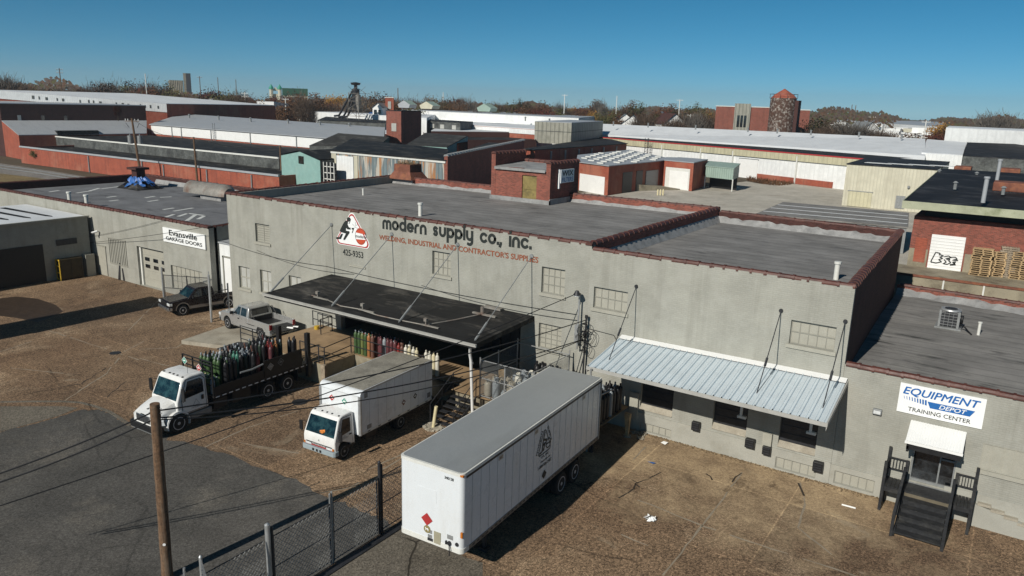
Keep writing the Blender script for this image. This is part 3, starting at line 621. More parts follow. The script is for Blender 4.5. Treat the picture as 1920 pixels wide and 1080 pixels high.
shp('red_edge', 'signred', rtri(inset(P3, 0.95), 0.26), 0.034, bp); shp('panel', 'signwhite', rtri(inset(P3, 0.86), 0.22), 0.038, bp)
mb = MB(); fx = lambda u, v: (10.62 + (u-60)/760*3.46, 0, 9.2 - (v-90)/(780)*2.62 + (u-450)/760*0.55)
def fig(mb, pts, d=0.043): mb.add([(p[0], -d, p[2]) for p in (fx(*q) for q in pts)], [tuple(range(len(pts)))])
fig(mb, [(340, 300), (385, 320), (375, 380), (400, 435), (430, 440), (430, 478), (370, 470), (345, 440), (340, 490), (405, 505), (410, 535), (320, 660), (290, 670), (285, 640), (335, 545), (230, 510), (220, 480), (235, 450), (300, 340)][::-1])
fig(mb, [(245, 545), (285, 545), (240, 645), (150, 640), (140, 615), (160, 600), (205, 605)][::-1], 0.044)
fig(mb, [(360, 290), (370, 250), (400, 240), (430, 265), (440, 300), (430, 310), (405, 330), (375, 320)][::-1], 0.0445)
fig(mb, [(425, 315), (430, 320), (408, 368), (392, 362)][::-1], 0.044)
fig(mb, [(450, 445), (500, 450), (490, 475), (465, 545), (452, 540), (470, 480), (450, 475)][::-1], 0.044)
for a, b in (((520, 340), (524, 420)), ((470, 380), (500, 415)), ((500, 430), (560, 460)), ((560, 385), (540, 415)), ((560, 460), (610, 468))):
    p, q = fx(*a), fx(*b); stroke2d(mb, [(p[0], p[2]), (q[0], q[2])], 0.02, (0, 0, 0), EX, EZ, 0.043)
mb.build('welder_figure', M['ink'], tri)
cx, _, cz = fx(615, 615); rr = 0.46
def seg(lo, hi): return [(cx + rr*math.cos(R_(a)), cz + rr*1.13*math.sin(R_(a)) + 0.0) for a in range(lo, hi+1, 6)]
mb = MB(); flat_shape(mb, seg(18, 156), (0, 0, 0), EX, EZ, 0.046); flat_shape(mb, seg(204, 342), (0, 0, 0), EX, EZ, 0.046); dsc = mb.build('disc', M['signorange'], tri)
mb = MB(); stroke2d(mb, arc(cx, cz, rr, 0, 360, 30), 0.02, (0, 0, 0), EX, EZ, 0.047, cap=False); text_mesh(mb, 'modern', (cx-0.42, 0, cz-0.1), EX, EZ, w=0.84, h=0.2, bold=0.01, depth=0.047); mb.build('lettering', M['ink'], dsc)

# black canopy on tie rods
can = MB(); cz0, cz1, cy = 4.78, 4.55, -5.28
cp = [(10.46, 0.0), (25.85, 0.0), (25.85, cy), (10.46, cy)]
can.prism([(a, b-0.004 if b == 0 else b) for a, b in cp], [4.52, 4.52, 4.30, 4.30], [cz0, cz0, cz1, cz1]); canopy = can.build('canopy', M['blackroof'], mainw)
mb = MB(); mb.box(10.40, cy-0.10, 4.42, 25.95, cy-0.003, 4.555); mb.box(10.40, cy-0.14, 4.53, 25.95, cy-0.101, 4.57); mb.build('gutter', M['fascia_grey'], canopy)
for x in (10.6, 15.7, 20.65, 25.55): mb = MB(); rod(mb, (x, -0.01, 8.0), (x, cy+0.35, 4.58), 0.025); mb.cyl((x, 0.0, 8.0), (x, -0.06, 8.0), 0.12, n=8); mb.cyl(Vector((x, -0.01, 8)).lerp(Vector((x, cy+.35, 4.58)), .80), Vector((x, -0.01, 8)).lerp(Vector((x, cy+.35, 4.58)), .99), 0.06, n=6); mb.build('tie_rod', M['galv_dull'], canopy)
mb = MB(); cr = random.Random(4)      # conduit, junction boxes and debris lying on the canopy
for (x, y) in ((13.6, -4.3), (17.4, -4.55), (21.9, -4.6)):
    z = 4.55 + 0.04 + (y-cy)*0.042
    mb.box(x, y-0.05, z, x+1.15, y+0.05, z+0.06); mb.cyl((x+.3, y, z+.06), (x+.3, y, z+.24), 0.035, n=6); mb.box(x+0.22, y-0.08, z+.24, x+.40, y+.08, z+.40)
mb.tube([(13.2, -4.1, 4.64), (14.7, -4.3, 4.66), (16.2, -4.7, 4.64), (17.4, -4.55, 4.65), (19.0, -4.75, 4.63), (20.5, -4.7, 4.63), (22, -4.6, 4.64)], 0.035, 5)
mb.box(22.9, -1.6, 4.76, 24.4, -1.45, 4.84); mb.cyl((23.5, -1.5, 4.84), (23.5, -1.5, 5.2), 0.1, n=8); mb.tube([(22.2, -4.5, 4.66), (22.9, -3.0, 4.72), (23.5, -1.6, 4.82)], 0.03, 5)
mb.box(22.8, -0.4, 4.79, 23.9, -0.12, 4.9)
mb.build('conduit', M['rustgrey'], canopy)

# penthouse on the roof
ph = MB(); PX0, PX1, PY0, PY1 = 12.0, 17.35, 15.3, 19.6
ph.box(PX0, PY0, RZ, PX0+0.38, PY1, 11.95); ph.box(PX1-0.38, PY0, RZ, PX1, PY1, 11.5)
ph.box(PX0+0.381, PY0+0.02, RZ, 14.85, PY0+0.35, 11.0); ph.box(16.15, PY0+0.02, RZ, PX1-0.381, PY0+0.35, 10.85); ph.box(14.851, PY0+0.02, 10.5, 16.149, PY0+0.35, 10.95); ph.box(PX0+0.381, PY1-0.35, RZ, PX1-0.381, PY1-0.001, 11.3)
pent = ph.build('penthouse', M['redbrick'], mainw)
mb = MB(); mb.poly((PX0+.381, PY0-0.12, 11.02), (PX1-.381, PY0-0.12, 10.88), (PX1-.381, PY1-.35, 11.15), (PX0+.381, PY1-.35, 11.2)); mb.box(PX0+.385, PY0-0.16, 10.8, PX1-.385, PY0-0.121, 11.0); mb.build('roof', M['flash'], pent)
mb = MB(); mb.box(14.855, PY0+0.12, RZ+0.1, 16.145, PY0+0.18, 10.495); mb.box(14.9, PY0+0.08, RZ+1.0, 16.1, PY0+0.119, RZ+1.1); mb.build('boarded_door', pm('mouldy_yellow_board', (0.22, 0.17, 0.06), var=0.3, scale=1.5, stain=(0.08, 0.065, 0.03), stain_amt=0.9, stain_scale=1.6), pent)
mb = MB(); mb.box(PX0-0.06, PY0-0.10, RZ+.002, PX1+0.08, PY0-0.003, RZ+0.32); mb.box(PX1+0.003, PY0-0.1, RZ+.002, PX1+0.08, PY1, RZ+0.42); mb.build('flashing', M['flash'], pent)
copings(pent, ((PX0+.19, PY0, 11.95), (PX0+.19, PY1, 11.95), .22, .5), ((PX1-.19, PY0, 11.5), (PX1-.19, PY1, 11.5), .22, .5), ((PX0+.4, PY1-.17, 11.3), (PX1-.4, PY1-.17, 11.3), .2, .5))
wx = thing('filter_sign', 'small white sign with black and blue letters on the brick penthouse side', 'sign', (PX1+0.1, 17.6, 10.2))
mb = MB(); mb.box(PX1+0.05, 16.5, 10.0, PX1+0.2, 18.5, 11.0); mb.box(PX1+0.02, 16.35, 9.6, PX1+0.15, 16.49, 11.05); bo = mb.build('board', M['signwhite'], wx)
EY = Vector((0, 1, 0))
mb = MB(); text_mesh(mb, 'WIX', (PX1+0.2, 16.68, 10.52), EY, EZ, w=1.65, h=0.38, bold=0.02); mb.build('lettering', M['ink'], bo)
mb = MB(); text_mesh(mb, 'FILTERS', (PX1+0.2, 16.68, 10.08), EY, EZ, w=1.65, h=0.32, bold=0.01); mb.build('lettering', M['signblue'], bo)
# roof furniture
def vent_pipe(p, h, r, label, mat='trimwhite'):
    t = thing('vent_pipe', label, 'vent pipe', p, group=None)
    mb = MB(); mb.cyl(p, Vector(p)+Vector((0, 0, h)), r, n=10); mb.build('pipe', M[mat], t, smooth=40)
    mb = MB(); mb.cyl(Vector(p)+Vector((0, 0, h)), Vector(p)+Vector((0, 0, h+r*0.9)), r*1.35, n=10); mb.build('cap', M[mat], t, smooth=40)
vent_pipe(U(788, 405, RZ), 0.75, 0.13, 'white capped vent pipe behind the black lettering of the warehouse front')
vent_pipe(U(681, 366, RZ), 0.45, 0.07, 'thin white vent pipe alone on the left half of the warehouse roof')
vt = thing('roof_ventilator', 'rusty square roof ventilator with grass sprouting from its top', 'roof vent', U(765, 344, RZ))
c = U(765, 344, RZ)
mb = MB(); mb.box(c.x-1.15, c.y-0.75, RZ, c.x+1.15, c.y+0.9, RZ+.45); mb.build('curb', M['flash'], vt)
mb = MB(); mb.loft([[(c.x+a*1.4, c.y+b*1.15, RZ+.45) for a, b in ((-1, -1), (1, -1), (1, 1), (-1, 1))], [(c.x+a*0.95, c.y+b*0.8, RZ+1.1) for a, b in ((-1, -1), (1, -1), (1, 1), (-1, 1))], [(c.x+a*0.92, c.y+b*0.78, RZ+1.75) for a, b in ((-1, -1), (1, -1), (1, 1), (-1, 1))]]); mb.build('hood', M['rust'], vt)
mb = MB()
for i in range(130):
    x, y = c.x+rnd.uniform(-.9, .9), c.y+rnd.uniform(-.75, .75); h = rnd.uniform(.15, .5); a = rnd.uniform(0, 6.3)
    mb.add([(x-.03*math.cos(a), y-.03*math.sin(a), RZ+1.74), (x+.03*math.cos(a), y+.03*math.sin(a), RZ+1.74), (x+rnd.uniform(-.15, .15), y+rnd.uniform(-.15, .15), RZ+1.75+h)], [(0, 1, 2)])
mb.build('grass_tuft', M['weeds'], vt)
# ------------------------------------------------------------------ stepped middle section
mid = thing('middle_warehouse', 'lower grey brick warehouse block above the ribbed metal canopy', 'warehouse', (35.2, 9, 0))
W2 = [(29.35, 31.2, 5.9, 6.98), (38.95, 40.8, 5.95, 7.02)]
B3 = [(32.34, 34.0, 0.02+.06, 0.52), (39.0, 40.75, 0.08, 0.62)]
BAYS = [(32.25, 33.95, 1.18, 3.6), (35.95, 37.55, 1.16, 3.6), (39.0, 40.6, 1.12, 3.6)]
YM = -0.10
mb = MB(); wall_holes(mb, XS+0.002, XR, 1.0, H2, YM, W2 + [b for b in BAYS], 0.22)
mb.poly((XS+.002, YM, 0), (XS+.002, YM, H2), (XS+.002, 0.0, H2), (XS+.002, 0.0, 0)); mb.poly((XS+.002, YM, H2), (XR, YM, H2), (XR, 0.24, H2), (XS+.002, 0.24, H2))
wall_box(mb, (XS+.34, 0.125), (XR-.37, 0.125), 4.0, H2-.002, 0.22, 1); mb.poly((XR, YM, 0), (XR, YM+.214, 0), (XR, YM+.214, H2), (XR, YM, H2)); mb.build('wall', M['wall'], mid)
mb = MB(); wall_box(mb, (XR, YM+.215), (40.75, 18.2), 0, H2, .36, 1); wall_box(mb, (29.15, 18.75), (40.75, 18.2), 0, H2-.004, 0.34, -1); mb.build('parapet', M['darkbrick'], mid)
mb = MB(); wall_holes(mb, XS+.002, XR, 0, 1.0, YM-0.05, [(a, b, c, min(d, .98)) for a, b, c, d in B3], 0.12); mb.poly((XS+.002, YM-.05, 1.0), (XR, YM-.05, 1.0), (XR, YM, 1.0), (XS+.002, YM, 1.0)); mb.build('foundation', M['wall_base'], mid)
mb = MB(); RM = 8.15; mb.poly((XS+.3, .30, RM), (XR-.36, .30, RM), (40.4, 17.95, RM), (29.15, 18.42, RM)); mb.build('roof', M['roof'], mid)
mb = MB()
for i in range(40):
    t0, t1 = i/40, (i+1)/40; a = Vector((29.15, 18.75, 0)).lerp(Vector((40.75, 18.2, 0)), t0); b = Vector((29.15, 18.75, 0)).lerp(Vector((40.75, 18.2, 0)), t1); h0 = RM+.12+fh(i); h1 = RM+.12+fh(i+1)
    mb.poly((a.x, a.y-.75, RM+.006), (b.x, b.y-.75, RM+.006), (b.x, b.y-.347, h1), (a.x, a.y-.347, h0))
    c0 = Vector((XS, 0.36, 0)).lerp(Vector((29.15, 18.4, 0)), t0); c1 = Vector((XS, 0.36, 0)).lerp(Vector((29.15, 18.4, 0)), t1)
    mb.poly((c0.x+.34, c0.y, RM+.007), (c1.x+.34, c1.y, RM+.007), (c1.x+.004, c1.y, RM+.45), (c0.x+.004, c0.y, RM+.45))
mb.build('flashing', M['flash'], mid)
copings(mid, ((XS+.1, YM+.16, H2), (XR, YM+.16, H2)), ((XR-.17, -.05, H2+.01), (40.6, 18.1, H2+.01), .18, .5), ((29.3, 18.57, H2), (40.6, 18.03, H2)))
window(mid, *W2[0], YM, 5, 2); window(mid, *W2[1], YM, 5, 2)
for b in B3: window(mid, b[0], b[1], b[2], b[3], YM-.05, 5, 1, depth=.10, sill=False)
for a, b, c, d in BAYS:
    mb = MB(); mb.box(a, YM+.19, c+.22, b, YM+.25, d)
    for k in range(6): mb.box(a+.01, YM+.165, c+.25+k*.38, b-.01, YM+.189, c+.27+k*.38)
    mb.build('dock_door', M['darksteel'], mid)
for a, b, c, d in BAYS:
    mb = MB(); mb.add([(a, YM+.18, c+.24), (b, YM+.18, c+.24), (b, YM-.06, c+.0), (a, YM-.06, c+.0), (a, YM+.2, c-.05), (b, YM+.2, c-.05)], [(3, 2, 1, 0), (0, 1, 5, 4), (2, 3, 4, 5)]); mb.build('dock_sill', M['concrete'], mid)
# bay jamb guards that stand proud of the wall
for a, b, z0, z1 in ((31.75, 32.2, .62, 2.0), (38.35, 38.75, .9, 1.65)): mb = MB(); mb.box(a, YM-.16, z0, b, YM-.052, z1); mb.build('pilaster', M['greypaint'], mid)
def bumper(x, z, w_, h_, label):
    t = thing('dock_bumper', label, 'dock bumper', (x+w_/2, YM-.17, z))
    mb = MB(); mb.box(x, YM-.30, z, x+w_, YM-.06, z+h_); mb.build('block', M['black'], t, bevel=.02)
    mb = MB()
    for k in range(3): mb.box(x+.04, YM-.325, z+.07+k*.11, x+w_-.04, YM-.301, z+.12+k*.11)
    mb.build('ribs', M['darksteel'], t)
bumper(35.05, .92, .38, .42, 'black rubber dock bumper between the first and second bays, standing alone')
bumper(37.62, .78, .42, .42, 'black rubber dock bumper just beside the second bay, first of a pair')
bumper(38.42, .66, .36, .40, 'black rubber dock bumper between the second and third bays, nearer the third')
bumper(40.62, .52, .42, .45, 'black rubber dock bumper past the third bay under the canopy end')
def dock_light(x, z, label):
    t = thing('dock_light', label, 'dock light', (x, -.16, z))
    mb = MB(); mb.box(x-.04, -1.3, z, x+.06, -1.2, z+.52); mb.box(x-.14, -1.32, z-.06, x+.24, -1.18, z+.05); mb.box(x-.12, -1.32, z+.50, x+.14, -1.18, z+.60); mb.build('bracket', M['trimwhite'], t)
    mb = MB(); mb.cyl((x, -1.2, z+.3), (x-.02, YM, z+.6), .03, n=6); mb.build('arm', M['darksteel'], t)
dock_light(37.55, 2.55, 'cream bracket lamp hanging by the second loading bay'); dock_light(40.5, 2.6, 'cream bracket lamp hanging by the third loading bay near the canopy corner')

# ribbed metal canopy
ca = Vector((31.05, YM-.004, 4.62)); cb = Vector((41.47, YM-.004, 4.80))
cz_o, cyo = 4.12, -3.62
mb = MB(); n = 60
for i in range(n):
    x0, x1 = ca.x + (cb.x-ca.x)*i/n, ca.x + (cb.x-ca.x)*(i+1)/n
    for (s0, s1, h0, h1) in ((0, .1, 0, .075), (.1, .26, .075, .075), (.26, .36, .075, 0), (.36, 1, 0, 0)) if i % 2 == 0 else ((0, .4, 0, 0), (.4, .5, 0, .025), (.5, .6, .025, 0), (.6, 1, 0, 0)):
        a = x0 + (x1-x0)*s0; b = x0 + (x1-x0)*s1; za = 4.66+.12*i/n
        mb.poly((a, cyo, cz_o+h0), (b, cyo, cz_o+h1), (b, -.42, za+h1), (a, -.42, za+h0))
cano = mb.build('canopy', M['ribbed'], mid)
mb = MB(); mb.poly((ca.x-.02, -.46, 4.70), (cb.x+.02, -.46, 4.82), (cb.x+.02, YM-.004, 4.93), (ca.x-.02, YM-.004, 4.80)); mb.build('flashing', M['white'], cano)
mb = MB(); mb.box(ca.x-.06, cyo-.03, 3.97, cb.x+.06, cyo-.004, 4.14); mb.box(ca.x-.05, cyo, 3.86, ca.x-.012, cyo+.3, 4.18)
mb.prism([(cb.x+.012, cyo), (cb.x+.06, cyo), (cb.x+.06, YM-.01), (cb.x+.012, YM-.01)], [3.78, 3.98, 4.6, 4.6], [4.15, 4.15, 4.82, 4.82]); mb.prism([(ca.x-.05, cyo+.3), (ca.x-.012, cyo+.3), (ca.x-.012, YM-.01), (ca.x-.05, YM-.01)], [4.0, 4.0, 4.40, 4.40], [4.2, 4.2, 4.68, 4.68]); mb.build('fascia', M['fascia_grey'], cano)
mb = MB(); mb.poly((ca.x, cyo+.05, 4.0), (cb.x, cyo+.05, 4.0), (cb.x, YM-.02, 4.45), (ca.x, YM-.02, 4.40)); mb.build('soffit', M['galv_dull'], cano)
for x in (31.63, 38.48, 41.1):
    mb = MB(); a = Vector((x, YM, 7.35)); b = Vector((x, cyo+1.0, 4.30)); rod(mb, a, b, .022); mb.cyl(a, a+Vector((0, -.06, 0)), .09, n=8); mb.cyl(a.lerp(b, .58), a.lerp(b, .68), .055, n=6); mb.build('tie_rod', M['darksteel'], cano)
vent_pipe(U(1567, 524, RM), .75, .12, 'white capped vent pipe at the front corner of the middle warehouse roof')

# ------------------------------------------------------------------ low annex with the training entrance
ann = thing('training_annex', 'low grey brick annex with blue lettered sign and black entrance stairs', 'annex building', (52, 9, 0))
XA = 66.0
BW = [(41.5, 43.1, .12, .70)]
DR = (44.30, 45.86, 1.14, 3.05)
mb = MB(); wall_holes(mb, XR+.003, XA, .95, H3, YM+.03, [DR, (46.62, 49.5, 2.35, 3.45)], .16)
mb.box(XR+.003, YM+.195, .9, 44.29, .3, H3-.004); mb.box(45.87, YM+.195, .9, XA, .3, H3-.004); mb.box(44.291, YM+.195, 3.06, 45.869, .3, H3-.004)
mb.poly((XR+.003, YM+.03, H3), (XA, YM+.03, H3), (XA, YM+.2, H3), (XR+.003, YM+.2, H3)); mb.build('wall', M['wall'], ann)
mb = MB(); wall_holes(mb, XR+.003, 45.6, 0, .95, YM-.03, BW, .12); wall_holes(mb, 45.6, XA, 0, 1.3, YM-.03, [], .1); mb.poly((XR, YM-.03, .95), (45.6, YM-.03, .95), (45.6, YM+.03, .95), (XR, YM+.03, .95)); mb.build('foundation', M['wall_base'], ann)
mb = MB(); wall_box(mb, (40.9, 18.6), (XA, 16.5), 0, H3, .34, -1); wall_box(mb, (XA, .2), (XA, 16.5), 0, H3, .34, 1); mb.build('parapet', M['redbrick'], ann)
RA = 5.0
mb = MB(); mb.poly((41.0, .31, RA), (XA, .31, RA), (XA, 16.2, RA), (40.9, 18.4, RA)); mb.build('roof', M['roof_annex'], ann)
mb = MB()
for i in range(70):
    t0, t1 = i/70, (i+1)/70; a = Vector((40.9, 18.6, 0)).lerp(Vector((XA, 16.5, 0)), t0); b = Vector((40.9, 18.6, 0)).lerp(Vector((XA, 16.5, 0)), t1); h0 = RA+.06+fh(i); h1 = RA+.06+fh(i+1)
    mb.poly((a.x, a.y-.9-.12*math.sin(i*1.1), RA+.006), (b.x, b.y-.9-.12*math.sin((i+1)*1.1), RA+.006), (b.x, b.y-.347, h1), (a.x, a.y-.347, h0))
mb.build('flashing', M['flash'], ann)
copings(ann, ((XR+.05, YM+.16, H3), (XA, YM+.16, H3), .17, .55), ((41, 18.4, H3), (XA, 16.35, H3)))
window(ann, BW[0][0], BW[0][1], BW[0][2], BW[0][3], YM-.03, 5, 1, depth=.10, sill=False)
window(ann, 46.62, 49.5, 2.35, 3.45, YM+.03, 8, 1, depth=.05, bar='greypaint', name='shuttered_window')
# glazed entrance
mb = MB(); a, b, c, d = DR; mb.box(a, YM+.15, c, b, YM+.18, d); dr = mb.build('door', M['glass'], ann)
mb = MB(); f = .06
for x in (a, a+.98, b-f): mb.box(x+.002, YM+.08, c+.003, x+f, YM+.148, d-.003)
mb.box(a+.002, YM+.085, c+.003, b-.002, YM+.149, c+.1); mb.box(a+.002, YM+.085, d-.3, b-.002, YM+.149, d-.24); mb.box(a+1.05, YM+.09, c+1.15, b-f, YM+.147, c+1.22); mb.build('frame', M['galv_dull'], dr)
mb = MB(); mb.box(a+.10, YM+.06, d-.42, a+.50, YM+.079, d-.36); mb.box(a+.02, YM+.03, 2.35, a+.06, YM+.079, 2.7); mb.build('handle', M['steel'], dr)
# door hood
hd_ = MB(); hx0, hx1 = 44.05, 46.02
for i in range(20):
    x0 = hx0+(hx1-hx0)*i/20; x1 = hx0+(hx1-hx0)*(i+1)/20
    hd_.poly((x0, -1.15, 3.22), ((x0+x1)/2, -1.15, 3.235), ((x0+x1)/2, YM+.02, 3.735), (x0, YM+.02, 3.72)); hd_.poly(((x0+x1)/2, -1.15, 3.235), (x1, -1.15, 3.22), (x1, YM+.02, 3.72), ((x0+x1)/2, YM+.02, 3.735))
hd_.box(hx0-.02, -1.19, 3.12, hx1+.02, -1.151, 3.23); hood = hd_.build('door_hood', M['white'], ann)
mb = MB(); mb.box(hx0+.05, -1.1, 2.86, hx1-.03, YM-.02, 3.11); mb.box(hx0+.06, -1.1, 2.75, hx0+.14, YM-.02, 3.0); mb.build('soffit', M['black'], hood)
# signs and lamp
es = thing('training_sign', 'white wall sign with slanted blue lettering above the entrance hood', 'sign', (44.98, YM, 4.0))
sa = R_(1.2); exs = Vector((math.cos(sa), 0, math.sin(sa)*0))
mb = MB(); mb.box(43.48, YM-.035, 3.99, 46.48, YM+.028, 5.22); bo = mb.build('board', M['signwhite'], es)
yb = YM-.035
mb = MB(); text_mesh(mb, 'EQUIPMENT', (43.62, yb, 4.74), EX, EZ, w=2.68, h=.36, bold=.022, shear=.25, depth=.006)
mb.add([(44.52, yb-.006, 4.66), (46.17, yb-.006, 4.66), (46.02, yb-.006, 4.40), (44.64, yb-.006, 4.40)][::-1], [(0, 1, 2, 3)]); mb.build('lettering', M['signblue'], bo)
mb = MB(); text_mesh(mb, 'DEPOT', (44.95, yb, 4.45), EX, EZ, w=.95, h=.17, bold=.012, shear=.25, depth=.010); mb.build('lettering', M['signwhite'], bo)
mb = MB()
for k in range(9):
    x = 43.66 + k*.095; wd = .018 + k*.006; z0 = 4.70; z1 = 4.58 - .012*k
    mb.add([(x, yb-.006, z0), (x+.03, yb-.006, z1), (x+.03+wd, yb-.006, z1), (x+wd, yb-.006, z0)], [(0, 1, 2, 3)])
mb.build('speed_marks', M['signblue'], bo)
mb = MB(); text_mesh(mb, 'TRAINING CENTER', (43.88, yb, 4.11), EX, EZ, w=2.2, h=.17, bold=.012, depth=.006); mb.build('lettering', M['ink'], bo)
wl = thing('wall_lamp', 'small rectangular floodlight on the bare wall beside the training sign', 'wall lamp', (42.77, YM, 3.74))
mb = MB(); mb.box(42.62, YM-.13, 3.66, 42.96, YM+.028, 3.9); mb.build('housing', M['galv_dull'], wl, bevel=.02); mb = MB(); mb.box(42.66, YM-.14, 3.70, 42.92, YM-.131, 3.84); mb.build('lens', M['lamp'], wl)
# rooftop unit and pipe
acp = U(1778, 613, RA); ac = thing('air_conditioner', 'grey round-topped air conditioning condenser on the annex roof', 'air conditioner', acp)
mb = MB(); x, y = acp.x, acp.y; rr_ = [(x-.42, y-.40), (x+.42, y-.40), (x+.42, y+.40), (x-.42, y+.40)]
mb.prism(rr_, RA+.10, RA+.92); body = mb.build('grille', M['darksteel'], ac, bevel=.05)
mb = MB()
for px in (-.43, .43):
    for py in (-.41, .41): mb.box(x+px-.05, y+py-.05, RA+.08, x+px+.05, y+py+.05, RA+.95)
for k in range(5): mb.box(x-.435, y-.425, RA+.2+k*.15, x+.435, y-.401, RA+.22+k*.15); mb.box(x-.435+k*.2, y-.43, RA+.1, x-.42+k*.2, y-.402, RA+.92)
mb.box(x-.6, y-.6, RA+.004, x+.6, y+.5, RA+.09); mb.build('cage', M['galv_dull'], ac)
mb = MB(); mb.cyl((x, y, RA+.93), (x, y, RA+1.0), .50, .46, 18); mb.build('lid', M['steel'], ac, smooth=30); mb = MB(); mb.cyl((x, y, RA+1.001), (x, y, RA+1.02), .30, n=16); mb.build('fan_guard', M['darksteel'], ac)
mb = MB(); mb.box(x+.5, y-.2, RA+.3, x+.62, y+.1, RA+.7); mb.tube([(x+.45, y-.3, RA+.3), (x+.75, y-.35, RA+.2), (x+.95, y-.6, RA+.06), (x+1.1, y-1.0, RA+.05)], .04, 6); mb.build('refrigerant_line', M['black'], ac, smooth=True)
vent_pipe(U(1834, 628, RA), .62, .075, 'white capped vent pipe beside the condenser on the annex roof')

# ------------------------------------------------------------------ garage building on the far side of the gate
gar = thing('garage_building', 'long low grey garage building with a panelled roller door and patched roof', 'garage building', (-22, 12, 0))
YG, HG = 1.2, 6.0; XG0, XG1 = -43.5, -4.0
GD = (-14.0, -10.2, .02, 3.35); GW = (-9.3, -5.2, .5, 2.4)
GS = (-18.3, -15.6, 1.3, 3.6)
mb = MB(); wall_holes(mb, XG0, XG1, 0, HG, YG, [GD, GW], .45)
mb.box(XG0, YG+.46, 0, GD[0], YG+.7, HG-.003); mb.box(GD[1], YG+.46, 0, XG1, YG+.7, HG-.003); mb.box(GD[0], YG+.46, 3.36, GD[1], YG+.7, HG-.003); mb.poly((XG0, YG, HG), (XG1, YG, HG), (XG1, YG+.47, HG), (XG0, YG+.47, HG))
mb.poly((XG1, YG, 0), (XG1, 19.5, 0), (XG1, 19.5, HG), (XG1, YG, HG)); wall_box(mb, (XG1-.004, YG+.72), (XG1-.004, 19.2), 4.5, HG-.002, .34, 1); mb.build('wall', M['wall'], gar)
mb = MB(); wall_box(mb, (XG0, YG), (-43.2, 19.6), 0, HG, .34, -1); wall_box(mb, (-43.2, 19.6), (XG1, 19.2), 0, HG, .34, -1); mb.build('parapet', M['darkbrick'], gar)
RG = 5.25
mb = MB(); mb.poly((XG0+.3, YG+.7, RG), (XG1-.34, YG+.7, RG), (XG1-.34, 18.9, RG), (XG0+.4, 19.3, RG)); mb.build('roof', M['roof_garage'], gar)
copings(gar, ((XG0, YG+.17, HG), (XG1, YG+.17, HG), .19, .5), ((XG0+.1, YG+.2, HG), (-43.05, 19.5, HG)), ((-43.2, 19.43, HG), (XG1, 19.05, HG)), ((XG1-.17, YG+.1, HG), (XG1-.17, 19, HG)))
mb = MB()
for (u0, v0, u1, v1) in ((92, 360, 111, 357), (143, 362, 170, 358), (168, 358, 186, 353), (190, 354, 230, 349), (200, 370, 218, 368), (205, 377, 222, 375), (272, 371, 290, 368), (277, 378, 297, 375), (300, 370, 322, 369), (306, 393, 326, 390), (325, 396, 362, 390), (311, 407, 326, 402), (334, 406, 352, 400), (352, 400, 382, 404), (350, 414, 366, 403), (371, 411, 383, 405)):
    a, b = U(u0, v0, RG), U(u1, v1, RG); d = (b-a).normalized(); s = Vector((-d.y, d.x, 0))*.17
    mb.add([(p.x, p.y, RG+.006) for p in (a-s, b-s, b+s, a+s)], [(0, 1, 2, 3)])
mb.build('patch_strips', M['trimwhite'], gar)
mb = MB()
for i in range(40):
    x0 = XG0+4+i*.9; mb.poly((x0, 18.6, RG+.006), (x0+.9, 18.6, RG+.006), (x0+.9, 18.88, RG+.48), (x0, 18.88, RG+.48))
mb.build('flashing', M['flash'], gar)
# roller door with six lights
a, b, c, d = GD; mb = MB(); mb.box(a, YG+.36, c, b, YG+.42, d)
for k in range(1, 5): mb.box(a+.01, YG+.335, c+k*.66-.015, b-.01, YG+.359, c+k*.66+.01)
gd = mb.build('roller_door', M['cream'] if False else M['greypaint'], gar)
mb = MB()
for zz in (1.55, 2.15):
    for xx in (.55, 1.75, 2.95): mb.box(a+xx, YG+.31, zz, a+xx+.62, YG+.334, zz+.30)
mb.build('pane', M['glass'], gd); mb = MB(); mb.box(a+.002, YG+.2, c, a+.22, YG+.359, d-.01); mb.build('jamb', M['trimwhite'], gd)
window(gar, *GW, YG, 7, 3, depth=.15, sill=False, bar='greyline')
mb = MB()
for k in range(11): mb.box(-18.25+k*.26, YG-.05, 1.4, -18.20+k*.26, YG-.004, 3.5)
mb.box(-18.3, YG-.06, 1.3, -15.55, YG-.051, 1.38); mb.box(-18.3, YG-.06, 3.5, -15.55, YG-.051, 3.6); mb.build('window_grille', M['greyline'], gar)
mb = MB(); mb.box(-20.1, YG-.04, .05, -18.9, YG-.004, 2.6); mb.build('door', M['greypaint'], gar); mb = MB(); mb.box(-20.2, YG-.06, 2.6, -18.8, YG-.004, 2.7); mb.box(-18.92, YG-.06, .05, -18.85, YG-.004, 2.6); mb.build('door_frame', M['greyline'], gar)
gs = thing('garage_sign', 'white rectangular sign with two lines of black lettering on the garage wall', 'sign', (-7.2, YG, 5))
sx0, sx1, sz0, sz1 = UY(307, 424, YG).x, UY(386, 440, YG).x, 4.28, 5.42
mb = MB(); mb.box(sx0, YG-.12, sz0, sx1, YG-.02, sz1); bo = mb.build('board', M['signwhite'], gs)
wS = sx1-sx0; mb = MB(); text_mesh(mb, 'Evansville', (sx0+wS*.16, YG-.12, sz0+.60), EX, EZ, w=wS*.66, h=.42, bold=.025); text_mesh(mb, 'GARAGE DOORS', (sx0+wS*.07, YG-.12, sz0+.18), EX, EZ, w=wS*.86, h=.27, bold=.025); mb.build('lettering', M['ink'], bo)
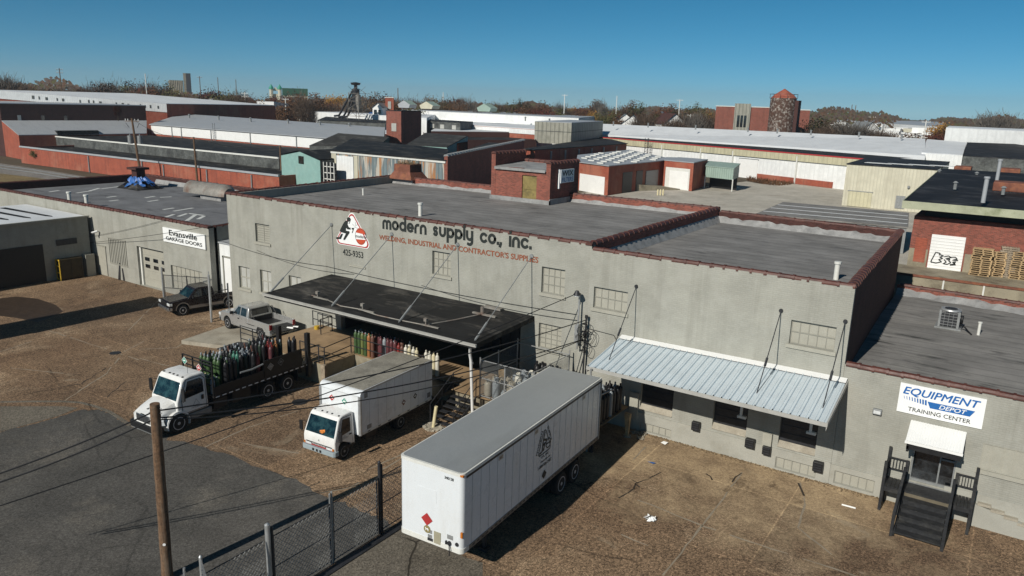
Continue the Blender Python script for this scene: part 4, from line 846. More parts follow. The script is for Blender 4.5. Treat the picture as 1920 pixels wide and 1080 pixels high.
# small white link building in the gap
lk = thing('white_shed', 'small white metal shed with a roll-up door squeezed between two grey buildings', 'shed', (-2, 6, 0))
mb = MB(); mb.box(-3.98, 2.0, 0, -.30, 12, 4.75); mb.build('wall', M['whitewall'], lk); mb = MB(); mb.add([(-3.98, 1.9, 4.76), (-.3, 1.9, 4.76), (-.3, 12, 5.3), (-3.98, 12, 5.3), (-3.98, 1.9, 4.86), (-.3, 1.9, 4.86), (-.3, 12, 5.4), (-3.98, 12, 5.4)], [(4, 5, 6, 7), (0, 1, 5, 4), (1, 2, 6, 5), (3, 0, 4, 7), (3, 2, 1, 0)]); mb.build('roof', M['paleroof'], lk)
mb = MB(); mb.box(-3.4, 1.94, 0, -.6, 1.996, 3.7); mb.build('door', M['white'], lk); mb = MB(); mb.box(-3.55, 1.9, 0, -3.42, 1.997, 3.82); mb.box(-3.55, 1.9, 3.71, -.5, 1.997, 3.82); mb.build('frame', M['greyline'], lk)
# roof things on the garage
vent_pipe(U(131, 382, RG), 1.0, .17, 'white capped vent pipe on the garage roof edge, farther from the gate'); vent_pipe(U(163, 388, RG), 1.0, .17, 'white capped vent pipe on the garage roof edge, nearer to the gate')
ct = U(262, 353, RG); tp = thing('tarped_skylight', 'dark pyramid roof hatch half wrapped in a blue tarpaulin with a rusty cap', 'roof hatch', ct)
mb = MB(); mb.loft([[(ct.x+a*2.1, ct.y+b*1.5, RG) for a, b in ((-1, -1), (1, -1), (1, 1), (-1, 1))], [(ct.x+a*.6, ct.y+b*.6, RG+1.05) for a, b in ((-1, -1), (1, -1), (1, 1), (-1, 1))]]); mb.build('hatch', M['blackroof'], tp)
mb = MB(); mb.loft([[(ct.x+a*.5, ct.y+b*.5, RG+1.05) for a, b in ((-1, -1), (1, -1), (1, 1), (-1, 1))], [(ct.x+a*.5, ct.y+b*.5, RG+2.1) for a, b in ((-1, -1), (1, -1), (1, 1), (-1, 1))]]); mb.box(ct.x-.9, ct.y-.8, RG+2.101, ct.x+.9, ct.y+.8, RG+2.35); mb.build('cap', M['darkbrick'], tp)
mb = MB(); N = 22; tr = random.Random(5); g_ = {}
for i in range(N+1):
    for k in range(5):
        a = -2.6 + i/N*4.2; t = k/4; rad = .75 + t*.95 + tr.uniform(-.25, .25)*(t+.2)
        g_[i, k] = (ct.x + rad*1.15*math.cos(a)*(1.05), ct.y + rad*.85*math.sin(a), RG+1.3 - t*.95 + tr.uniform(-.14, .14))
for i in range(N):
    for k in range(4):
        if k > 1 and tr.random() < .4: continue
        mb.add([g_[i, k], g_[i+1, k], g_[i+1, k+1], g_[i, k+1]], [(0, 1, 2, 3)])
mb.build('tarpaulin', M['tarp'], tp)
vv = U(392, 375, RG); rv = thing('barrel_ventilator', 'long barrel-roofed ventilator streaked with rust on the garage roof', 'roof vent', vv)
mb = MB(); x0, x1 = vv.x-4.0, vv.x+2.4; yc = vv.y+.8
mb.box(x0+2.4, yc-.7, RG, x1-.6, yc+.7, RG+.5); mb.build('curb', M['flash'], rv)
mb = MB(); mb.loft([[(x, yc+1.05*math.cos(R_(t)), RG+.5+1.15*math.sin(R_(t))) for t in range(0, 181, 15)] for x in (x0, x0+2, x0+4, x1-.5)] + [[(x1, yc+.75*math.cos(R_(t)), RG+.5+.8*math.sin(R_(t))) for t in range(0, 181, 15)]]); mb.build('hood', M['rustgrey'], rv, smooth=40)
# dark workshop wing at the far left
wg = thing('workshop_wing', 'shaded grey workshop wing with a dark open doorway and white flat roof', 'workshop', (-25, -6, 0))
mb = MB(); mb.box(-32, -16, 0, -20.85, .9, 5.1); mb.build('wall', M['wall'], wg); mb = MB(); mb.box(-20.846, -16, 5.1, -20.6, .95, 5.22); mb.build('coping', M['greypaint'], wg)
mb = MB(); mb.poly((-32, -16, 5.115), (-20.85, -16, 5.115), (-20.85, 1.0, 5.115), (-32, 1.0, 5.115)); mb.build('roof', M['whiteroof'], wg)
mb = MB()
for k in range(4): mb.add([(-31, -1.2-k*1.6, 5.122), (-23.2-k*.3, -.9-k*1.6, 5.122), (-22.6-k*.3, -1.1-k*1.6, 5.122), (-23.4-k*.3, -1.35-k*1.6, 5.122), (-31, -1.8-k*1.6, 5.122)][::-1], [(0, 1, 2, 3, 4)])
mb.build('tar_patches', M['blackroof'], wg)
mb = MB(); mb.box(-20.846, -13, .02, -20.80, -3.0, 3.2); mb.build('doorway', M['black'], wg); mb = MB(); mb.box(-20.846, -1.9, 2.9, -20.78, -.2, 3.4); mb.build('window', M['darksteel'], wg)
mb = MB(); mb.box(-20.846, .1, 0, -20.2, .85, 1.9); mb.build('buttress', M['greypaint'], wg)
# unseen building added outside the frame to throw shade across the yard
nb = thing('offscreen_shade_block', 'narrow tall unseen building added beyond the yard edge to throw shade across it', 'workshop', (-9.0, -19, 0))
mb = MB(); mb.box(-10.6, -24, 0, -7.6, -14.2, 9.0); mb.build('wall', M['redbrick'], nb); mb = MB(); mb.box(-10.7, -24.1, 9.002, -7.5, -14.1, 9.15); mb.build('roof', M['blackroof'], nb)
# ------------------------------------------------------------------ loading dock
DZ = 1.2
dk = thing('loading_dock', 'brown concrete loading dock under the black canopy with pipe railings', 'loading dock', (20, -2, 0))
mb = MB()
mb.prism([(9.3, -.005), (9.3, -5.3), (15.4, -5.3), (15.4, -2.95), (23.3, -2.95), (23.3, -3.85), (31.70, -3.85), (31.70, YM-.06), (XS, YM-.06), (XS, -.005)], [DZ-.02]*10, [DZ]*10)
mb.box(11.25, .01, DZ-.03, 24.95, 2.5, DZ+.002); mb.build('deck', M['deck'], dk)
mb = MB(); mb.prism([(9.31, -.01), (9.31, -5.28), (15.38, -5.28), (15.38, -2.93), (23.32, -2.93), (23.32, -3.5), (28.5, -3.5), (28.5, -.01)], 0, DZ-.021); mb.build('dock_wall', M['oldconcrete'], dk)
mb = MB()
for x in (28.9, 30.3, 31.5): mb.box(x-.08, -3.75, 0, x+.08, -3.6, DZ-.021)
mb.box(28.5, -3.80, .85, 31.68, -3.66, DZ-.022); mb.build('deck_post', M['darksteel'], dk)
mb = MB(); mb.box(15.42, -4.9, 0, 16.5, -2.97, .45); mb.build('ledge', M['oldconcrete'], dk)
mb = MB(); mb.prism([(15.30, -5.50), (15.62, -5.50), (15.58, -5.31), (15.34, -5.31)], 0, DZ+.05); mb.build('timber_fender', M['wood_grey'], dk)
def railing(name, pts, hs, label, r=.03, posts=True, z=DZ, par=None):
    t = par or thing(name, label, 'railing', (pts[0][0], pts[0][1], z))
    mb = MB()
    for h in hs: mb.tube([(p[0], p[1], z+h) for p in pts], r, 6)
    mb.build('rails', M['darksteel'], t)
    for p in pts: mb = MB(); mb.cyl((p[0], p[1], z+.002), (p[0], p[1], z+max(hs)+.02), r*1.1, n=6); mb.build('post', M['darksteel'], t)
    return t
railing('pipe_railing', [(13.3, -5.2), (14.9, -5.25), (15.33, -5.22), (15.0, -2.85), (17.6, -2.88), (20.6, -2.88)], (.45, .98), 'rust-dark pipe railing turning the dock corner in front of the gas cylinders')
railing('pipe_railing', [(9.0, -.4), (10.0, -.45), (10.9, -.5), (10.95, -1.5)], (.45, .98), 'dark pipe railing against the grey wall at the end of the dock')
mb = MB(); mb.cyl((9.9, -.9, DZ), (9.9, -.9, DZ+.22), .16, n=10); t = mb.build('bollard_stub', M['yellow'], loc=(9.9, -.9, DZ)); tag(t, 'short yellow steel stub at the foot of the dock railing', 'bollard')
railing('pipe_railing', [(6.2, -3.95), (7.4, -3.95), (8.6, -3.95)], (.35, .75, 1.2), 'black pipe guard rail beside the rear wheel of the silver pickup', z=.25)
pad = MB(); pp = [U(340, 638, .25), U(418, 648, .25), U(470, 656, .25)]; pad.prism([(pp[0].x, pp[0].y), (pp[1].x, pp[1].y), (6.5, -4.9), (9.295, -4.9), (9.295, -.003), (2.0, -.003), (1.9, -1.3)], -.02, .25)
o = pad.build('concrete_pad', M['concrete']); o['kind'] = 'structure'
mb = MB(); mb.add([(6.0, -5.6, .30), (9.0, -5.4, .85), (9.0, -4.3, .9), (6.2, -4.2, .42), (6.0, -5.6, .22), (9.0, -5.4, .75), (9.0, -4.3, .8), (6.2, -4.2, .34)], [(0, 1, 2, 3), (7, 6, 5, 4), (0, 4, 5, 1), (1, 5, 6, 2), (2, 6, 7, 3), (3, 7, 4, 0)])
tag(mb.build('ramp_plate', M['darksteel'], loc=(7.5, -5, .3)), 'dark steel ramp plate lying between the flatbed load and the concrete pad', 'ramp plate')
# steel stair
st = thing('dock_stair', 'open black steel stair with sloping rails climbing to the loading dock', 'stair', (24.2, -4.8, 0))
N = 6
for k in range(N):
    mb = MB(); y = -3.95 - k*.30; z = DZ - (k+1)*DZ/(N+1)
    mb.box(23.55, y-.30, z-.035, 24.85, y-.02, z); mb.build('tread', M['darksteel'], st)
mb = MB()
for x in (23.5, 24.9): mb.add([(x-.025, -3.86, DZ-.02), (x+.025, -3.86, DZ-.02), (x+.025, -5.9, 0), (x-.025, -5.9, 0), (x-.025, -3.86, DZ-.28), (x+.025, -3.86, DZ-.28), (x+.025, -5.62, 0), (x-.025, -5.62, 0)], [(0, 3, 2, 1), (0, 4, 7, 3), (1, 2, 6, 5), (4, 5, 6, 7)])
mb.build('stringer', M['darksteel'], st)
mb = MB()
for x in (23.47, 24.93):
    for h in (.5, .95): mb.tube([(x, -3.9, DZ+h), (x, -5.75, .12+h)], .024, 6)
    for (y, z) in ((-3.9, DZ), (-4.8, .65), (-5.75, .05)): mb.cyl((x, y, z), (x, y, z+.97), .024, n=6)
for h in (.5, .95): mb.tube([(23.45, -3.9, DZ+h), (23.4, -3.0, DZ+h)], .024, 6); mb.tube([(24.93, -3.9, DZ+h), (25.0, -3.0, DZ+h)], .024, 6)
mb.build('handrail', M['darksteel'], st)
mb = MB(); mb.box(20.9, -5.0, DZ-.25, 23.2, -2.97, DZ-.08); tag(mb.build('dock_plate', M['black'], loc=(22, -4, 1)), 'black dock plate bridging the box truck tail and the loading dock', 'dock plate')
# leaning cream post in its concrete collar
bp = U(812, 802, 0); pt = thing('bollard', 'cream painted steel post leaning in a broken concrete collar by the stair', 'bollard', bp)
top = UY(818, 762, bp.y+.05)
mb = MB(); mb.cyl(bp - Vector((0, 0, .05)), top, .085, n=12); mb.build('post', M['creampost'], pt, smooth=40)
mb = MB(); cr = random.Random(8)
for k in range(26):
    a = k/26*6.28; rr = .48+cr.uniform(-.08, .1); q = bp + Vector((math.cos(a)*rr, math.sin(a)*rr*.8, .03)); s_ = cr.uniform(.09, .2)
    mb.obox(Matrix.Translation(q) @ Matrix.Rotation(cr.uniform(0, 3), 4, 'Z') @ Matrix.Rotation(cr.uniform(-.5, .5), 4, 'X'), s_, s_*.8, s_*.6)
mb.cyl(bp-Vector((0, 0, .05)), bp+Vector((0, 0, .05)), .5, .42, 14); mb.build('collar', M['concrete'], pt)

# chain-link helper
def chain(mb, A, ex, w_, h_, sp=.10, r=.0055, ez=EZ):
    A = Vector(A); ex = Vector(ex).normalized()
    def seg(p, q):
        a = A + ex*p[0] + ez*p[1]; b = A + ex*q[0] + ez*q[1]; d = (b-a)
        if d.length < .02: return
        d.normalize(); n1 = ex.cross(ez)*r; n2 = d.cross(ex.cross(ez))*r
        mb.add([a+n1, a-n1*.5+n2, a-n1*.5-n2, b+n1, b-n1*.5+n2, b-n1*.5-n2], [(0, 1, 4, 3), (1, 2, 5, 4), (2, 0, 3, 5)])
    k = -h_
    while k < w_:
        x0, x1 = max(k, 0), min(k+h_, w_)
        if x1 > x0: seg((x0, x0-k), (x1, x1-k)); seg((x0, h_-(x0-k)), (x1, h_-(x1-k)))
        k += sp
# tank cage
CX0, CX1, CY0, CY1 = 25.1, 28.3, -3.8, -.4
cg = thing('tank_cage', 'galvanised chain-link cage full of propane tanks beside the dock stair', 'wire cage', (26.7, -2, DZ))
for (x, y, h) in ((CX0, CY0, 2.15), (CX0, CY1, 2.3), (CX1, CY0, 2.1), (CX1, CY1, 2.3), (26.6, CY0, 2.0), (CX0, -2.2, 2.1)): mb = MB(); mb.cyl((x, y, DZ), (x, y, DZ+h), .035, n=8); mb.build('post', M['steel'], cg, smooth=40)
mb = MB()
for h in (.1, 1.05, 2.0):
    mb.cyl((CX0, CY0, DZ+h), (CX1, CY0, DZ+h), .026, n=6); mb.cyl((CX0, CY0, DZ+h), (CX0, CY1, DZ+h), .026, n=6)
mb.cyl((CX0, CY1, DZ+2.05), (CX1, CY1, DZ+2.05), .026, n=6); mb.cyl((CX1, CY0, DZ+2.05), (CX1, CY1, DZ+2.05), .026, n=6); mb.build('rails', M['steel'], cg)
mb = MB(); chain(mb, (CX0, CY0-.03, DZ+.08), (1, 0, 0), CX1-CX0, 1.95, .10, .0042); chain(mb, (CX0-.03, CY0, DZ+.08), (0, 1, 0), CY1-CY0, 1.95, .10, .0042); chain(mb, (CX1+.03, CY0, DZ+.08), (0, 1, 0), CY1-CY0, 1.95, .10, .0042); mb.build('wire_mesh', M['galv_dull'], cg)
# cylinders
CM = {}
for n_, c_ in dict(green=(.05, .095, .035), olive=(.13, .15, .05), dark_green=(.014, .026, .018), orange=(.34, .145, .055), brown=(.15, .075, .055), maroon=(.11, .038, .042), grey=(.25, .28, .30), red=(.20, .025, .022), black=(.014, .014, .016), white=(.62, .60, .52), teal=(.04, .15, .11), cream=(.58, .52, .35), tan=(.30, .27, .21)).items():
    CM[n_] = pm(n_+'_cylinder_paint', c_, var=.25, scale=4, rough=.45, fine=.1, stain=tuple(x*.5 for x in c_), stain_amt=.5, stain_scale=3)
protos = {}
def cylinder(col, loc, kind, label, group, h=1.35, r=.115):
    key = (col, kind, h)
    if key not in protos:
        t = thing('gas_cylinder' if kind == 'gas' else 'propane_tank', label, 'gas cylinder' if kind == 'gas' else 'propane tank', (0, 0, 0), group=group, world=False)
        mb = MB()
        if kind == 'gas':
            mb.lathe([(r*.92, 0), (r, .03), (r, h*.80), (r*.95, h*.84), (r*.75, h*.88), (r*.42, h*.905), (r*.36, h*.92)], n=12); mb.build('body', CM[col], t, smooth=40)
            mb = MB(); mb.lathe([(r*.36, h*.92), (r*.40, h*.93), (r*.38, h*.985), (r*.2, h)], n=8); mb.build('valve_cap', CM['grey'] if col in ('green', 'grey', 'olive', 'dark_green') else CM[col], t, smooth=40)
        elif kind == 'acetylene':
            mb.lathe([(r*.92, 0), (r, .03), (r, h*.74), (r*.9, h*.82), (r*.5, h*.87), (r*.45, h*.88)], n=14); mb.build('body', CM[col], t, smooth=40)
            mb = MB(); mb.lathe([(r*.45, h*.88), (r*.5, h*.9), (r*.48, h*.98), (r*.25, h)], n=8); mb.build('valve_cap', CM['black'], t, smooth=40)
        else:
            mb.lathe([(r*.7, 0), (r*.75, .06), (r*.95, .09), (r, .14), (r, h*.72), (r*.93, h*.80), (r*.6, h*.86), (r*.15, h*.87)], n=14); mb.build('body', CM[col], t, smooth=40)
            mb = MB(); ring = [(r*.62*math.cos(a), r*.62*math.sin(a)) for a in [R_(20+k*320/11) for k in range(12)]]
            for (a, b) in zip(ring, ring[1:]): mb.add([(a[0], a[1], h*.82), (b[0], b[1], h*.82), (b[0], b[1], h), (a[0], a[1], h)], [(0, 1, 2, 3), (3, 2, 1, 0)])
            mb.build('collar', CM[col], t); mb = MB(); mb.cyl((0, 0, h*.86), (0, 0, h*.96), .035, n=8); mb.build('valve', M['chrome'], t)
        t.location = loc; protos[key] = t; t.rotation_euler = (0, 0, rnd.uniform(0, 6)); return t
    return dup(protos[key], loc, rnd.uniform(0, 6), label, group)
cr = random.Random(12)
G_D = 'gas cylinders on the loading dock'
row = ['green', 'green', 'olive', 'green', 'orange', 'brown', None, 'maroon', 'grey', 'maroon', 'maroon', 'maroon', 'red', 'brown', 'white', 'cream', 'white', 'cream', None, 'white', 'white', 'cream', 'white']
x = 15.28
for i, c_ in enumerate(row):
    if c_:
        cylinder(c_, (x, -2.72+cr.uniform(-.02, .02), DZ), 'gas', '%s gas cylinder standing along the front edge of the loading dock' % c_, G_D, h=1.45 if i < 12 else 1.3)
    x += .27 if c_ else .38
x = 15.42
for i in range(15):
    c_ = ['green', 'red', 'teal', 'green', 'brown', 'maroon', None, 'maroon', 'maroon', 'grey', 'maroon', 'brown', None, 'white', None][i]
    if c_: cylinder(c_, (x, -2.40+cr.uniform(-.03, .03), DZ), 'gas', '%s gas cylinder in the second row back on the loading dock' % c_, G_D, h=1.45)
    x += .29
mb = MB()
for k in range(5): mb.box(17.05, -2.45+k*.001, DZ+.05+k*.22, 17.22, -2.05, DZ+.22+k*.22)
tag(mb.build('upright_pallet', M['wood'], loc=(17.1, -2.2, DZ)), 'wooden pallet stood on edge between green and maroon gas cylinders', 'pallet')
G_P = 'propane tanks in the wire cage'
spots = []
for i in range(6):
    for k in range(5): spots.append((CX0+.3+i*.5+cr.uniform(-.06, .06), CY0+.3+k*.6+cr.uniform(-.06, .06)))
for i, (x, y) in enumerate(spots):
    c_ = cr.choice(['grey', 'tan', 'grey', 'white', 'tan']); h = cr.choice([.62, 1.15, .95]) if i > 1 else .95
    if i in (0, 1): c_ = 'tan'
    cylinder(c_, (x, y, DZ), 'lpg', '%s %s propane tank packed with others inside the chain-link cage' % ({.62: 'small', .95: 'medium', 1.15: 'tall'}[h], c_), G_P, h=h, r={.62: .17, .95: .19, 1.15: .19}[h])
mb = MB(); mb.obox(Matrix.Translation((25.95, -3.1, DZ+1.28)) @ Matrix.Rotation(.5, 4, 'Z') @ Matrix.Rotation(.4, 4, 'X'), .34, .04, .5); tag(mb.build('cardboard_sheet', M['wood'], loc=(25.95, -3.1, DZ+1.1)), 'torn brown cardboard sheet lying on the caged tanks', 'cardboard')
G_W = 'black acetylene cylinders against the grey wall'
for i, (x, y) in enumerate(((26.3, -.30), (26.6, -.22), (26.85, -.35), (27.1, -.25), (26.5, -.6), (27.55, -.28), (28.3, -.5), (28.52, -.28), (28.75, -.55), (28.95, -.45), (28.6, -.8))):
    cylinder('black', (x, y, DZ), 'acetylene', 'black fat gas cylinder standing against the grey wall behind the trailer', G_W, h=1.25, r=.15)
for i, (x, y) in enumerate(((28.9, -1.0), (29.1, -.75), (28.75, -1.15))): cylinder(['red', 'white', 'red'][i], (x, y, DZ), 'gas', '%s small gas cylinder beside the black ones at the wall corner' % ['red', 'white', 'red'][i], 'small cylinders at the wall corner', h=.9)
G_C = 'dark gas cylinders under the ribbed canopy'
for i in range(27): c_ = ('grey', 'black', 'black', 'black', 'black')[i % 5]; cylinder(c_, (31.5-.3*(i % 3)+cr.uniform(-.03, .03), -3.6+.34*(i//3)+cr.uniform(-.03, .03), DZ), 'gas', '%s gas cylinder on the deck end under the ribbed metal canopy' % c_, G_C, h=1.4)
mb = MB(); mb.box(30.35, -3.95, 2.65, 30.95, -3.90, 3.15); tag(mb.build('warning_board', M['signorange'], loc=(30.6, -3.9, 2.6)), 'faded red square board at the deck end beside the trailer tail', 'sign')
pw = thing('canopy_post', 'thin pale steel post under the ribbed canopy corner by the trailer', 'post', (31.55, -3.55, 0)); mb = MB(); mb.cyl((31.3, -3.75, 0), (31.3, -3.75, 4.1), .05, n=8); mb.build('shaft', M['steel'], pw, smooth=40); mb = MB(); mb.cyl((31.3, -3.75, 2.55), (32.2, -3.2, 3.15), .035, n=6); mb.build('brace', M['steel'], pw)
t = thing('timber_post', 'short pale splintered timber post by the dock wall corner', 'post', (32.1, -1.05, 0)); mb = MB(); mb.loft([[(32.1+a*.06, -1.05+b*.06, 0) for a, b in ((-1, -1), (1, -1), (1, 1), (-1, 1))], [(32.02+a*.15, -.95+b*.1, 1.15) for a, b in ((-1, -1), (1, -1), (1, 1), (-1, 1))]]); mb.build('shaft', M['wood'], t); mb = MB(); mb.cyl((32.1, -1.05, 0), (32.1, -1.05, .06), .2, n=10); mb.build('footing', M['concrete'], t)
dp = thing('downpipe', 'white cranked drainpipe falling from the canopy corner past the cage', 'drainpipe', (25.05, -4.6, 0))
mb = MB(); mb.tube([(25.6, -5.2, 4.4), (25.3, -4.95, 4.15), (25.15, -4.75, 3.75), (25.1, -4.6, 3.4), (25.05, -4.3, .05)], .075, 8); mb.build('pipe', M['white'], dp, smooth=40)
mb = MB(); mb.cyl((25.05, -4.3, .3), (25.05, -4.3, .38), .1, n=8); mb.cyl((25.1, -4.55, 3.2), (25.1, -4.55, 3.28), .1, n=8); mb.build('strap', M['steel'], dp)
# ------------------------------------------------------------------ vehicles (local frames: nose at y = 0, tail towards +y, ground at z = 0)
def side_prism(mb, prof, w_, tum=0.0, zb=1e9, zt=2.0):
    """profile (y, z) carried across the width; above zb the sides lean in by tum at zt"""
    def xw(z): return w_ - (tum*(z-zb)/(zt-zb) if z > zb else 0)
    n = len(prof); a = sum(prof[i][0]*prof[(i+1) % n][1]-prof[(i+1) % n][0]*prof[i][1] for i in range(n))
    if a < 0: prof = prof[::-1]
    vs = [(-xw(z), y, z) for y, z in prof] + [(xw(z), y, z) for y, z in prof]
    mb.add(vs, [tuple(range(n))[::-1], tuple(range(n, 2*n))] + [(i, (i+1) % n, n+(i+1) % n, n+i) for i in range(n)])
def wheel(parent, x, y, r, wd, side, rim='rim', dual=False):
    """tyre with its rim and hub; side +1 faces +x"""
    s = side
    mb = MB(); mb.lathe([(r*.62, -wd/2), (r*.93, -wd/2), (r, -wd/2+.035), (r, wd/2-.035), (r*.93, wd/2), (r*.62, wd/2)], (x, y, r), 22, 'x')
    if dual: mb.lathe([(r*.62, -wd/2), (r*.93, -wd/2), (r, -wd/2+.035), (r, wd/2-.035), (r*.93, wd/2), (r*.62, wd/2)], (x-s*(wd+.04), y, r), 18, 'x')
    wh = mb.build('wheel', M['tyre'], parent, smooth=35)
    mb = MB(); q = lambda d: x + s*d
    def lx(prof): mb.lathe([(rr, s*d) for rr, d in prof], (x, y, r), 20, 'x')
    lx([(r*.64, -wd*.3), (r*.64, wd/2+.004), (r*.58, wd/2+.008), (r*.52, wd/2-.05), (r*.22, wd/2-.07), (r*.2, wd/2-.01), (r*.12, wd/2+.01), (0.001, wd/2+.012)])
    rm = mb.build('rim', M[rim], wh, smooth=35)
    mb = MB()
    k = 8 if rim == 'rim' else 6
    for i in range(k):
        a = 2*math.pi*i/k; mb.cyl((q(wd/2-.068), y+math.cos(a)*r*.40, r+math.sin(a)*r*.40), (q(wd/2-.052), y+math.cos(a)*r*.40, r+math.sin(a)*r*.40), r*.09, n=8)
    mb.build('vent_hole', M['black'], rm); return wh
def seam(parent, pts, w_, side, *a):
    cy_ = sum(p[0] for p in pts)/len(pts); cz_ = sum(p[1] for p in pts)/len(pts); mb = MB(); spoly(mb, [(cy_+(y-cy_)*1.045, cz_+(z-cz_)*1.035) for y, z in pts], w_, side, *a, .003); mb.build('door_seam', M['black'], parent)
def spoly(mb, pts, w_, side, tum=0.0, zb=1e9, zt=2.0, off=.006):
    P = [(side*((w_ - (tum*(z-zb)/(zt-zb) if z > zb else 0)) + off), y, z) for y, z in pts]
    a = sum(pts[i][0]*pts[(i+1) % len(pts)][1]-pts[(i+1) % len(pts)][0]*pts[i][1] for i in range(len(pts)))
    if (a > 0) != (side > 0): P = P[::-1]
    mb.add(P, [tuple(range(len(P)))])
def diamond(parent, c, ex, ez, s, mat, name='placard', rim='signwhite', mark=True, d=.012):
    mb = MB(); flat_shape(mb, [(0, -s), (s, 0), (0, s), (-s, 0)], c, ex, ez, d); p = mb.build(name, M[rim], parent)
    mb = MB(); flat_shape(mb, [(0, -s*.86), (s*.86, 0), (0, s*.86), (-s*.86, 0)], c, ex, ez, d+.004); q = mb.build('face', M[mat], p)
    if mark:
        mb = MB(); flat_shape(mb, [(-s*.42, -.02-s*.06), (s*.42, -.02-s*.06), (s*.42, s*.12), (-s*.42, s*.12)], c, ex, ez, d+.008); flat_shape(mb, [(-s*.13, s*.25), (s*.13, s*.25), (0, s*.55)], c, ex, ez, d+.008); mb.build('mark', M[rim], p)
    return p

# ---- semitrailer
M['dirtyrail'] = pm('dirty_side_rail', (.24, .20, .16), var=.4, scale=3, stain=(.06, .05, .04), stain_amt=.7, stain_scale=2)
tr_ = thing('semitrailer', 'long white box semitrailer backed onto the dock with grey metal roof', 'trailer', (30.2227, -15.4524, 0), R_(3.0787), world=False)
TW, TL, T0, T1 = 2.60, 10.82, 1.19, 4.10
mb = MB(); r_ = .16
def rr4(x0, x1, y0, y1, r, n=5):
    out = []
    for cx_, cy_, a0 in ((x0+r, y0+r, 180), (x1-r, y0+r, 270)):
        out += [(cx_ + r*math.cos(R_(a0+90*k/n)), cy_ + r*math.sin(R_(a0+90*k/n))) for k in range(n+1)]
    return out + [(x1, y1), (x0, y1)]
mb.prism(rr4(0, TW, 0, TL, r_), T0+.14, T1-.10); mb.build('box', M['trailerwhite'], tr_, smooth=30)
mb = MB(); mb.prism(rr4(-.012, TW+.012, -.012, TL, r_), T1-.115, T1+.0); rail = mb.build('top_rail', M['trimwhite'], tr_, smooth=30)
mb = MB(); mb.prism(rr4(.05, TW-.05, .05, TL-.05, r_), T1+.001, T1+.018); mb.build('roof', M['trailerroof'], tr_)
mb = MB(); mb.prism(rr4(-.014, TW+.014, -.014, .4, r_), T0, T0+.18); mb.build('front_sill', M['trimwhite'], tr_, smooth=30)
for x in (TW, 0): mb = MB(); mb.box(x-.02, .4, T0, x+.02, TL, T0+.16); mb.build('side_rail', M['dirtyrail'], tr_)
mb = MB()
for k in range(36): mb.box(TW+.021, .6+k*.285, T0+.05, TW+.026, .73+k*.285, T0+.11)
mb.build('marker_strip', M['darksteel'], tr_)
mb = MB(); mb.box(TW+.0, .2, T1-.20, TW+.016, TL-.1, T1-.118); mb.build('dark_under_rail', M['darksteel'], tr_)  # dark strip along the side just below the top rail
mb = MB()
for k in range(20): y = .55 + k*.525; mb.box(TW+.001, y, T0+.17, TW+.006, y+.02, T1-.21)
for k in range(20): y = .55 + k*.525; mb.box(-.006, y, T0+.17, -.001, y+.02, T1-.21)
mb.build('panel_seam', M['seam'], tr_)
mb = MB(); mb.box(TW-.02, TL-.08, T0, TW+.03, TL+.02, T1-.1); mb.box(-.03, TL-.08, T0, .02, TL+.02, T1-.1); mb.box(0, TL+.001, T0, TW, TL+.03, T0+.2); mb.build('rear_frame', M['galv_dull'], tr_)
mb = MB(); mb.box(.3, .5, T0-.18, TW-.3, TL-.2, T0-.005); mb.box(.5, 6.2, .55, .62, 9.6, T0-.18); mb.box(TW-.62, 6.2, .55, TW-.5, 9.6, T0-.18); mb.build('chassis', M['black'], tr_)
for x, s in ((TW-.17, 1), (.17, -1)):
    for y in (7.35, 8.62): wheel(tr_, x, y, .50, .27, s, dual=True)
mb = MB()
for x in (.55, TW-.55): mb.box(x-.06, 2.2, .12, x+.06, 2.34, T0-.18); mb.box(x-.18, 2.1, .0, x+.18, 2.44, .12)
mb.cyl((.55, 2.27, .6), (TW-.55, 2.27, .6), .04, n=6); mb.build('landing_gear', M['darksteel'], tr_)
mb = MB()
for x in (.55, TW-.55): mb.box(x-.3, 9.35, .45, x+.3, 9.38, 1.15)
mb.build('mud_flap', M['black'], tr_)
EXl, EYl = Vector((1, 0, 0)), Vector((0, 1, 0))
diamond(tr_, (1.16, 0, 2.05), EXl, EZ, .24, 'signred', rim='signred')
mb = MB(); mb.lathe([(.001, -.012), (.14, -.012), (.14, 0)], (1.17, 0, 1.68), 18, 'y'); bd = mb.build('round_badge', pm('olive_gold_badge', (.22, .18, .07), var=.3, scale=14), tr_)
mb = MB(); flat_shape(mb, [(-.07, -.05), (-.05, -.05), (-.05, 0), (.03, 0), (.03, -.05), (.06, -.05), (.06, .03), (.03, .06), (-.03, .03), (-.05, .08), (-.09, .06), (-.06, .02)], (1.17, -.013, 1.67), EXl, EZ, .004); mb.build('emblem', M['signwhite'], bd)
mb = MB(); mb.box(1.46, -.02, T0+.08, 1.74, 0, T0+.52); mb.build('document_box', pm('dull_beige_box', (.30, .28, .20), var=.1), tr_)
mb = MB(); mb.box(1.2, -.008, T0+.36, 1.38, 0, T0+.50); mb.box(1.2, -.008, T0+.2, 1.38, 0, T0+.32); mb.box(2.0, -.008, T0+.42, 2.24, 0, T0+.58); mb.build('data_plate', M['steel'], tr_)
mb = MB(); mb.cyl((2.1, -.05, T0+.28), (2.1, 0, T0+.28), .08, n=10); mb.cyl((2.4, -.03, T0+.33), (2.4, 0, T0+.33), .07, n=10); mb.box(1.95, -.06, T0+.22, 2.0, 0, T0+.34); mb.tube([(2.12, -.06, T0+.25), (2.16, -.1, T0+.1), (2.14, -.07, T0-.15)], .02, 5); mb.box(1.2, -.03, T0+.1, 1.42, -.015, T0+.2); mb.build('air_coupling', M['darksteel'], tr_)
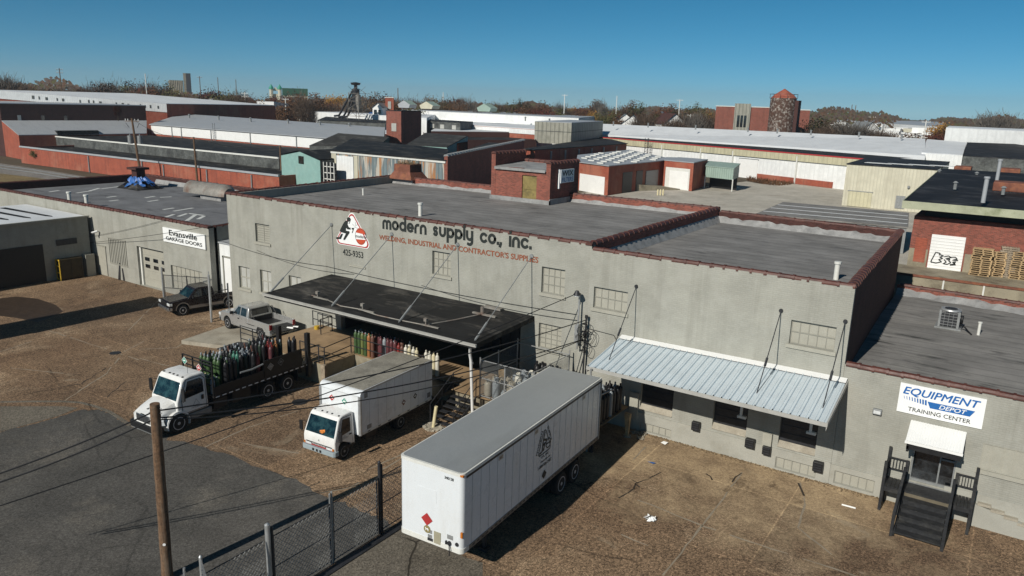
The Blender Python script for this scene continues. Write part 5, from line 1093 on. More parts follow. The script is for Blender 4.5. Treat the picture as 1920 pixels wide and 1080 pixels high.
mb = MB(); text_mesh(mb, '340128', (1.88, 0, T1-.33), EXl, EZ, w=.36, h=.10, bold=.02); mb.build('lettering', M['ink'], tr_)
mb = MB(); mb.box(.75, -.006, 2.75, 1.55, 0, 3.2); mb.build('pale_patch', M['trailerwhite'], tr_)
mb = MB(); mb.box(TW-.1, -.02, T1-.09, TW+.02, .05, T1-.03); mb.box(TW-.06, -.02, T0+.62, TW+.02, .03, T0+.82); mb.build('marker_lamp', M['amber'], tr_)
# markings on the long side: company triangle, number, placard
oy = 5.55
mb = MB(); S = lambda y, z: (y-oy, z)
T3 = [(-.48, 2.62), (.62, 2.62), (.02, 3.72)]
P_ = rtri(T3, .12); stroke2d(mb, P_ + [P_[0]], .05, (TW, oy, 0), EYl, EZ, .008, cap=False)
for q in ([(-.30, 2.72), (-.14, 2.74), (-.10, 2.98), (.10, 3.02)], [(.06, 3.0), (-.02, 2.76)], [(-.1, 3.0), (-.02, 3.32), (.04, 3.46)], [(-.04, 3.2), (.18, 3.12)]): stroke2d(mb, q, .09, (TW, oy, 0), EYl, EZ, .009)
stroke2d(mb, arc(.36, 2.92, .19, 0, 360, 20), .05, (TW, oy, 0), EYl, EZ, .010, cap=False); stroke2d(mb, [(.2, 2.92), (.52, 2.92)], .06, (TW, oy, 0), EYl, EZ, .011)
text_mesh(mb, 'CO., INC.', (TW, oy-.18, 2.44), EYl, EZ, w=.62, h=.11, bold=.02, depth=.008)
c1, s1 = math.cos(math.atan2(1.1, .5)), math.sin(math.atan2(1.1, .5))
text_mesh(mb, 'MODERN', (TW, oy-.52, 2.72), Vector((0, c1, s1)), Vector((0, -s1, c1)), w=.95, h=.12, bold=.02, depth=.008)
text_mesh(mb, 'SUPPLY', (TW, oy+.22, 3.62), Vector((0, c1*1.05, -s1)).normalized(), Vector((0, s1, c1*1.05)).normalized(), w=.8, h=.12, bold=.02, depth=.008)
text_mesh(mb, '1-800-926-1927', (TW, oy-.42, 2.06), EYl, EZ, w=1.1, h=.12, bold=.03, depth=.008); text_mesh(mb, 'Evansville, IN', (TW, oy-.2, 2.26), EYl, EZ, w=.75, h=.09, bold=.02, depth=.008)
mb.build('lettering', M['ink'], tr_)
diamond(tr_, (TW, oy+.1, 1.68), EYl, EZ, .20, 'ink', rim='darksteel')
for y in (2.2, 4.75, 8.9):
    mb = MB(); mb.box(TW+.004, y, T1-.42, TW+.012, y+.28, T1-.24); pl = mb.build('vent_plate', M['steel'], tr_); mb = MB(); text_mesh(mb, 'VENT', (TW+.012, y+.03, T1-.38), EYl, EZ, w=.22, h=.09, depth=.003); mb.build('mark', M['ink'], pl)

# ---- box truck (cab over)
bt = thing('box_truck', 'white cab-over box truck with coloured warning diamonds parked at the dock', 'box truck', (22.02, -11.72, 0), R_(2.9), world=False)
mb = MB(); cabp = [(.05, .50), (0, .62), (-.01, .98), (.03, 1.12), (.36, 1.92), (.46, 2.02), (.62, 2.07), (1.20, 2.09), (1.30, 1.98), (1.30, .50), (1.02, .50), (.98, .74), (.85, .9), (.62, .96), (.40, .9), (.26, .74), (.22, .50)]
side_prism(mb, cabp, .95, .10, 1.1, 2.1); mb.build('cab', M['truckwhite'], bt, smooth=25, bevel=.045)
def slope_quad(mb, y0, z0, y1, z1, xa, xb, off=.012):
    n = Vector((0, -(z1-z0), (y1-y0))).normalized()*off
    mb.add([(-xa+n.x, y0+n.y, z0+n.z), (xa, y0+n.y, z0+n.z), (xb, y1+n.y, z1+n.z), (-xb, y1+n.y, z1+n.z)], [(0, 1, 2, 3)])
mb = MB(); slope_quad(mb, .055, 1.17, .345, 1.885, .86, .80); ws = mb.build('windscreen', M['windshield'], bt)
mb = MB()
for x in (-.35, .3): mb.cyl((x, .045, 1.20), (x+.42, .09, 1.32), .010, n=5)
mb.build('wiper', M['black'], ws)
mb = MB(); mb.lathe([(.001, 0), (.10, .01), (.12, .05), (.05, .1)], (.16, .10, 1.26), 8); mb.obox(Matrix.Translation((.12, .108, 1.34)) @ Matrix.Rotation(R_(66), 4, 'X') @ Matrix.Rotation(.3, 4, 'Z'), .30, .10, .02); mb.build('orange_cloth', M['orange'], ws)
mb = MB()
for s in (1, -1): spoly(mb, [(.34, 1.18), (1.02, 1.24), (1.06, 1.86), (.58, 1.90)], .95, s, .10, 1.1, 2.1, .012)
mb.build('side_window', M['glass'], bt)
for s in (1, -1):
    mb = MB(); spoly(mb, [(.30, 1.0), (1.12, .62), (1.14, 1.93), (.54, 1.96), (.27, 1.14)], .95, s, .10, 1.1, 2.1, .005); dr = mb.build('door', M['truckwhite'], bt); seam(dr, [(.30, 1.0), (1.12, .62), (1.14, 1.93), (.54, 1.96), (.27, 1.14)], .95, s, .10, 1.1, 2.1)
    mb = MB(); x = .95*s; mb.box(min(x, x+s*.03), .92, 1.08, max(x, x+s*.03), 1.06, 1.13); mb.build('handle', M['black'], dr)
    mb = MB(); mb.tube([(s*.93, .22, 1.5), (s*1.18, .10, 1.55), (s*1.18, .10, 1.05), (s*.95, .2, 1.0)], .016, 5); mb.box(s*1.19-.03, .07, 1.12, s*1.19+.03, .11, 1.52) if False else mb.box(s*1.20-.09, .085, 1.10, s*1.20+.09, .13, 1.54); mb.build('mirror', M['black'], bt)
mb = MB(); text_mesh(mb, 'MODERN', (.957, .46, .98), EYl, EZ, w=.4, h=.07, depth=.004); stroke2d(mb, [(.55, 1.07), (.75, 1.07), (.65, 1.17), (.55, 1.07)], .02, (.957, 0, 0), EYl, EZ, .004); mb.build('door_lettering', M['galv_dull'], bt)
mb = MB(); mb.box(-.78, -.024, .66, .78, -.002, .74); bar = mb.build('grille', M['black'], bt); mb = MB(); text_mesh(mb, 'MITSUBISHI FUSO', (-.4, -.024, .675), EXl, EZ, w=.8, h=.05, depth=.004); mb.build('lettering', M['signwhite'], bar)
mb = MB()
for a in (90, 210, 330):
    u_ = Vector((math.cos(R_(a)), math.sin(R_(a)))); v_ = Vector((-u_.y, u_.x)); flat_shape(mb, [tuple(u_*.006), tuple(u_*.03-v_*.017), tuple(u_*.058), tuple(u_*.03+v_*.017)], (0, -.012, .90), EXl, EZ, .008)
mb.build('emblem', M['black'], bt)
mb = MB(); mb.box(-.86, -.022, .585, .86, -.004, .635); mb.build('red_strip', M['redlens'], bt)
for x in (-.66, .66):
    mb = MB(); mb.box(x-.20, -.03, .60, x+.20, -.005, .70); hl = mb.build('headlight', M['lamp'], bt); mb = MB(); mb.box(x+.20*(1 if x > 0 else -1)-.05, -.035, .60, x+.20*(1 if x > 0 else -1)+.05, -.004, .70); mb.build('indicator', M['amber'], hl)
mb = MB(); mb.prism([(-1.0, -.02), (-.92, -.10), (.92, -.10), (1.0, -.02), (1.0, .2), (-1.0, .2)], .34, .56); bu = mb.build('bumper', pm('pale_blue_grey_bumper', (.27, .32, .34), var=.1, rough=.5), bt, bevel=.02); mb = MB(); [mb.box(x-.06, -.106, .38, x+.06, -.101, .50) for x in (-.28, -.05, .16)]; mb.build('bumper_slot', M['black'], bu)
mb = MB()
for x in (-.72, -.3, 0, .3, .72): mb.lathe([(.001, .05), (.045, .03), (.05, 0)], (x, .56 if abs(x) < .5 else .54, 2.045), 8)
mb.build('roof_lamp', M['darksteel'], bt)
BX, B0, B1, BY0, BY1 = 1.24, .92, 3.02, 1.36, 6.72
mb = MB(); prof = [(BY0, B0), (BY0, B1-.24)] + [(BY0+.24-.24*math.cos(R_(a)), B1-.24+.24*math.sin(R_(a))) for a in (22, 45, 68)] + [(BY0+.24, B1), (BY1, B1), (BY1, B0)]
side_prism(mb, prof, BX); mb.build('box', M['trailerwhite'], bt, smooth=30)
mb = MB(); mb.box(-BX+.05, BY0+.27, B1+.001, BX-.05, BY1-.03, B1+.015); mb.build('roof', M['boxroof'], bt)
mb = MB()
for s in (1, -1):
    mb.box(min(s*BX, s*(BX+.012)), BY0+.25, B1-.07, max(s*BX, s*(BX+.012)), BY1, B1+.012)
    mb.cyl((s*(BX-.05), BY0+.03, B0), (s*(BX-.05), BY0+.03, B1-.22), .085, n=10)
mb.add([(-BX-.004, BY0-.006, B1-.25), (BX+.004, BY0-.006, B1-.25), (BX+.004, BY0+.06, B1-.10), (-BX-.004, BY0+.06, B1-.10), (BX+.004, BY0+.25, B1+.006), (-BX-.004, BY0+.25, B1+.006)], [(0, 1, 2, 3), (3, 2, 4, 5)]); mb.build('corner_trim', M['steel'], bt, smooth=40)
mb = MB(); mb.box(BX+.001, BY0+.1, B0, BX+.014, BY1, B0+.11); mb.box(-BX-.014, BY0+.1, B0, -BX-.001, BY1, B0+.11); mb.box(-BX-.01, BY1+.001, B0, BX+.01, BY1+.03, B0+.2); mb.build('side_rail', M['trimwhite'], bt)
mb = MB()
for k in range(7): mb.box(BX+.015, BY0+.45+k*.72, B0+.03, BX+.02, BY0+.63+k*.72, B0+.075)
mb.build('marker_strip', M['darksteel'], bt)
mb = MB(); [mb.box(BX+.001, BY0+.6+k*.6, B0+.12, BX+.006, BY0+.615+k*.6, B1-.08) for k in range(8)]; mb.build('panel_seam', M['seam'], bt)
mb = MB(); mb.box(BX+.002, BY0+.42, B0+.16, BX+.012, BY0+.72, B0+.36); mb.box(BX+.002, BY1-.42, B0+.2, BX+.012, BY1-.16, B0+.46); mb.box(BX+.002, BY0+.28, B1-.38, BX+.01, BY0+.5, B1-.14); mb.build('vent_plate', M['galv_dull'], bt)
diamond(bt, (-.48, BY0, 2.38), EXl, EZ, .19, 'signred'); diamond(bt, (.30, BY0, 2.38), EXl, EZ, .19, 'signgreen')
diamond(bt, (BX, BY0+3.05, 1.52), EYl, EZ, .19, 'rust'); diamond(bt, (BX, BY0+3.95, 1.56), EYl, EZ, .19, 'darksteel')
mb = MB(); mb.box(-.4, 1.0, .5, -.28, BY1-.1, .78); mb.box(.28, 1.0, .5, .4, BY1-.1, .78); mb.box(-.95, .5, .48, .95, 1.25, .6); mb.box(-BX+.1, BY0+.1, .79, BX-.1, BY1-.1, B0-.001); mb.box(.5, 2.0, .42, .95, 2.8, .78); mb.build('chassis', M['black'], bt)
for s in (1, -1): wheel(bt, s*.82, .62, .38, .22, s, rim='galv_dull'); wheel(bt, s*.86, 4.55, .38, .22, s, rim='galv_dull', dual=True)

# ---- flatbed truck
ft = thing('flatbed_truck', 'white flatbed truck with black stake sides loaded with gas cylinders', 'flatbed truck', (13.72, -15.30, 0), R_(1.7), world=False)
FW = 1.02
mb = MB(); hood = [[(-x*.80, 0.06, .62), (x*.80, .06, .62), (x*.80, .02, 1.02), (x*.55, .05, 1.17), (-x*.55, .05, 1.17), (-x*.80, .02, 1.02)] for x in (1,)]
def hr(y, wd, z0, z1, zm): return [(-wd, y, z0), (wd, y, z0), (wd, y, zm), (wd*.86, y, z1-.05), (wd*.45, y, z1), (-wd*.45, y, z1), (-wd*.86, y, z1-.05), (-wd, y, zm)]
mb.loft([hr(.06, .70, .62, 1.12, .98), hr(.02, .74, .62, 1.14, 1.0), hr(.5, .84, .72, 1.30, 1.06), hr(1.0, .90, .84, 1.44, 1.18), hr(1.5, .94, .9, 1.56, 1.28)]); mb.build('hood', M['truckwhite'], ft, smooth=50, bevel=.02)
for s in (1, -1):
    mb = MB(); rings = []
    for k in range(13):
        a = R_(-18+k*18); y = 1.42-.62*math.cos(a); z = .50+.60*math.sin(a); rings.append([(s*.70, y, z), (s*1.06, y, z), (s*1.08, y+.04*math.cos(a), z-.07*math.sin(a)-.03), (s*.70, y+.04*math.cos(a), z-.10)])
    mb.loft(rings); mb.build('fender', M['truckwhite'], ft, smooth=40)
    mb = MB(); q = Vector((s*.84, .16, 1.0)); mb.add([(s*.60, .04, .86), (s*1.0, .50, .86), (s*.98, .58, 1.06), (s*.66, .10, 1.06)][::s], [(0, 1, 2, 3)]); mb.add([(s*.70, .12, .62), (s*1.03, .56, .62), (s*1.0, .50, .86), (s*.60, .04, .86)][::s], [(0, 1, 2, 3)]); hl = mb.build('headlight', M['lamp'], ft)
mb = MB(); mb.box(-.50, -.005, .70, .50, .03, 1.08); gr = mb.build('grille', M['chrome'], ft, bevel=.03); mb = MB(); [mb.box(-.44, -.016, .74+k*.055, .44, -.006, .765+k*.055) for k in range(6)]; mb.build('grille_bar', M['darksteel'], gr)
mb = MB(); mb.box(-.12, -.01, 1.10, .12, .03, 1.13); mb.box(-.05, .33, 1.26, .05, .42, 1.285); mb.build('badge', M['ink'], ft)
mb = MB(); mb.prism([(-1.06, .2), (-.95, -.08), (.95, -.08), (1.06, .2), (1.06, .42), (-1.06, .42)], .32, .62); mb.build('bumper', M['black'], ft, bevel=.03); mb = MB(); mb.box(-.9, -.10, .30, .9, .1, .318); mb.build('bumper_lip', M['galv_dull'], ft)
mb = MB(); cab2 = [(1.38, .80), (1.42, 1.50), (1.80, 2.42), (1.95, 2.56), (2.3, 2.62), (3.0, 2.60), (3.10, 2.45), (3.12, .80)]
side_prism(mb, cab2, FW, .12, 1.5, 2.6); mb.build('cab', M['truckwhite'], ft, smooth=25, bevel=.06)
mb = MB(); slope_quad(mb, 1.45, 1.56, 1.785, 2.385, .90, .82, .014); ws = mb.build('windscreen', M['windshield'], ft); mb = MB(); [mb.cyl((x, 1.40, 1.58), (x+.35, 1.47, 1.68), .011, n=5) for x in (-.6, .15)]; mb.build('wiper', M['black'], ws)
mb = MB()
for s in (1, -1): spoly(mb, [(1.78, 1.58), (2.88, 1.66), (2.90, 2.26), (2.75, 2.38), (2.08, 2.38)], FW, s, .12, 1.5, 2.6, .012)
mb.build('side_window', M['glass'], ft)
for s in (1, -1):
    mb = MB(); spoly(mb, [(1.70, .88), (2.98, .88), (3.0, 2.30), (2.82, 2.46), (2.02, 2.46), (1.68, 1.56)], FW, s, .12, 1.5, 2.6, .005); dr = mb.build('door', M['truckwhite'], ft); seam(dr, [(1.70, .88), (2.98, .88), (3.0, 2.30), (2.82, 2.46), (2.02, 2.46), (1.68, 1.56)], FW, s, .12, 1.5, 2.6)
    mb = MB(); x = s*FW; mb.box(min(x, x+s*.035), 2.72, 1.30, max(x, x+s*.035), 2.84, 1.52); mb.build('handle', M['black'], dr)
    mb = MB(); mb.tube([(s*1.0, 1.75, 2.2), (s*1.26, 1.60, 2.25), (s*1.26, 1.60, 1.55), (s*1.02, 1.7, 1.5)], .018, 5); mb.box(s*1.27-.11, 1.57, 1.62, s*1.27+.11, 1.63, 2.2); mb.build('mirror', M['black'], ft)
    mb = MB(); x0, x1 = sorted((s*.60, s*1.0)); mb.box(x0, 2.1, .42, x1, 3.3, .74); mb.build('step_tank', M['galv_dull'], ft, bevel=.05)
mb = MB(); stroke2d(mb, [(2.25, 1.12), (2.6, 1.12), (2.42, 1.42), (2.25, 1.12)], .03, (FW+.006, 0, 0), EYl, EZ, .004); text_mesh(mb, 'MODERN', (FW+.006, 2.15, .98), EYl, EZ, w=.55, h=.08, depth=.004); mb.build('door_lettering', M['galv_dull'], ft)
mb = MB(); [mb.lathe([(.001, .05), (.05, .03), (.055, 0)], (x, 2.02 if abs(x) < .6 else 2.0, 2.575), 8) for x in (-.72, -.3, 0, .3, .72)]; mb.cyl((.55, 2.4, 2.6), (.57, 2.42, 3.2), .008, n=4); mb.build('roof_lamp', M['darksteel'], ft)
FX, FB0, FB1, FZ = 1.18, 3.30, 9.60, 1.28
mb = MB(); mb.box(-FX, FB0, FZ-.12, FX, FB1, FZ); mb.build('deck', M['black'], ft)
mb = MB(); mb.box(-FX-.02, FB0, FZ-.14, -FX-.002, FB1, FZ+.02); mb.box(FX+.002, FB0, FZ-.14, FX+.02, FB1, FZ+.02); rl = mb.build('side_rail', M['black'], ft); mb = MB()
for k in range(16): mb.box(FX+.021, FB0+.1+k*.395, FZ-.10, FX+.026, FB0+.33+k*.395, FZ-.05); 
mb.build('reflective_strip', M['signwhite'], rl)
mb = MB(); mb.box(FX-.05, FB0+.05, FZ, FX+.0, FB0+3.1, FZ+.45); mb.box(FX-.05, FB0+3.15, FZ, FX+.0, FB1-.55, FZ+.95); mb.build('side_gate', M['black'], ft)
mb = MB(); [mb.box(-FX, FB0+.05, FZ+.15+k*.28, -FX+.05, FB1-.5, FZ+.27+k*.28) for k in range(3)]; mb.build('side_gate', M['black'], ft)
mb = MB()
for x in (-FX+.04, -.35, .4, FX-.04): mb.box(x-.03, FB0, FZ, x+.03, FB0+.06, FZ+1.75)
for z in (.5, .9, 1.25, 1.55, 1.72): mb.box(-FX+.01, FB0+.01, FZ+z, FX-.01, FB0+.05, FZ+z+.05)
mb.build('headboard', M['black'], ft)
for x in (-FX+.02, FX-.03): mb = MB(); mb.box(x-.12, FB1-.22, .5, x+.13, FB1+.02, FZ+1.76); mb.build('liftgate_column', M['black'], ft, bevel=.03)
mb = MB(); mb.box(-FX, FB1+.03, .95, FX, FB1+.2, 1.05); mb.box(-.5, 1.0, .55, -.38, FB1, .95); mb.box(.38, 1.0, .55, .5, FB1, .95); mb.box(-1.0, 3.4, .5, 1.0, 4.2, 1.0); mb.box(.6, 4.5, .5, 1.05, 5.6, 1.1); mb.build('chassis', M['black'], ft)
for s in (1, -1):
    wheel(ft, s*.92, 1.42, .49, .27, s)
    for y in (6.72, 8.05): wheel(ft, s*.96, y, .49, .25, s, dual=True)
mb = MB(); [mb.box(x-.3, y, .4, x+.3, y+.03, 1.12) for x in (-.8, .8) for y in (6.0, 8.75)]; mb.build('mud_flap', M['black'], ft)
diamond(ft, (-.92, FB0-.02, FZ+1.45), EXl, EZ, .21, 'signgreen'); diamond(ft, (.20, FB0-.02, FZ+1.30), EXl, EZ, .21, 'signred')
diamond(ft, (FX+.004, FB0+3.55, FZ+.55), EYl, EZ, .22, 'galv_dull', rim='steel'); diamond(ft, (FX+.004, FB0+4.25, FZ+.62), EYl, EZ, .22, 'darksteel', rim='galv_dull')
mb = MB(); mb.tube([(FX-.1, FB0+1.7, FZ+.72), (FX-.02, FB0+2.4, FZ+.72), (FX-.02, FB0+3.1, FZ+.80)], .05, 6); mb.build('strap_bar', M['galv_dull'], ft)
for ch in [c for c in ft.children_recursive if c.name.split('.')[0] in ('hood', 'bumper', 'bumper_lip', 'grille', 'grille_bar', 'headlight', 'badge')]:
    for v_ in ch.data.vertices:
        if v_.co.y < 1.42: v_.co.y = 1.42 - (1.42-v_.co.y)*.82
# load on the flatbed, cylinder by cylinder
FM = Matrix.Translation((13.72, -15.30, 0)) @ Matrix.Rotation(R_(1.7), 4, 'Z')
G_T = 'gas cylinders loaded on the flatbed truck'
cr = random.Random(21)
def load(x, y, col, h, kind='gas', r=.115, what='standing on the flatbed truck'):
    p = FM @ Vector((x, y, FZ)); cylinder(col, p, kind, '%s gas cylinder %s' % (col.replace('_', ' '), what), G_T, h=h, r=r)
for i in range(7):
    for k in range(2): load(-1.0+i*.30+cr.uniform(-.03, .03), FB0+.25+k*.28, ['cream', 'olive', 'grey', 'green'][(i+k) % 4], .8, what='of the short row behind the truck cab')
for i in range(8):
    for k in range(3):
        if cr.random() < .12: continue
        load(-1.0+i*.27, FB0+1.0+k*.27, 'green' if i < 6 and k < 1 else cr.choice(['green', 'black', 'dark_green', 'black']), 1.58, what='in the front bundle on the flatbed truck')
for i in range(8):
    for k in range(5):
        if cr.random() < .14: continue
        c_ = cr.choice(['black', 'black', 'black', 'dark_green', 'black', 'brown', 'black', 'grey'])
        if i in (4, 5) and k == 0: c_ = 'teal'
        if (i, k) in ((7, 3), (7, 4), (6, 4)): c_ = 'red'
        load(-1.0+i*.27, FB0+2.15+k*.28, c_, cr.choice([1.58, 1.62, 1.5]) if c_ != 'red' else 1.4, what='in the middle bundle on the flatbed truck')
for i in range(7):
    for k in range(4):
        if cr.random() < .15: continue
        c_ = 'red' if (i, k) in ((4, 1), (5, 2), (5, 1), (6, 3)) else cr.choice(['black', 'black', 'dark_green', 'maroon'])
        if (i, k) == (5, 2): c_ = 'orange'
        load(-.9+i*.28, FB0+3.95+k*.30, c_, 1.6, what='in the rear bundle on the flatbed truck')
for (x, y) in ((.55, FB0+5.45), (.8, FB0+5.5), (.62, FB0+5.75)): load(x, y, 'black', 1.6, what='alone near the tail of the flatbed truck')

# ---- pickups
def arch(yc, r, z0, n=9): return [(yc + r*math.cos(R_(180*k/n)), z0 + r*math.sin(R_(180*k/n))) for k in range(n+1)][::-1] if False else [(yc - r*math.cos(R_(180*k/n)), z0 + r*math.sin(R_(180*k/n))) for k in range(n+1)]
def pickup(label, loc, rot, paint, lower, rimmat, L, wb, tail_down, rack):
    t = thing('pickup_truck', label, 'pickup truck', loc, rot, world=False); t.scale = (1.07, 1.04, 1.09); W_ = .93
    ya, yb = .92, .92+wb; cabr = ya + 2.35; z0 = .42
    prof = [(.03, .48), (-.02, .62), (0, .82), (.06, .98), (.6, 1.06), (ya+.55, 1.10), (cabr, 1.12), (cabr+.02, .78), (L-.05, .78), (L, .5), (L-.05, z0)] + arch(yb, .44, z0)[::-1] + [(yb-.6, z0-.02), (ya+.6, z0-.02)] + arch(ya, .44, z0)[::-1] + [(ya-.55, z0)]
    mb = MB(); side_prism(mb, prof, W_, .03, .8, 1.2); mb.build('body', M[paint], t, smooth=30, bevel=.025)
    mb = MB(); h = [[(-W_*.86, .10, 1.0), (W_*.86, .10, 1.0), (W_*.80, .12, 1.03), (-W_*.80, .12, 1.03)], [(-W_*.9, ya+.58, 1.11), (W_*.9, ya+.58, 1.11), (W_*.82, ya+.56, 1.17), (-W_*.82, ya+.56, 1.17)]]; mb.loft(h); mb.build('hood', M[paint], t, bevel=.01)
    for s in (1, -1):
        mb = MB(); x0, x1 = sorted((s*(W_-.07), s*(W_+.002))); mb.box(x0, cabr+.03, .781, x1, L-.06, 1.15); mb.build('bed_side', M[paint], t, bevel=.02)
        if lower:
            mb = MB(); spoly(mb, [(ya+.5, z0), (yb-.5, z0), (yb-.5, .62), (ya+.5, .62)], W_, s, off=.006); 
            for yc in (ya, yb):
                o_ = [(yc-.52*math.cos(R_(180*k/10)), z0+.52*math.sin(R_(180*k/10))) for k in range(11)]; i_ = [(yc-.44*math.cos(R_(180*k/10)), z0+.44*math.sin(R_(180*k/10))) for k in range(11)]
                for k in range(10): spoly(mb, [o_[k], o_[k+1], i_[k+1], i_[k]], W_, s, off=.007)
            mb.build('lower_trim', M[lower], t)
    mb = MB(); cabt = 1.74; g_ = [(ya+.40, 1.09), (ya+1.05, cabt-.05), (ya+1.25, cabt), (cabr-.25, cabt+.01), (cabr-.10, cabt-.06), (cabr+.03, 1.10)]
    side_prism(mb, g_, W_-.03, .17, 1.1, 1.74); mb.build('cab_roof', M[paint], t, smooth=25, bevel=.035)
    mb = MB(); slope_quad(mb, ya+.46, 1.14, ya+1.03, cabt-.09, .78, .66, .014); mb.build('windscreen', M['windshield'], t)
    mb = MB(); mb.add([(-.62, cabr+.01, 1.18), (.62, cabr+.01, 1.18), (.56, cabr-.06, cabt-.12), (-.56, cabr-.06, cabt-.12)][::-1], [(0, 1, 2, 3)]); mb.build('rear_window', M['glass'], t)
    mb = MB()
    for s in (1, -1):
        spoly(mb, [(ya+.72, 1.16), (ya+1.42, 1.16), (ya+1.42, cabt-.10), (ya+1.16, cabt-.10)], W_-.03, s, .17, 1.1, 1.74, .012); spoly(mb, [(ya+1.52, 1.16), (cabr-.22, 1.16), (cabr-.26, cabt-.12), (ya+1.52, cabt-.10)], W_-.03, s, .17, 1.1, 1.74, .012)
    mb.build('side_window', M['glass'], t)
    for s in (1, -1):
        mb = MB(); spoly(mb, [(ya+.62, .50), (ya+1.46, .46), (ya+1.46, 1.10), (ya+.62, 1.09)], W_, s, .03, .8, 1.2, .005); d = mb.build('door', M[paint], t); seam(d, [(ya+.62, .50), (ya+1.46, .46), (ya+1.46, 1.10), (ya+.62, 1.09)], W_, s, .03, .8, 1.2); mb = MB(); x0, x1 = sorted((s*W_, s*(W_+.03))); mb.box(x0, ya+1.26, .92, x1, ya+1.40, .97); mb.build('handle', M['black'], d)
        mb = MB(); x0, x1 = sorted((s*(W_-.02), s*(W_+.19))); mb.box(x0, ya+.66, 1.12, x1, ya+.76, 1.30); mb.build('mirror', M['black'], t, bevel=.02)
        mb = MB(); x0, x1 = sorted((s*.52, s*.90)); mb.box(x0, -.005, .78, x1, .07, .95); mb.box(*sorted((s*.86, s*.94))[:1], .0, .78, sorted((s*.86, s*.94))[1], .22, .94); mb.build('headlight', M['lamp'], t, bevel=.015)
        wheel(t, s*.80, ya, .375, .24, s, rim=rimmat); wheel(t, s*.80, yb, .375, .24, s, rim=rimmat)
        mb = MB(); x0, x1 = sorted((s*.74, s*.915)); mb.box(x0, L-.03, .80, x1, L+.012, 1.12); mb.build('tail_light', M['redlens'], t)
    mb = MB(); mb.box(-.50, -.02, .74, .50, .02, .96); mb.build('grille', M['darksteel'] if paint != 'maroon' else M['black'], t)
    mb = MB(); mb.prism([(-.96, .12), (-.86, -.10), (.86, -.10), (.96, .12), (.96, .2), (-.96, .2)], .45, .66); mb.build('bumper', M['chrome'] if paint == 'maroon' else M['darksteel'], t, bevel=.025)
    mb = MB(); mb.box(-.9, L-.02, .48, .9, L+.12, .62); mb.build('rear_bumper', M['chrome'], t, bevel=.02)
    mb = MB(); mb.box(-.855, cabr+.05, .782, .855, L-.07, .80); mb.box(-.8, cabr+.03, .80, .8, cabr+.05, 1.12); bed = mb.build('bed_liner', M['black'], t)
    mb = MB()
    if tail_down: mb.box(-.80, L-.04, .72, .80, L+.62, .78)
    else: mb.box(-.80, L-.10, .79, .80, L-.04, 1.15)
    mb.build('tailgate', M['black'] if tail_down else M[paint], t)
    if rack:
        mb = MB()
        for s in (1, -1): mb.tube([(s*.80, cabr+.10, 1.15), (s*.80, cabr+.12, 1.62), (s*.80, cabr+.55, 1.15)], .022, 6)
        mb.tube([(-.80, cabr+.12, 1.62), (.80, cabr+.12, 1.62)], .022, 6); mb.build('bed_rack', M['black'], t)
    mb = MB(); mb.box(-.7, .3, .36, .7, L-.3, .44); mb.build('chassis', M['black'], t); return t
pickup('silver extended-cab pickup with lowered tailgate on the raised concrete pad', (1.95, -1.45, .25), R_(-94), 'silver', None, 'alloy', 5.6, 3.65, True, True)
pickup('near-black pickup with taupe lower trim parked inside the chain-link gate', (-4.15, -2.75, 0), R_(-11.5), 'maroon', 'taupe', 'alloy', 5.3, 3.35, False, False)
mb = MB(); mb.cyl((7.9, -1.6, 1.05), (8.4, -1.5, 1.1), .10, n=10); mb.cyl((8.0, -1.2, 1.05), (8.4, -1.1, 1.1), .08, n=10); tag(mb.build('gas_bottle', M['white'], loc=(8.2, -1.4, 1.0)), 'two white bottles lying strapped together at the silver pickup tailgate', 'gas bottle')
# ------------------------------------------------------------------ black timber entrance stairs
es_ = thing('entrance_stair', 'black timber entrance stair with side landings below the glazed door', 'stair', (45.05, -1.6, 0))
mb = MB(); LZ = 1.10
for k in range(5): mb.box(44.25, YM-.08-.03-(k+1)*.19, LZ-.04, 45.95, YM-.08-.03-k*.19-.01, LZ)
mb.build('landing', M['blackwood'], es_)
mb = MB(); mb.box(44.22, -1.2, LZ-.24, 45.98, -1.15, LZ-.045); mb.build('landing_edge', pm('worn_timber_edge', (.13, .11, .075), var=.3), es_)
for k in range(5):
    mb = MB(); y = -1.22-k*.36; z = LZ-(k+1)*LZ/6
    mb.box(44.31, y-.36, z-.045, 45.86, y+.02, z); mb.box(44.33, y+.021, z-.04, 45.84, y+.045, z+.16); mb.build('tread', M['blackwood'], es_)
mb = MB()
for x in (44.25, 45.87): mb.add([(x, -1.17, LZ+.02), (x+.055, -1.17, LZ+.02), (x+.055, -3.12, .12), (x, -3.12, .12), (x, -1.17, LZ-.34), (x+.055, -1.17, LZ-.34), (x+.055, -3.05, 0), (x, -3.05, 0)], [(0, 3, 2, 1), (0, 4, 7, 3), (1, 2, 6, 5), (4, 5, 6, 7), (2, 3, 7, 6), (0, 1, 5, 4)])
mb.build('stringer', M['blackwood'], es_)
for (x0, x1) in ((43.50, 44.20), (46.0, 46.62)):
    mb = MB(); n = 5
    for k in range(n): mb.box(x0+(x1-x0)*k/n, -1.12, LZ-.04, x0+(x1-x0)*(k+1)/n-.015, YM-.09, LZ)
    mb.box(x0, -1.17, LZ-.22, x1, -1.125, LZ-.03); mb.build('side_landing', M['blackwood'], es_)
    mb = MB(); 
    for z in (.38, .86): mb.box(x0+.02, YM-.14, LZ+z, x1-.02, YM-.10, LZ+z+.05)
    n = 6
    for k in range(n): xx = x0+.06+(x1-x0-.12)*k/(n-1); mb.box(xx-.012, YM-.132, LZ+.40, xx+.012, YM-.108, LZ+.88)
    mb.build('balustrade', M['blackwood'], es_)
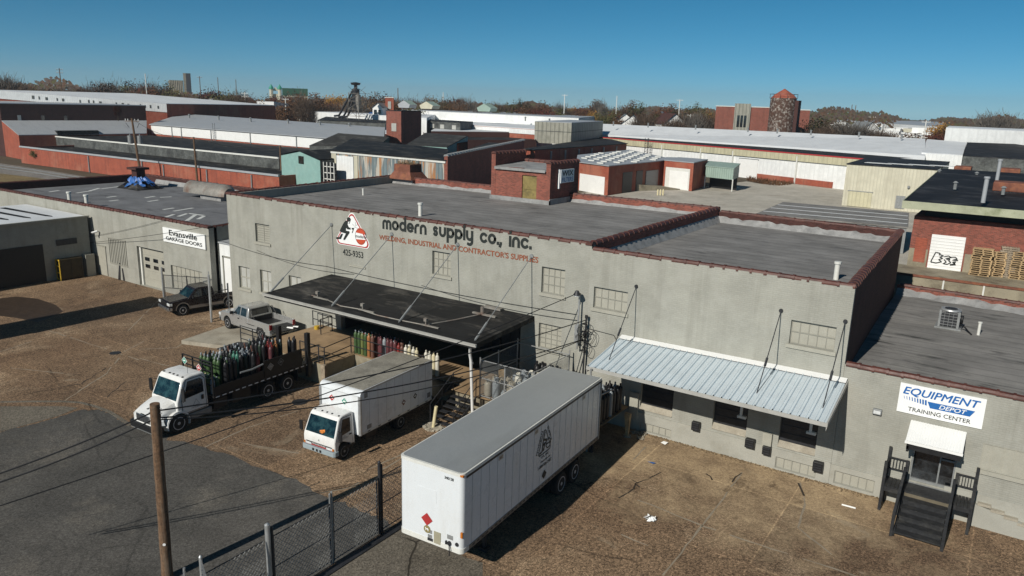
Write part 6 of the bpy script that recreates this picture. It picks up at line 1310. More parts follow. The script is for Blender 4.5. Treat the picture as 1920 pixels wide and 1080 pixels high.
for (x, y, z1) in ((43.50, YM-.16, 2.45), (43.50, -1.16, 2.15), (44.20, YM-.16, 2.02), (44.20, -1.18, 2.10), (45.93, -1.18, 2.12), (45.97, YM-.16, 2.02), (46.62, YM-.16, 2.45), (46.62, -1.16, 2.12), (44.20, -3.05, 1.02), (45.93, -3.05, 1.02)):
    mb = MB(); mb.box(x-.055, y-.055, 0, x+.055, y+.055, z1); mb.build('post', M['blackwood'], es_)
mb = MB()
for x in (44.20, 45.93):
    for h in (.55, .95): mb.add([(x-.05, -1.2, LZ+h), (x+.05, -1.2, LZ+h), (x+.05, -3.08, .05+h), (x-.05, -3.08, .05+h), (x-.05, -1.2, LZ+h-.09), (x+.05, -1.2, LZ+h-.09), (x+.05, -3.08, h-.04), (x-.05, -3.08, h-.04)], [(0, 3, 2, 1), (0, 4, 7, 3), (1, 2, 6, 5), (4, 5, 6, 7), (2, 3, 7, 6), (0, 1, 5, 4)])
    mb.add([(x-.02, -1.2, LZ+.86), (x+.02, -1.2, LZ+.86), (x+.02, -3.05, .90), (x-.02, -3.05, .90), (x-.02, -1.2, LZ+.1), (x+.02, -1.2, LZ+.1), (x+.02, -3.05, .2), (x-.02, -3.05, .2)], [(0, 3, 2, 1), (0, 4, 7, 3), (1, 2, 6, 5), (4, 5, 6, 7)])
for x in (43.5, 46.62): mb.box(x-.035, -1.12, LZ+.8, x+.035, YM-.2, LZ+.9)
mb.build('handrail', M['blackwood'], es_)
mb = MB(); mb.box(44.32, YM-.14, 1.09, 45.84, YM-.085, 1.12); mb.build('threshold', M['galv_dull'], es_)
sc_ = thing('concrete_ramp_wall', 'pale stepped concrete scar on the wall foot beside the entrance stair', 'concrete wall', (48, -.3, 0))
mb = MB(); mb.prism([(46.7, -.30), (50.2, -.30), (50.2, YM-.032), (46.7, YM-.032)], 0, [.95, .28, .28, .95]); mb.build('slab', M['wall_base'], sc_)
mb = MB()
for k in range(7): mb.box(46.8+k*.46, -.325, .93-k*.13, 47.26+k*.46, YM-.04, 1.03-k*.13)
mb.build('broken_edge', M['concrete'], sc_)

# ------------------------------------------------------------------ foreground chain-link gate
fx_ = 28.42
fg = thing('chainlink_gate', 'pair of dark chain-link gates between posts crossing the asphalt in front of the trailer', 'gate', (fx_, -17, 0))
for (y0, y1, nm) in ((-16.86, -14.72, 'gate_leaf'), (-19.38, -17.02, 'gate_leaf'), (-21.8, -19.75, 'fence_panel'), (-14.42, -12.6, 'fence_panel')):
    mb = MB()
    for h in (.14, 1.2, 2.30): mb.cyl((fx_, y0, h), (fx_, y1, h), .02, n=6)
    if nm == 'gate_leaf':
        for y in (y0, y1): mb.cyl((fx_, y, .1), (fx_, y, 2.36), .03, n=6)
    lf = mb.build(nm, M['darksteel'], fg)
    mb = MB(); chain(mb, (fx_+.03, y0, .12), (0, 1, 0), y1-y0, 2.2, .17, .0062); mb.build('wire_mesh', M['galv_dull'], lf)
for (y, h, r, mt) in ((-14.57, 2.92, .062, 'darksteel'), (-14.45, 2.75, .035, 'darksteel'), (-19.57, 2.80, .085, 'steel'), (-19.42, 2.62, .05, 'darksteel'), (-16.90, 2.74, .030, 'galv_dull'), (-16.99, 2.70, .030, 'galv_dull'), (-21.9, 2.90, .05, 'steel')):
    mb = MB(); mb.cyl((fx_, y, 0), (fx_, y, h), r, n=10); mb.cyl((fx_, y, h), (fx_, y, h+.05), r*1.1, r*.4, 10); mb.build('post', M[mt], fg, smooth=40)
bw_ = thing('barbed_wire_fence', 'thin steel posts strung with barbed wire at the near corner of the gate', 'fence', (28.8, -22.5, 0))
mb = MB(); q0 = U(345, 1066, 2.88); mb.cyl((q0.x, q0.y, 0), (q0.x, q0.y, 2.9), .035, n=8); mb.cyl((31.6, -23.4, 0), (31.6, -23.4, 2.9), .035, n=8); mb.build('posts', M['steel'], bw_)
mb = MB(); br = random.Random(2)
for P0, P1 in (((fx_, -21.9), (31.6, -23.4)), ((q0.x, q0.y), (31.0, -24.6))):
    for h in (2.85, 2.70, 2.55, 2.40, 2.2):
        n = 26; pts = [(P0[0]+(P1[0]-P0[0])*k/n, P0[1]+(P1[1]-P0[1])*k/n, h-.05*math.sin(math.pi*k/n)) for k in range(n+1)]
        mb.tube(pts, .009, 4)
        for p in pts[1:-1]: mb.cyl((p[0]-.03, p[1], p[2]-.03), (p[0]+.03, p[1], p[2]+.03), .006, n=3); mb.cyl((p[0], p[1]-.03, p[2]+.03), (p[0], p[1]+.03, p[2]-.03), .006, n=3)
mb.build('wire', M['steel'], bw_)
gd_ = MB(); gd_.box(fx_+.1, -22, .005, fx_+.42, -13.2, .05); o = gd_.build('gate_threshold', M['darksteel'], loc=(fx_, -17, 0)); o['kind'] = 'structure'

# far gate at the garage
fg2 = thing('chainlink_gate', 'galvanised gate frame standing open around the near-black pickup', 'gate', (-4, -1, 0))
gl, gr, ge = U(308, 566, 0), U(397, 604, 0), Vector((-.05, -.25, 0))
mb = MB(); mb.cyl(gl, gl+Vector((0, 0, 2.75)), .07, n=10); mb.cyl(gr, gr+Vector((0, 0, 3.45)), .085, n=10); mb.cyl(ge, ge+Vector((0, 0, 2.6)), .06, n=10); mb.build('post', M['steel'], fg2, smooth=40)
mb = MB(); mb.cyl(gr+Vector((0, 0, 3.45)), gr+Vector((0, 0, 3.7)), .03, n=6); mb.build('post_cap', M['steel'], fg2)
g2 = Vector((-3.95, 1.0, 0)); mb = MB()
for (A, B) in ((gl+Vector((.12, .05, 0)), g2), (gr, ge)):
    for h in (.2, 1.15, 2.15): mb.cyl(A+Vector((0, 0, h)), B+Vector((0, 0, h)), .03, n=6)
for t_ in (0, .5, .68, 1.0): p = (gl+Vector((.12, .05, 0))).lerp(g2, t_); mb.cyl(p+Vector((0, 0, .15)), p+Vector((0, 0, 2.2)), .028, n=6)
mb.build('frame', M['darksteel'], fg2)
mb = MB(); d = (g2-gl); chain(mb, gl+Vector((.12, .05, .2)), d, d.length, 1.95, .12, .006); mb.build('wire_mesh', M['galv_dull'], fg2)
st_ = thing('traffic_stand', 'black folding stand with an orange tag beside the garage roller door', 'stand', U(230, 525, 0))
p = U(230, 525, 0); mb = MB(); mb.add([(p.x-.45, p.y-.15, 0), (p.x-.2, p.y-.15, 0), (p.x+.12, p.y, 2.3), (p.x-.1, p.y, 2.3), (p.x-.45, p.y+.05, 0), (p.x-.2, p.y+.05, 0), (p.x+.12, p.y+.15, 2.3), (p.x-.1, p.y+.15, 2.3)], [(0, 1, 2, 3), (7, 6, 5, 4), (0, 4, 5, 1), (1, 5, 6, 2), (2, 6, 7, 3), (3, 7, 4, 0)])
mb.add([(p.x+.25, p.y-.1, 0), (p.x+.5, p.y-.1, 0), (p.x+.14, p.y, 2.3), (p.x-.04, p.y, 2.3), (p.x+.25, p.y+.1, 0), (p.x+.5, p.y+.1, 0), (p.x+.14, p.y+.12, 2.3), (p.x-.04, p.y+.12, 2.3)], [(0, 1, 2, 3), (7, 6, 5, 4), (0, 4, 5, 1), (1, 5, 6, 2), (2, 6, 7, 3), (3, 7, 4, 0)]); mb.build('leg', M['darksteel'], st_)
mb = MB(); mb.box(p.x+.18, p.y-.05, 1.6, p.x+.55, p.y+.0, 1.95); mb.build('tag', M['orange'], st_)
for i, (u, v, s_, lb) in enumerate(((245, 523, .36, 'round painted boulder guarding the garage roller door on its window-grille side'), (315, 542, .52, 'round painted boulder guarding the garage door jamb next to the open gate'))):
    p = U(u, v, 0); mb = MB(); mb.lathe([(.001, .95*s_), (.5*s_, .88*s_), (.85*s_, .6*s_), (s_, .25*s_), (s_, -.1)], p, 14); tag(mb.build('boulder', M['wall_base'], loc=p, smooth=True), lb, 'boulder')
cg2 = thing('storage_crate', 'rusty brown steel crate with yellow end frame against the dark workshop wall', 'crate', (-20.2, -1.5, 0))
c0, c1 = U(112, 520, 0), U(160, 511, 0)
xw = -20.1; ya, yb = UX(115, 517, xw).y, UX(157, 508, xw).y
mb = MB(); mb.box(-20.75, ya, .1, xw, yb, 1.75); mb.build('body', M['olive'], cg2); mb = MB()
for z in (.08, .62, 1.2, 1.72): mb.box(-20.8, ya-.06, z, xw+.04, ya-.005, z+.1)
for x in (-20.78, xw-.06): mb.box(x, ya-.07, .05, x+.1, ya-.004, 1.8)
mb.build('yellow_frame', M['yellow'], cg2); mb = MB()
for y in (ya+.1, (ya+yb)/2, yb-.1): mb.box(xw+.001, y-.04, .1, xw+.03, y+.04, 1.76)
mb.box(-20.78, ya, 1.751, xw+.03, yb, 1.80); mb.build('rail', M['olive'], cg2)
def camera_unit(p, lb):
    t = thing('security_camera', lb, 'security camera', p); mb = MB(); mb.cyl(Vector(p), Vector(p)+Vector((0, .35, 0)), .03, n=6); mb.build('arm', M['galv_dull'], t)
    mb = MB(); mb.cyl(Vector(p)+Vector((-.12, -.25, -.06)), Vector(p)+Vector((.1, .15, .06)), .08, .10, 10); mb.build('housing', M['white'], t, smooth=40); mb = MB(); mb.cyl(Vector(p)+Vector((-.15, -.30, -.08)), Vector(p)+Vector((-.12, -.255, -.06)), .12, n=10); mb.build('lens', M['black'], t)
camera_unit(UY(178, 435, YG-.35), 'white security camera on the pale garage wall above the narrow door'); camera_unit(UY(158, 408, YG-.2), 'dark-hooded security camera at the corner above the workshop wing roof')

# ------------------------------------------------------------------ poles, masts and wires
ptop = CAM_LOC + ray(290, 757).normalized()*26.6; pb = Vector((24.6, -20.75, 0))
up = thing('utility_pole', 'leaning brown wooden utility pole with sawn top nearest the viewer', 'utility pole', (pb.x, pb.y, 0))
mb = MB(); n = 14; pts = []; rr = []
for k in range(n+1): t = k/n; pts.append(Vector((pb.x, pb.y, -.2)).lerp(ptop, t)); rr.append(.185-.03*t+.005*math.sin(k*2.1))
mb.tube(pts, rr, 14); mb.build('shaft', M['pole'], up, smooth=50)
mb = MB(); d = (ptop-pb).normalized()
for k, h in enumerate((.14, .28, .45)): q = ptop - d*h*1.1; mb.cyl(q+Vector((-.19, -.1, 0)), q+Vector((.19, .1, 0)), .018, n=6); mb.cyl(q+Vector((-.11, 0, 0)), q+Vector((-.19, 0, 0)), .03, n=8)
q = U(1, 1, 0); mb.build('bolt', M['steel'], up)
mb = MB(); q = pb.lerp(ptop, .22); mb.cyl(q+Vector((.13, -.10, 0)), q+Vector((.145, -.115, 0)), .05, n=10); mb.build('tag', M['white'], up)
def wire(p, q, sag, label, r=.012, n=28, mat='wire'):
    p = Vector(p); q = Vector(q); mb = MB(); mb.tube([p.lerp(q, k/n) - Vector((0, 0, sag*4*(k/n)*(1-k/n))) for k in range(n+1)], r, 5)
    return tag(mb.build('overhead_wire', M[mat], loc=p), label, 'overhead wire')
m1 = Vector((28.66, -.45, 6.60)); m2 = Vector((29.12, -.45, 5.30))
a1 = ptop - d*.25; a2 = ptop - d*.5
wire(a1, m2 + Vector((0, 0, -.05)), .42, 'black overhead cable from the leaning pole to the top of the coiled-wire mast', .026)
wire(a2, m2 + Vector((-.05, 0, -1.05)), .55, 'black overhead cable from the leaning pole to the middle of the coiled-wire mast', .028)
wire(a2 - d*.05, m2 + Vector((-.1, 0, -1.1)), .85, 'twisted service drop sagging lowest between the leaning pole and the coiled-wire mast', .022)
w0 = CAM_LOC + ray(-160, 940).normalized()*30
wire(w0, a1, .15, 'upper black cable running off the frame from the leaning pole', .028); wire(w0+Vector((.05, .1, -.18)), a2, .22, 'lower black cable running off the frame from the leaning pole', .028)
w1 = CAM_LOC + ray(-60, 968).normalized()*31
wire(w1, m1, .35, 'thin single black wire passing behind the leaning pole to the lamp mast', .022)
mm = thing('lamp_mast', 'thin steel lamp mast with a hooded light on the seam of the grey walls', 'lamp mast', (28.66, -.2, 3.9))
mb = MB(); mb.cyl((28.66, -.3, 3.6), (28.66, -.3, 6.55), .045, n=8); mb.box(28.52, -.40, 3.95, 28.72, -.15, 4.9); mb.build('mast', M['steel'], mm)
mb = MB(); mb.cyl((28.62, -.5, 6.5), (28.62, -.5, 6.72), .2, .08, 12); mb.cyl((28.62, -.5, 6.6), (28.66, -.2, 6.5), .04, n=6); mb.build('lamp_head', M['darksteel'], mm, smooth=40)
mb = MB(); mb.cyl((28.62, -.5, 6.44), (28.62, -.5, 6.499), .15, n=12); mb.build('lens', M['lamp'], mm)
mm2 = thing('service_mast', 'black service mast tangled with coiled cables against the grey wall', 'service mast', (29.1, -.3, 1.2))
mb = MB(); mb.cyl((29.1, -.35, 1.2), (29.14, -.35, 5.35), .05, n=8); mb.cyl((29.14, -.35, 5.35), (29.14, -.35, 5.5), .08, n=8); mb.build('mast', M['darksteel'], mm2)
mb = MB(); wr = random.Random(6)
for (cx_, cz_, r0) in ((29.42, 4.45, .34), (29.36, 4.38, .28), (29.0, 4.55, .3), (28.9, 4.2, .26), (29.32, 3.7, .25), (29.05, 3.8, .22), (29.2, 4.9, .22)):
    mb.tube([(cx_ + r0*(1+.1*math.sin(3*a))*math.cos(a), -.42+.06*math.sin(2*a), cz_ + r0*1.15*math.sin(a)) for a in [2*math.pi*k/18 for k in range(19)]], .014, 5)
for i in range(9):
    z = wr.uniform(3.5, 5.1); mb.tube([(29.12, -.38, z), (29.0+wr.uniform(-.25, .3), -.5, z-.2), (28.9+wr.uniform(-.3, .5), -.45, z+wr.uniform(-.5, .3)), (29.12, -.4, z-wr.uniform(.2, .6))], .014, 5)
for z in (3.6, 4.1, 4.6, 5.0): mb.box(28.95, -.42, z, 29.2, -.32, z+.06)
mb.build('cable_coil', M['wire'], mm2, smooth=True)
mb = MB(); mb.tube([(29.15, YM-.02, 4.75), (30.6, YM-.02, 4.68), (31.1, YM-.02, 4.0)], .02, 5); mb.build('conduit', M['wire'], mm2)
wire((-.5, -.05, 5.55), (10.0, -.05, 5.25), .25, 'thin cable stapled across the grey wall above the ground-floor windows', .013); wire((10.0, -.05, 5.25), (28.4, -.06, 5.35), .18, 'thin cable sagging along the grey wall above the black canopy', .015); wire((3.2, -.05, 5.4), (12.5, -.05, 5.1), .35, 'second slack cable crossing the grey wall by the corner windows', .011)
wire((18.0, -.05, 5.25), (28.5, -.07, 5.05), .25, 'second slack cable on the grey wall ending near the lamp mast', .012)
wv = UY(165, 447, YG-.1); wv2 = UY(420, 395, 1.5); wire(UY(160, 456, YG-.1), UY(428, 418, -.05), .12, 'black cable stretched along the garage wall across its white sign', .018); wire(UY(165, 444, YG-.1), UY(310, 412, YG-.1), .1, 'thin cable stretched along the garage wall ending at its white sign', .012)

# ------------------------------------------------------------------ litter, manholes, hydrants
def cover(u, v, r, lb):
    p = U(u, v, 0); mb = MB(); mb.cyl((p.x, p.y, .004), (p.x, p.y, .018), r, n=20); mb.cyl((p.x, p.y, .018), (p.x, p.y, .024), r*.85, n=20); tag(mb.build('manhole_cover', M['darksteel'], loc=p), lb, 'manhole cover')
cover(216, 662, .33, 'round dark manhole cover alone in the open brown yard'); cover(562, 754, .42, 'round dark manhole cover between the flatbed and the box truck')
p = U(1218, 975, 0); mb = MB(); cr = random.Random(9)
for k in range(9):
    a = k*.7; mb.add([tuple(p + Vector((math.cos(a+t)*r_, math.sin(a+t)*r_, h_))) for t, r_, h_ in ((0, .03, .12+.1*cr.random()), (-.4, .2, .02+.08*cr.random()), (.2, .27, .06+.1*cr.random()), (.5, .16, .18*cr.random()))], [(0, 1, 2, 3)])
tag(mb.build('paper_bag', M['signwhite'], loc=p), 'crumpled white paper bag lying on the brown paving', 'litter')
p, q = U(1578, 948, 0), U(1604, 955, 0); mb = MB(); mb.cyl(p+Vector((0, 0, .05)), q+Vector((0, 0, .05)), .035, n=8); tag(mb.build('pipe_offcut', M['white'], loc=p), 'short white pipe offcut lying on the paving by the entrance stair', 'litter')
p = U(1244, 832, 0); mb = MB(); mb.add([tuple(p+Vector(v)) for v in ((-.15, 0, .02), (.12, -.1, .02), (.2, .08, .1), (-.05, .12, .08))], [(0, 1, 2, 3)]); tag(mb.build('paper_scrap', M['white'], loc=p), 'white paper scrap by the foot of the dock wall', 'litter')
p = U(1221, 868, 0); mb = MB(); mb.add([tuple(p+Vector(v)) for v in ((-.2, 0, .02), (.12, -.08, .03), (.22, .04, .05), (0, .08, .02))], [(0, 1, 2, 3)]); tag(mb.build('plastic_scrap', M['signblue'], loc=p), 'flattened blue plastic scrap on the tan paving', 'litter')
for i, (u, v) in enumerate(((1205, 815), (1190, 812), (1200, 822), (1196, 806))):
    p = U(u, v, 0); cr = random.Random(i); mb = MB()
    for k in range(40):
        a = cr.uniform(0, 6.3); r_ = cr.uniform(0, .22); s_ = cr.uniform(.02, .06); mb.obox(Matrix.Translation(p+Vector((math.cos(a)*r_, math.sin(a)*r_, cr.uniform(0, .1)))) @ Matrix.Rotation(cr.uniform(0, 3), 4, 'Z'), s_, s_, s_*.8)
    tag(mb.build('rubble_heap', M['concrete'], loc=p), 'little heap of crumbled concrete at the dock wall corner', 'rubble', 'rubble heaps at the dock wall corner')
# ------------------------------------------------------------------ buildings behind (surveyed roof corners, walls dropped to the ground)
def inpoly(p, P):
    c = False
    for i in range(len(P)):
        a, b = P[i], P[i-1]
        if (a[1] > p[1]) != (b[1] > p[1]) and p[0] < (b[0]-a[0])*(p[1]-a[1])/(b[1]-a[1])+a[0]: c = not c
    return c
def xy(p): return (p[0], p[1])
def para(a, b, c): return a + (c - b)
def block(name, label, cat, top, wall, roof, z0=0.0, lip=0.0, roofz=0.0, capmat=None):
    """top: list of Vectors (the roof outline). walls to z0; roof as its own part (roofz below the wall head when there is a parapet)"""
    c = sum((Vector(p) for p in top), Vector())/len(top)
    t = thing(name, label, cat, (c.x, c.y, z0))
    n = len(top); a = sum(top[i][0]*top[(i+1) % n][1]-top[(i+1) % n][0]*top[i][1] for i in range(n))
    if a < 0: top = top[::-1]
    mb = MB()
    for i in range(n):
        p, q = top[i], top[(i+1) % n]
        mb.poly((p[0], p[1], z0), (q[0], q[1], z0), tuple(q), tuple(p))
        if roofz:
            cc = c; s = .35; pi_ = Vector(p) + (Vector((cc.x, cc.y, p[2]))-Vector(p)).normalized()*s; qi = Vector(q) + (Vector((cc.x, cc.y, q[2]))-Vector(q)).normalized()*s
            mb.poly(tuple(p), tuple(q), tuple(qi), tuple(pi_)); mb.poly(tuple(pi_), tuple(qi), (qi.x, qi.y, qi.z-roofz), (pi_.x, pi_.y, pi_.z-roofz))
    mb.build('wall', M[wall], t)
    mb = MB()
    if roofz: mb.poly(*[tuple(Vector(p)+(Vector((c.x, c.y, p[2]))-Vector(p)).normalized()*.349 - Vector((0, 0, roofz-.001))) for p in top])
    else:
        P = [Vector(p) + (Vector((p[0]-c.x, p[1]-c.y, 0)).normalized()*lip if lip else Vector()) for p in top]
        mb.poly(*[(p.x, p.y, p.z+.16) for p in P])
        for i in range(n): p, q = P[i], P[(i+1) % n]; mb.poly((p.x, p.y, p.z+.002), (q.x, q.y, q.z+.002), (q.x, q.y, q.z+.16), (p.x, p.y, p.z+.16))
    mb.build('roof', M[roof], t)
    if capmat:
        mb = MB()
        for i in range(n): p, q = Vector(top[i]), Vector(top[(i+1) % n]); mb.tube([p+Vector((0, 0, .06)), q+Vector((0, 0, .06))], .16, 4)
        mb.build('coping', M[capmat], t)
    return t
def onwall(t, name, mat, A, B, s0, s1, z0, z1, out_=.06):
    """a panel on the wall from A to B (seen from outside A is on the left)"""
    A = Vector((A[0], A[1], 0)); B = Vector((B[0], B[1], 0)); d = B-A; n = Vector((d.y, -d.x, 0)).normalized()
    p, q = A+d*s0, A+d*s1; mb = MB(); mb.prism([xy(p+n*.004), xy(q+n*.004), xy(q+n*out_), xy(p+n*out_)], z0, z1); return mb.build(name, M[mat], t)
def dirv(p, q): return (Vector((q[0]-p[0], q[1]-p[1], 0))).normalized()
def dpt(u, v, dist): return CAM_LOC + ray(u, v).normalized()*dist
def brickblk(name, label, u0, u1, vtop, dist, depth, wall='redbrick', cat='building'):
    a = dpt(u0, vtop, dist); b = dpt(u1, vtop+2, dist); b.z = a.z; d_ = dirv(a, b); nn = Vector((-d_.y, d_.x, 0)); return block(name, label, cat, [a, b, b+nn*depth, a+nn*depth], wall, 'paleroof', capmat='trimwhite'), a, b
BACK = Vector((-.02, 1, 0))
# long red brick workshop with a raised black clerestory
A, B = U(37, 275, 3.5), U(523, 330, 3.5); B.z = A.z = 3.5
bw1 = block('brick_workshop', 'long low red brick workshop with black flat roof beside the rail track', 'workshop', [A, B, B+BACK*30, A+BACK*30], 'redbrick_far', 'blackroof', roofz=.4)
mb = MB(); mb.tube([A+Vector((0, 0, .05)), B+Vector((0, 0, .05))], .22, 4); mb.build('parapet_cap', M['paleroof'], bw1)
for i, s in enumerate((.33, .55, .63, .78, .92)): onwall(bw1, 'downspout', 'galv_dull', A, B, s, s+.003, 0, 3.2 if i != 1 else 3.4, .2)
P, Q = U(90, 255, 5.0), U(523, 297, 5.0); P.z = Q.z = 5.0
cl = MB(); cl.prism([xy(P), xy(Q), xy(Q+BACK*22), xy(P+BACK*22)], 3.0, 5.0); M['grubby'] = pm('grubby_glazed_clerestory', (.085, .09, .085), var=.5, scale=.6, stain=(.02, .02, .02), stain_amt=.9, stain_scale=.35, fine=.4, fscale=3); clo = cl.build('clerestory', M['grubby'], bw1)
mb = MB(); mb.poly(*[(p.x, p.y, 5.02) for p in (P, Q, Q+BACK*22, P+BACK*22)]); mb.build('clerestory_roof', M['blackroof'], clo); mb = MB(); mb.tube([P+Vector((0, 0, .06)), Q+Vector((0, 0, .06))], .20, 4); mb.build('white_edge', M['trimwhite'], clo)
# shed-roofed hall and the dark hall behind it
E1, E2 = U(35, 254, 5.4), U(275, 251, 5.4); R1, R2 = U(3, 227, 8.2), U(275, 227, 8.2)
t = thing('shed_roof_hall', 'brick hall with a wide pale metal shed roof behind the long red workshop', 'hall', (E1.x, E1.y, 0))
L1 = R1 + (R1-E1); L1.z = 5.4; mb = MB(); mb.poly((E1.x, E1.y, 0), tuple(E1), tuple(R1), (R1.x, R1.y, 0)); mb.poly((R1.x, R1.y, 0), tuple(R1), tuple(L1), (L1.x, L1.y, 0)); mb.poly((E1.x, E1.y, 0), (E2.x, E2.y, 0), tuple(E2), tuple(E1)); mb.poly((E2.x, E2.y, 0), (R2.x, R2.y, 0), tuple(R2), tuple(E2)); mb.build('wall', M['redbrick_far'], t)
mb = MB(); o_ = Vector((0, 0, .15)); mb.poly(tuple(E1+o_), tuple(E2+o_), tuple(R2+o_), tuple(R1+o_)); mb.poly(tuple(E1), tuple(E2), tuple(E2+o_), tuple(E1+o_)); mb.poly(tuple(E1), tuple(R1), tuple(R1+o_), tuple(E1+o_)); mb.build('roof', M['paleroof'], t)
D1 = E1.lerp(E2, .28); D2 = E1.lerp(E2, .60); r1 = D1.lerp(R1.lerp(R2, .28), .38); r2 = D2.lerp(R1.lerp(R2, .6), .30); mb = MB(); mb.prism([xy(D1), xy(D2), xy(r2), xy(r1)], 4.6, 6.3); mb.build('dormer', M['blackroof'], t)
zz = zat(xy(R1), 194); zz2 = zat(xy(R2), 199); ztop = (zz+zz2)/2
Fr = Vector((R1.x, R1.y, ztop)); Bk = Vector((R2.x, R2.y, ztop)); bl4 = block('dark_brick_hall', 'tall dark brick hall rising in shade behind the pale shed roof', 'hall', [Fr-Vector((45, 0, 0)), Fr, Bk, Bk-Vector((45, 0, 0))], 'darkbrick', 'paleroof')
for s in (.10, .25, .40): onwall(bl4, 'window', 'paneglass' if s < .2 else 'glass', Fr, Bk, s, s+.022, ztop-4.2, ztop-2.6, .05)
vt = U(8, 190, ztop); t = thing('roof_stack', 'stubby pale ventilation stack on the dark hall roof at the frame edge', 'roof vent', vt); mb = MB(); mb.cyl((vt.x, vt.y, ztop), (vt.x, vt.y, ztop+1.7), .5, n=12); mb.build('pipe', M['paleroof'], t, smooth=40); mb = MB(); mb.cyl((vt.x, vt.y, ztop+1.7), (vt.x, vt.y, ztop+2.2), .9, .1, 12); mb.build('hat', M['paleroof'], t, smooth=40)
# very long white shed on the horizon side
A, B = dpt(-10, 169.3, 255), dpt(312, 195, 250); CZ = B.z
t = block('white_long_shed', 'very long low white shed spotted with dark marks below the tree line', 'shed', [A, B, B+BACK*40, A+BACK*40], 'redbrick_far', 'whiteroof'); mb = MB(); n_ = Vector((dirv(A, B).y, -dirv(A, B).x, 0))*.12; mb.poly(tuple(A+n_-Vector((0, 0, 2.1))), tuple(B+n_-Vector((0, 0, 2.4))), tuple(B+n_), tuple(A+n_)); mb.build('white_band', M['whitewall'], t)
cr = random.Random(5)
for k in range(22):
    s = .20+.035*k+cr.uniform(-.008, .008)
    if s > .97 or cr.random() < .25: continue
    hz_ = A.z+(B.z-A.z)*s; onwall(t, 'dark_patch', 'grubby', A, B, s, s+cr.uniform(.006, .014), hz_-1.5, hz_-.8+cr.random()*.2, .2)
# white-banded brick building with grey roof
A, B = U(282, 234, 7.4), U(722, 268, 7.4); A.z = B.z = 7.4; R0, R1_ = U(340, 214, 9.4), U(722, 240, 9.4); R0.z = R1_.z = 9.4
t = thing('white_band_building', 'long brick building with white upper panels and a weathered pale grey roof', 'industrial building', (A.x, A.y, 0))
mb = MB(); mb.poly((A.x, A.y, 0), (B.x, B.y, 0), tuple(B), tuple(A)); mb.poly((B.x, B.y, 0), (R1_.x, R1_.y, 0), tuple(R1_), tuple(B)); mb.poly((R0.x, R0.y, 0), (A.x, A.y, 0), tuple(A), tuple(R0)); mb.poly((R1_.x, R1_.y, 0), (R0.x, R0.y, 0), tuple(R0), tuple(R1_)); mb.build('wall', M['redbrick_far'], t)
mb = MB(); mb.poly(tuple(A+o_-BACK*.4), tuple(B+o_-BACK*.4), tuple(R1_+o_), tuple(R0+o_)); mb.poly(tuple(A-BACK*.4), tuple(B-BACK*.4), tuple(B+o_-BACK*.4), tuple(A+o_-BACK*.4)); mb.build('roof', M['paleroof'], t)
onwall(t, 'white_panel', 'white', A, B, 0.005, 1, 5.15, 7.3, .10)
for s in (.12, .17, .32, .50, .69): onwall(t, 'downspout', 'galv_dull', A, B, s, s+.003, 3, 7.35, .25)
lp = A.lerp(B, .335); lad = thing('roof_ladder', 'thin steel ladder hooked over the eaves of the white-panelled building', 'ladder', (lp.x, lp.y, 3)); mb = MB(); n_ = Vector((dirv(A, B).y, -dirv(A, B).x, 0))
for o2 in (0, .9): q = lp + dirv(A, B)*o2 + n_*.4; mb.cyl((q.x, q.y, 3), (q.x, q.y, 9.0), .06, n=4)
for k in range(14): q = lp + n_*.4; mb.cyl((q.x, q.y, 3.2+k*.42), tuple((q + dirv(A, B)*.9).xy) + (3.2+k*.42,), .04, n=4)
mb.build('rungs', M['galv_dull'], lad)
# red brick block with dark flank behind
A, B = U(286, 198, 10.6), U(413, 206, 10.6); A.z = B.z = 10.6; C_ = U(603, 208, 10.6); C_.z = 10.6
t = block('red_block', 'red brick block with a long shaded flank and stair bumps behind the grey roof', 'industrial building', [A, B, C_, A+(C_-B)], 'redbrick_far', 'blackroof', roofz=.5)
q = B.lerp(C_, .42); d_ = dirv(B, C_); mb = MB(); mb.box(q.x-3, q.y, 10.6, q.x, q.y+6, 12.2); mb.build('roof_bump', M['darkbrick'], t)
for i, (u0, u1, v0, v1, z, lb) in enumerate(((337, 367, 186, 198, 10.7, 'white roof hut with a cream shutter on the far red block'), (392, 432, 187, 197, 10.8, 'white sloped monitor hut beside the red block roof'), (482, 514, 192, 205, 10.8, 'white boxy roof hut behind the dark flank of the red block'))):
    a, b = U(u0, v1, z), U(u1, v1+1, z); a.z = b.z = z; h = (v1-v0)*(a-CAM_LOC).length/FPX; tp_ = [a+Vector((0, 0, h)), b+Vector((0, 0, h)), b+BACK*7+Vector((0, 0, h*.8)), a+BACK*7+Vector((0, 0, h*.8))]
    hh = block('roof_hut', lb, 'roof hut', tp_, 'whitewall', 'whiteroof', z0=z-3.5)
    if i == 0: onwall(hh, 'shutter', 'cream', a, b, .06, .92, z+.1, z+h*.7, .1)
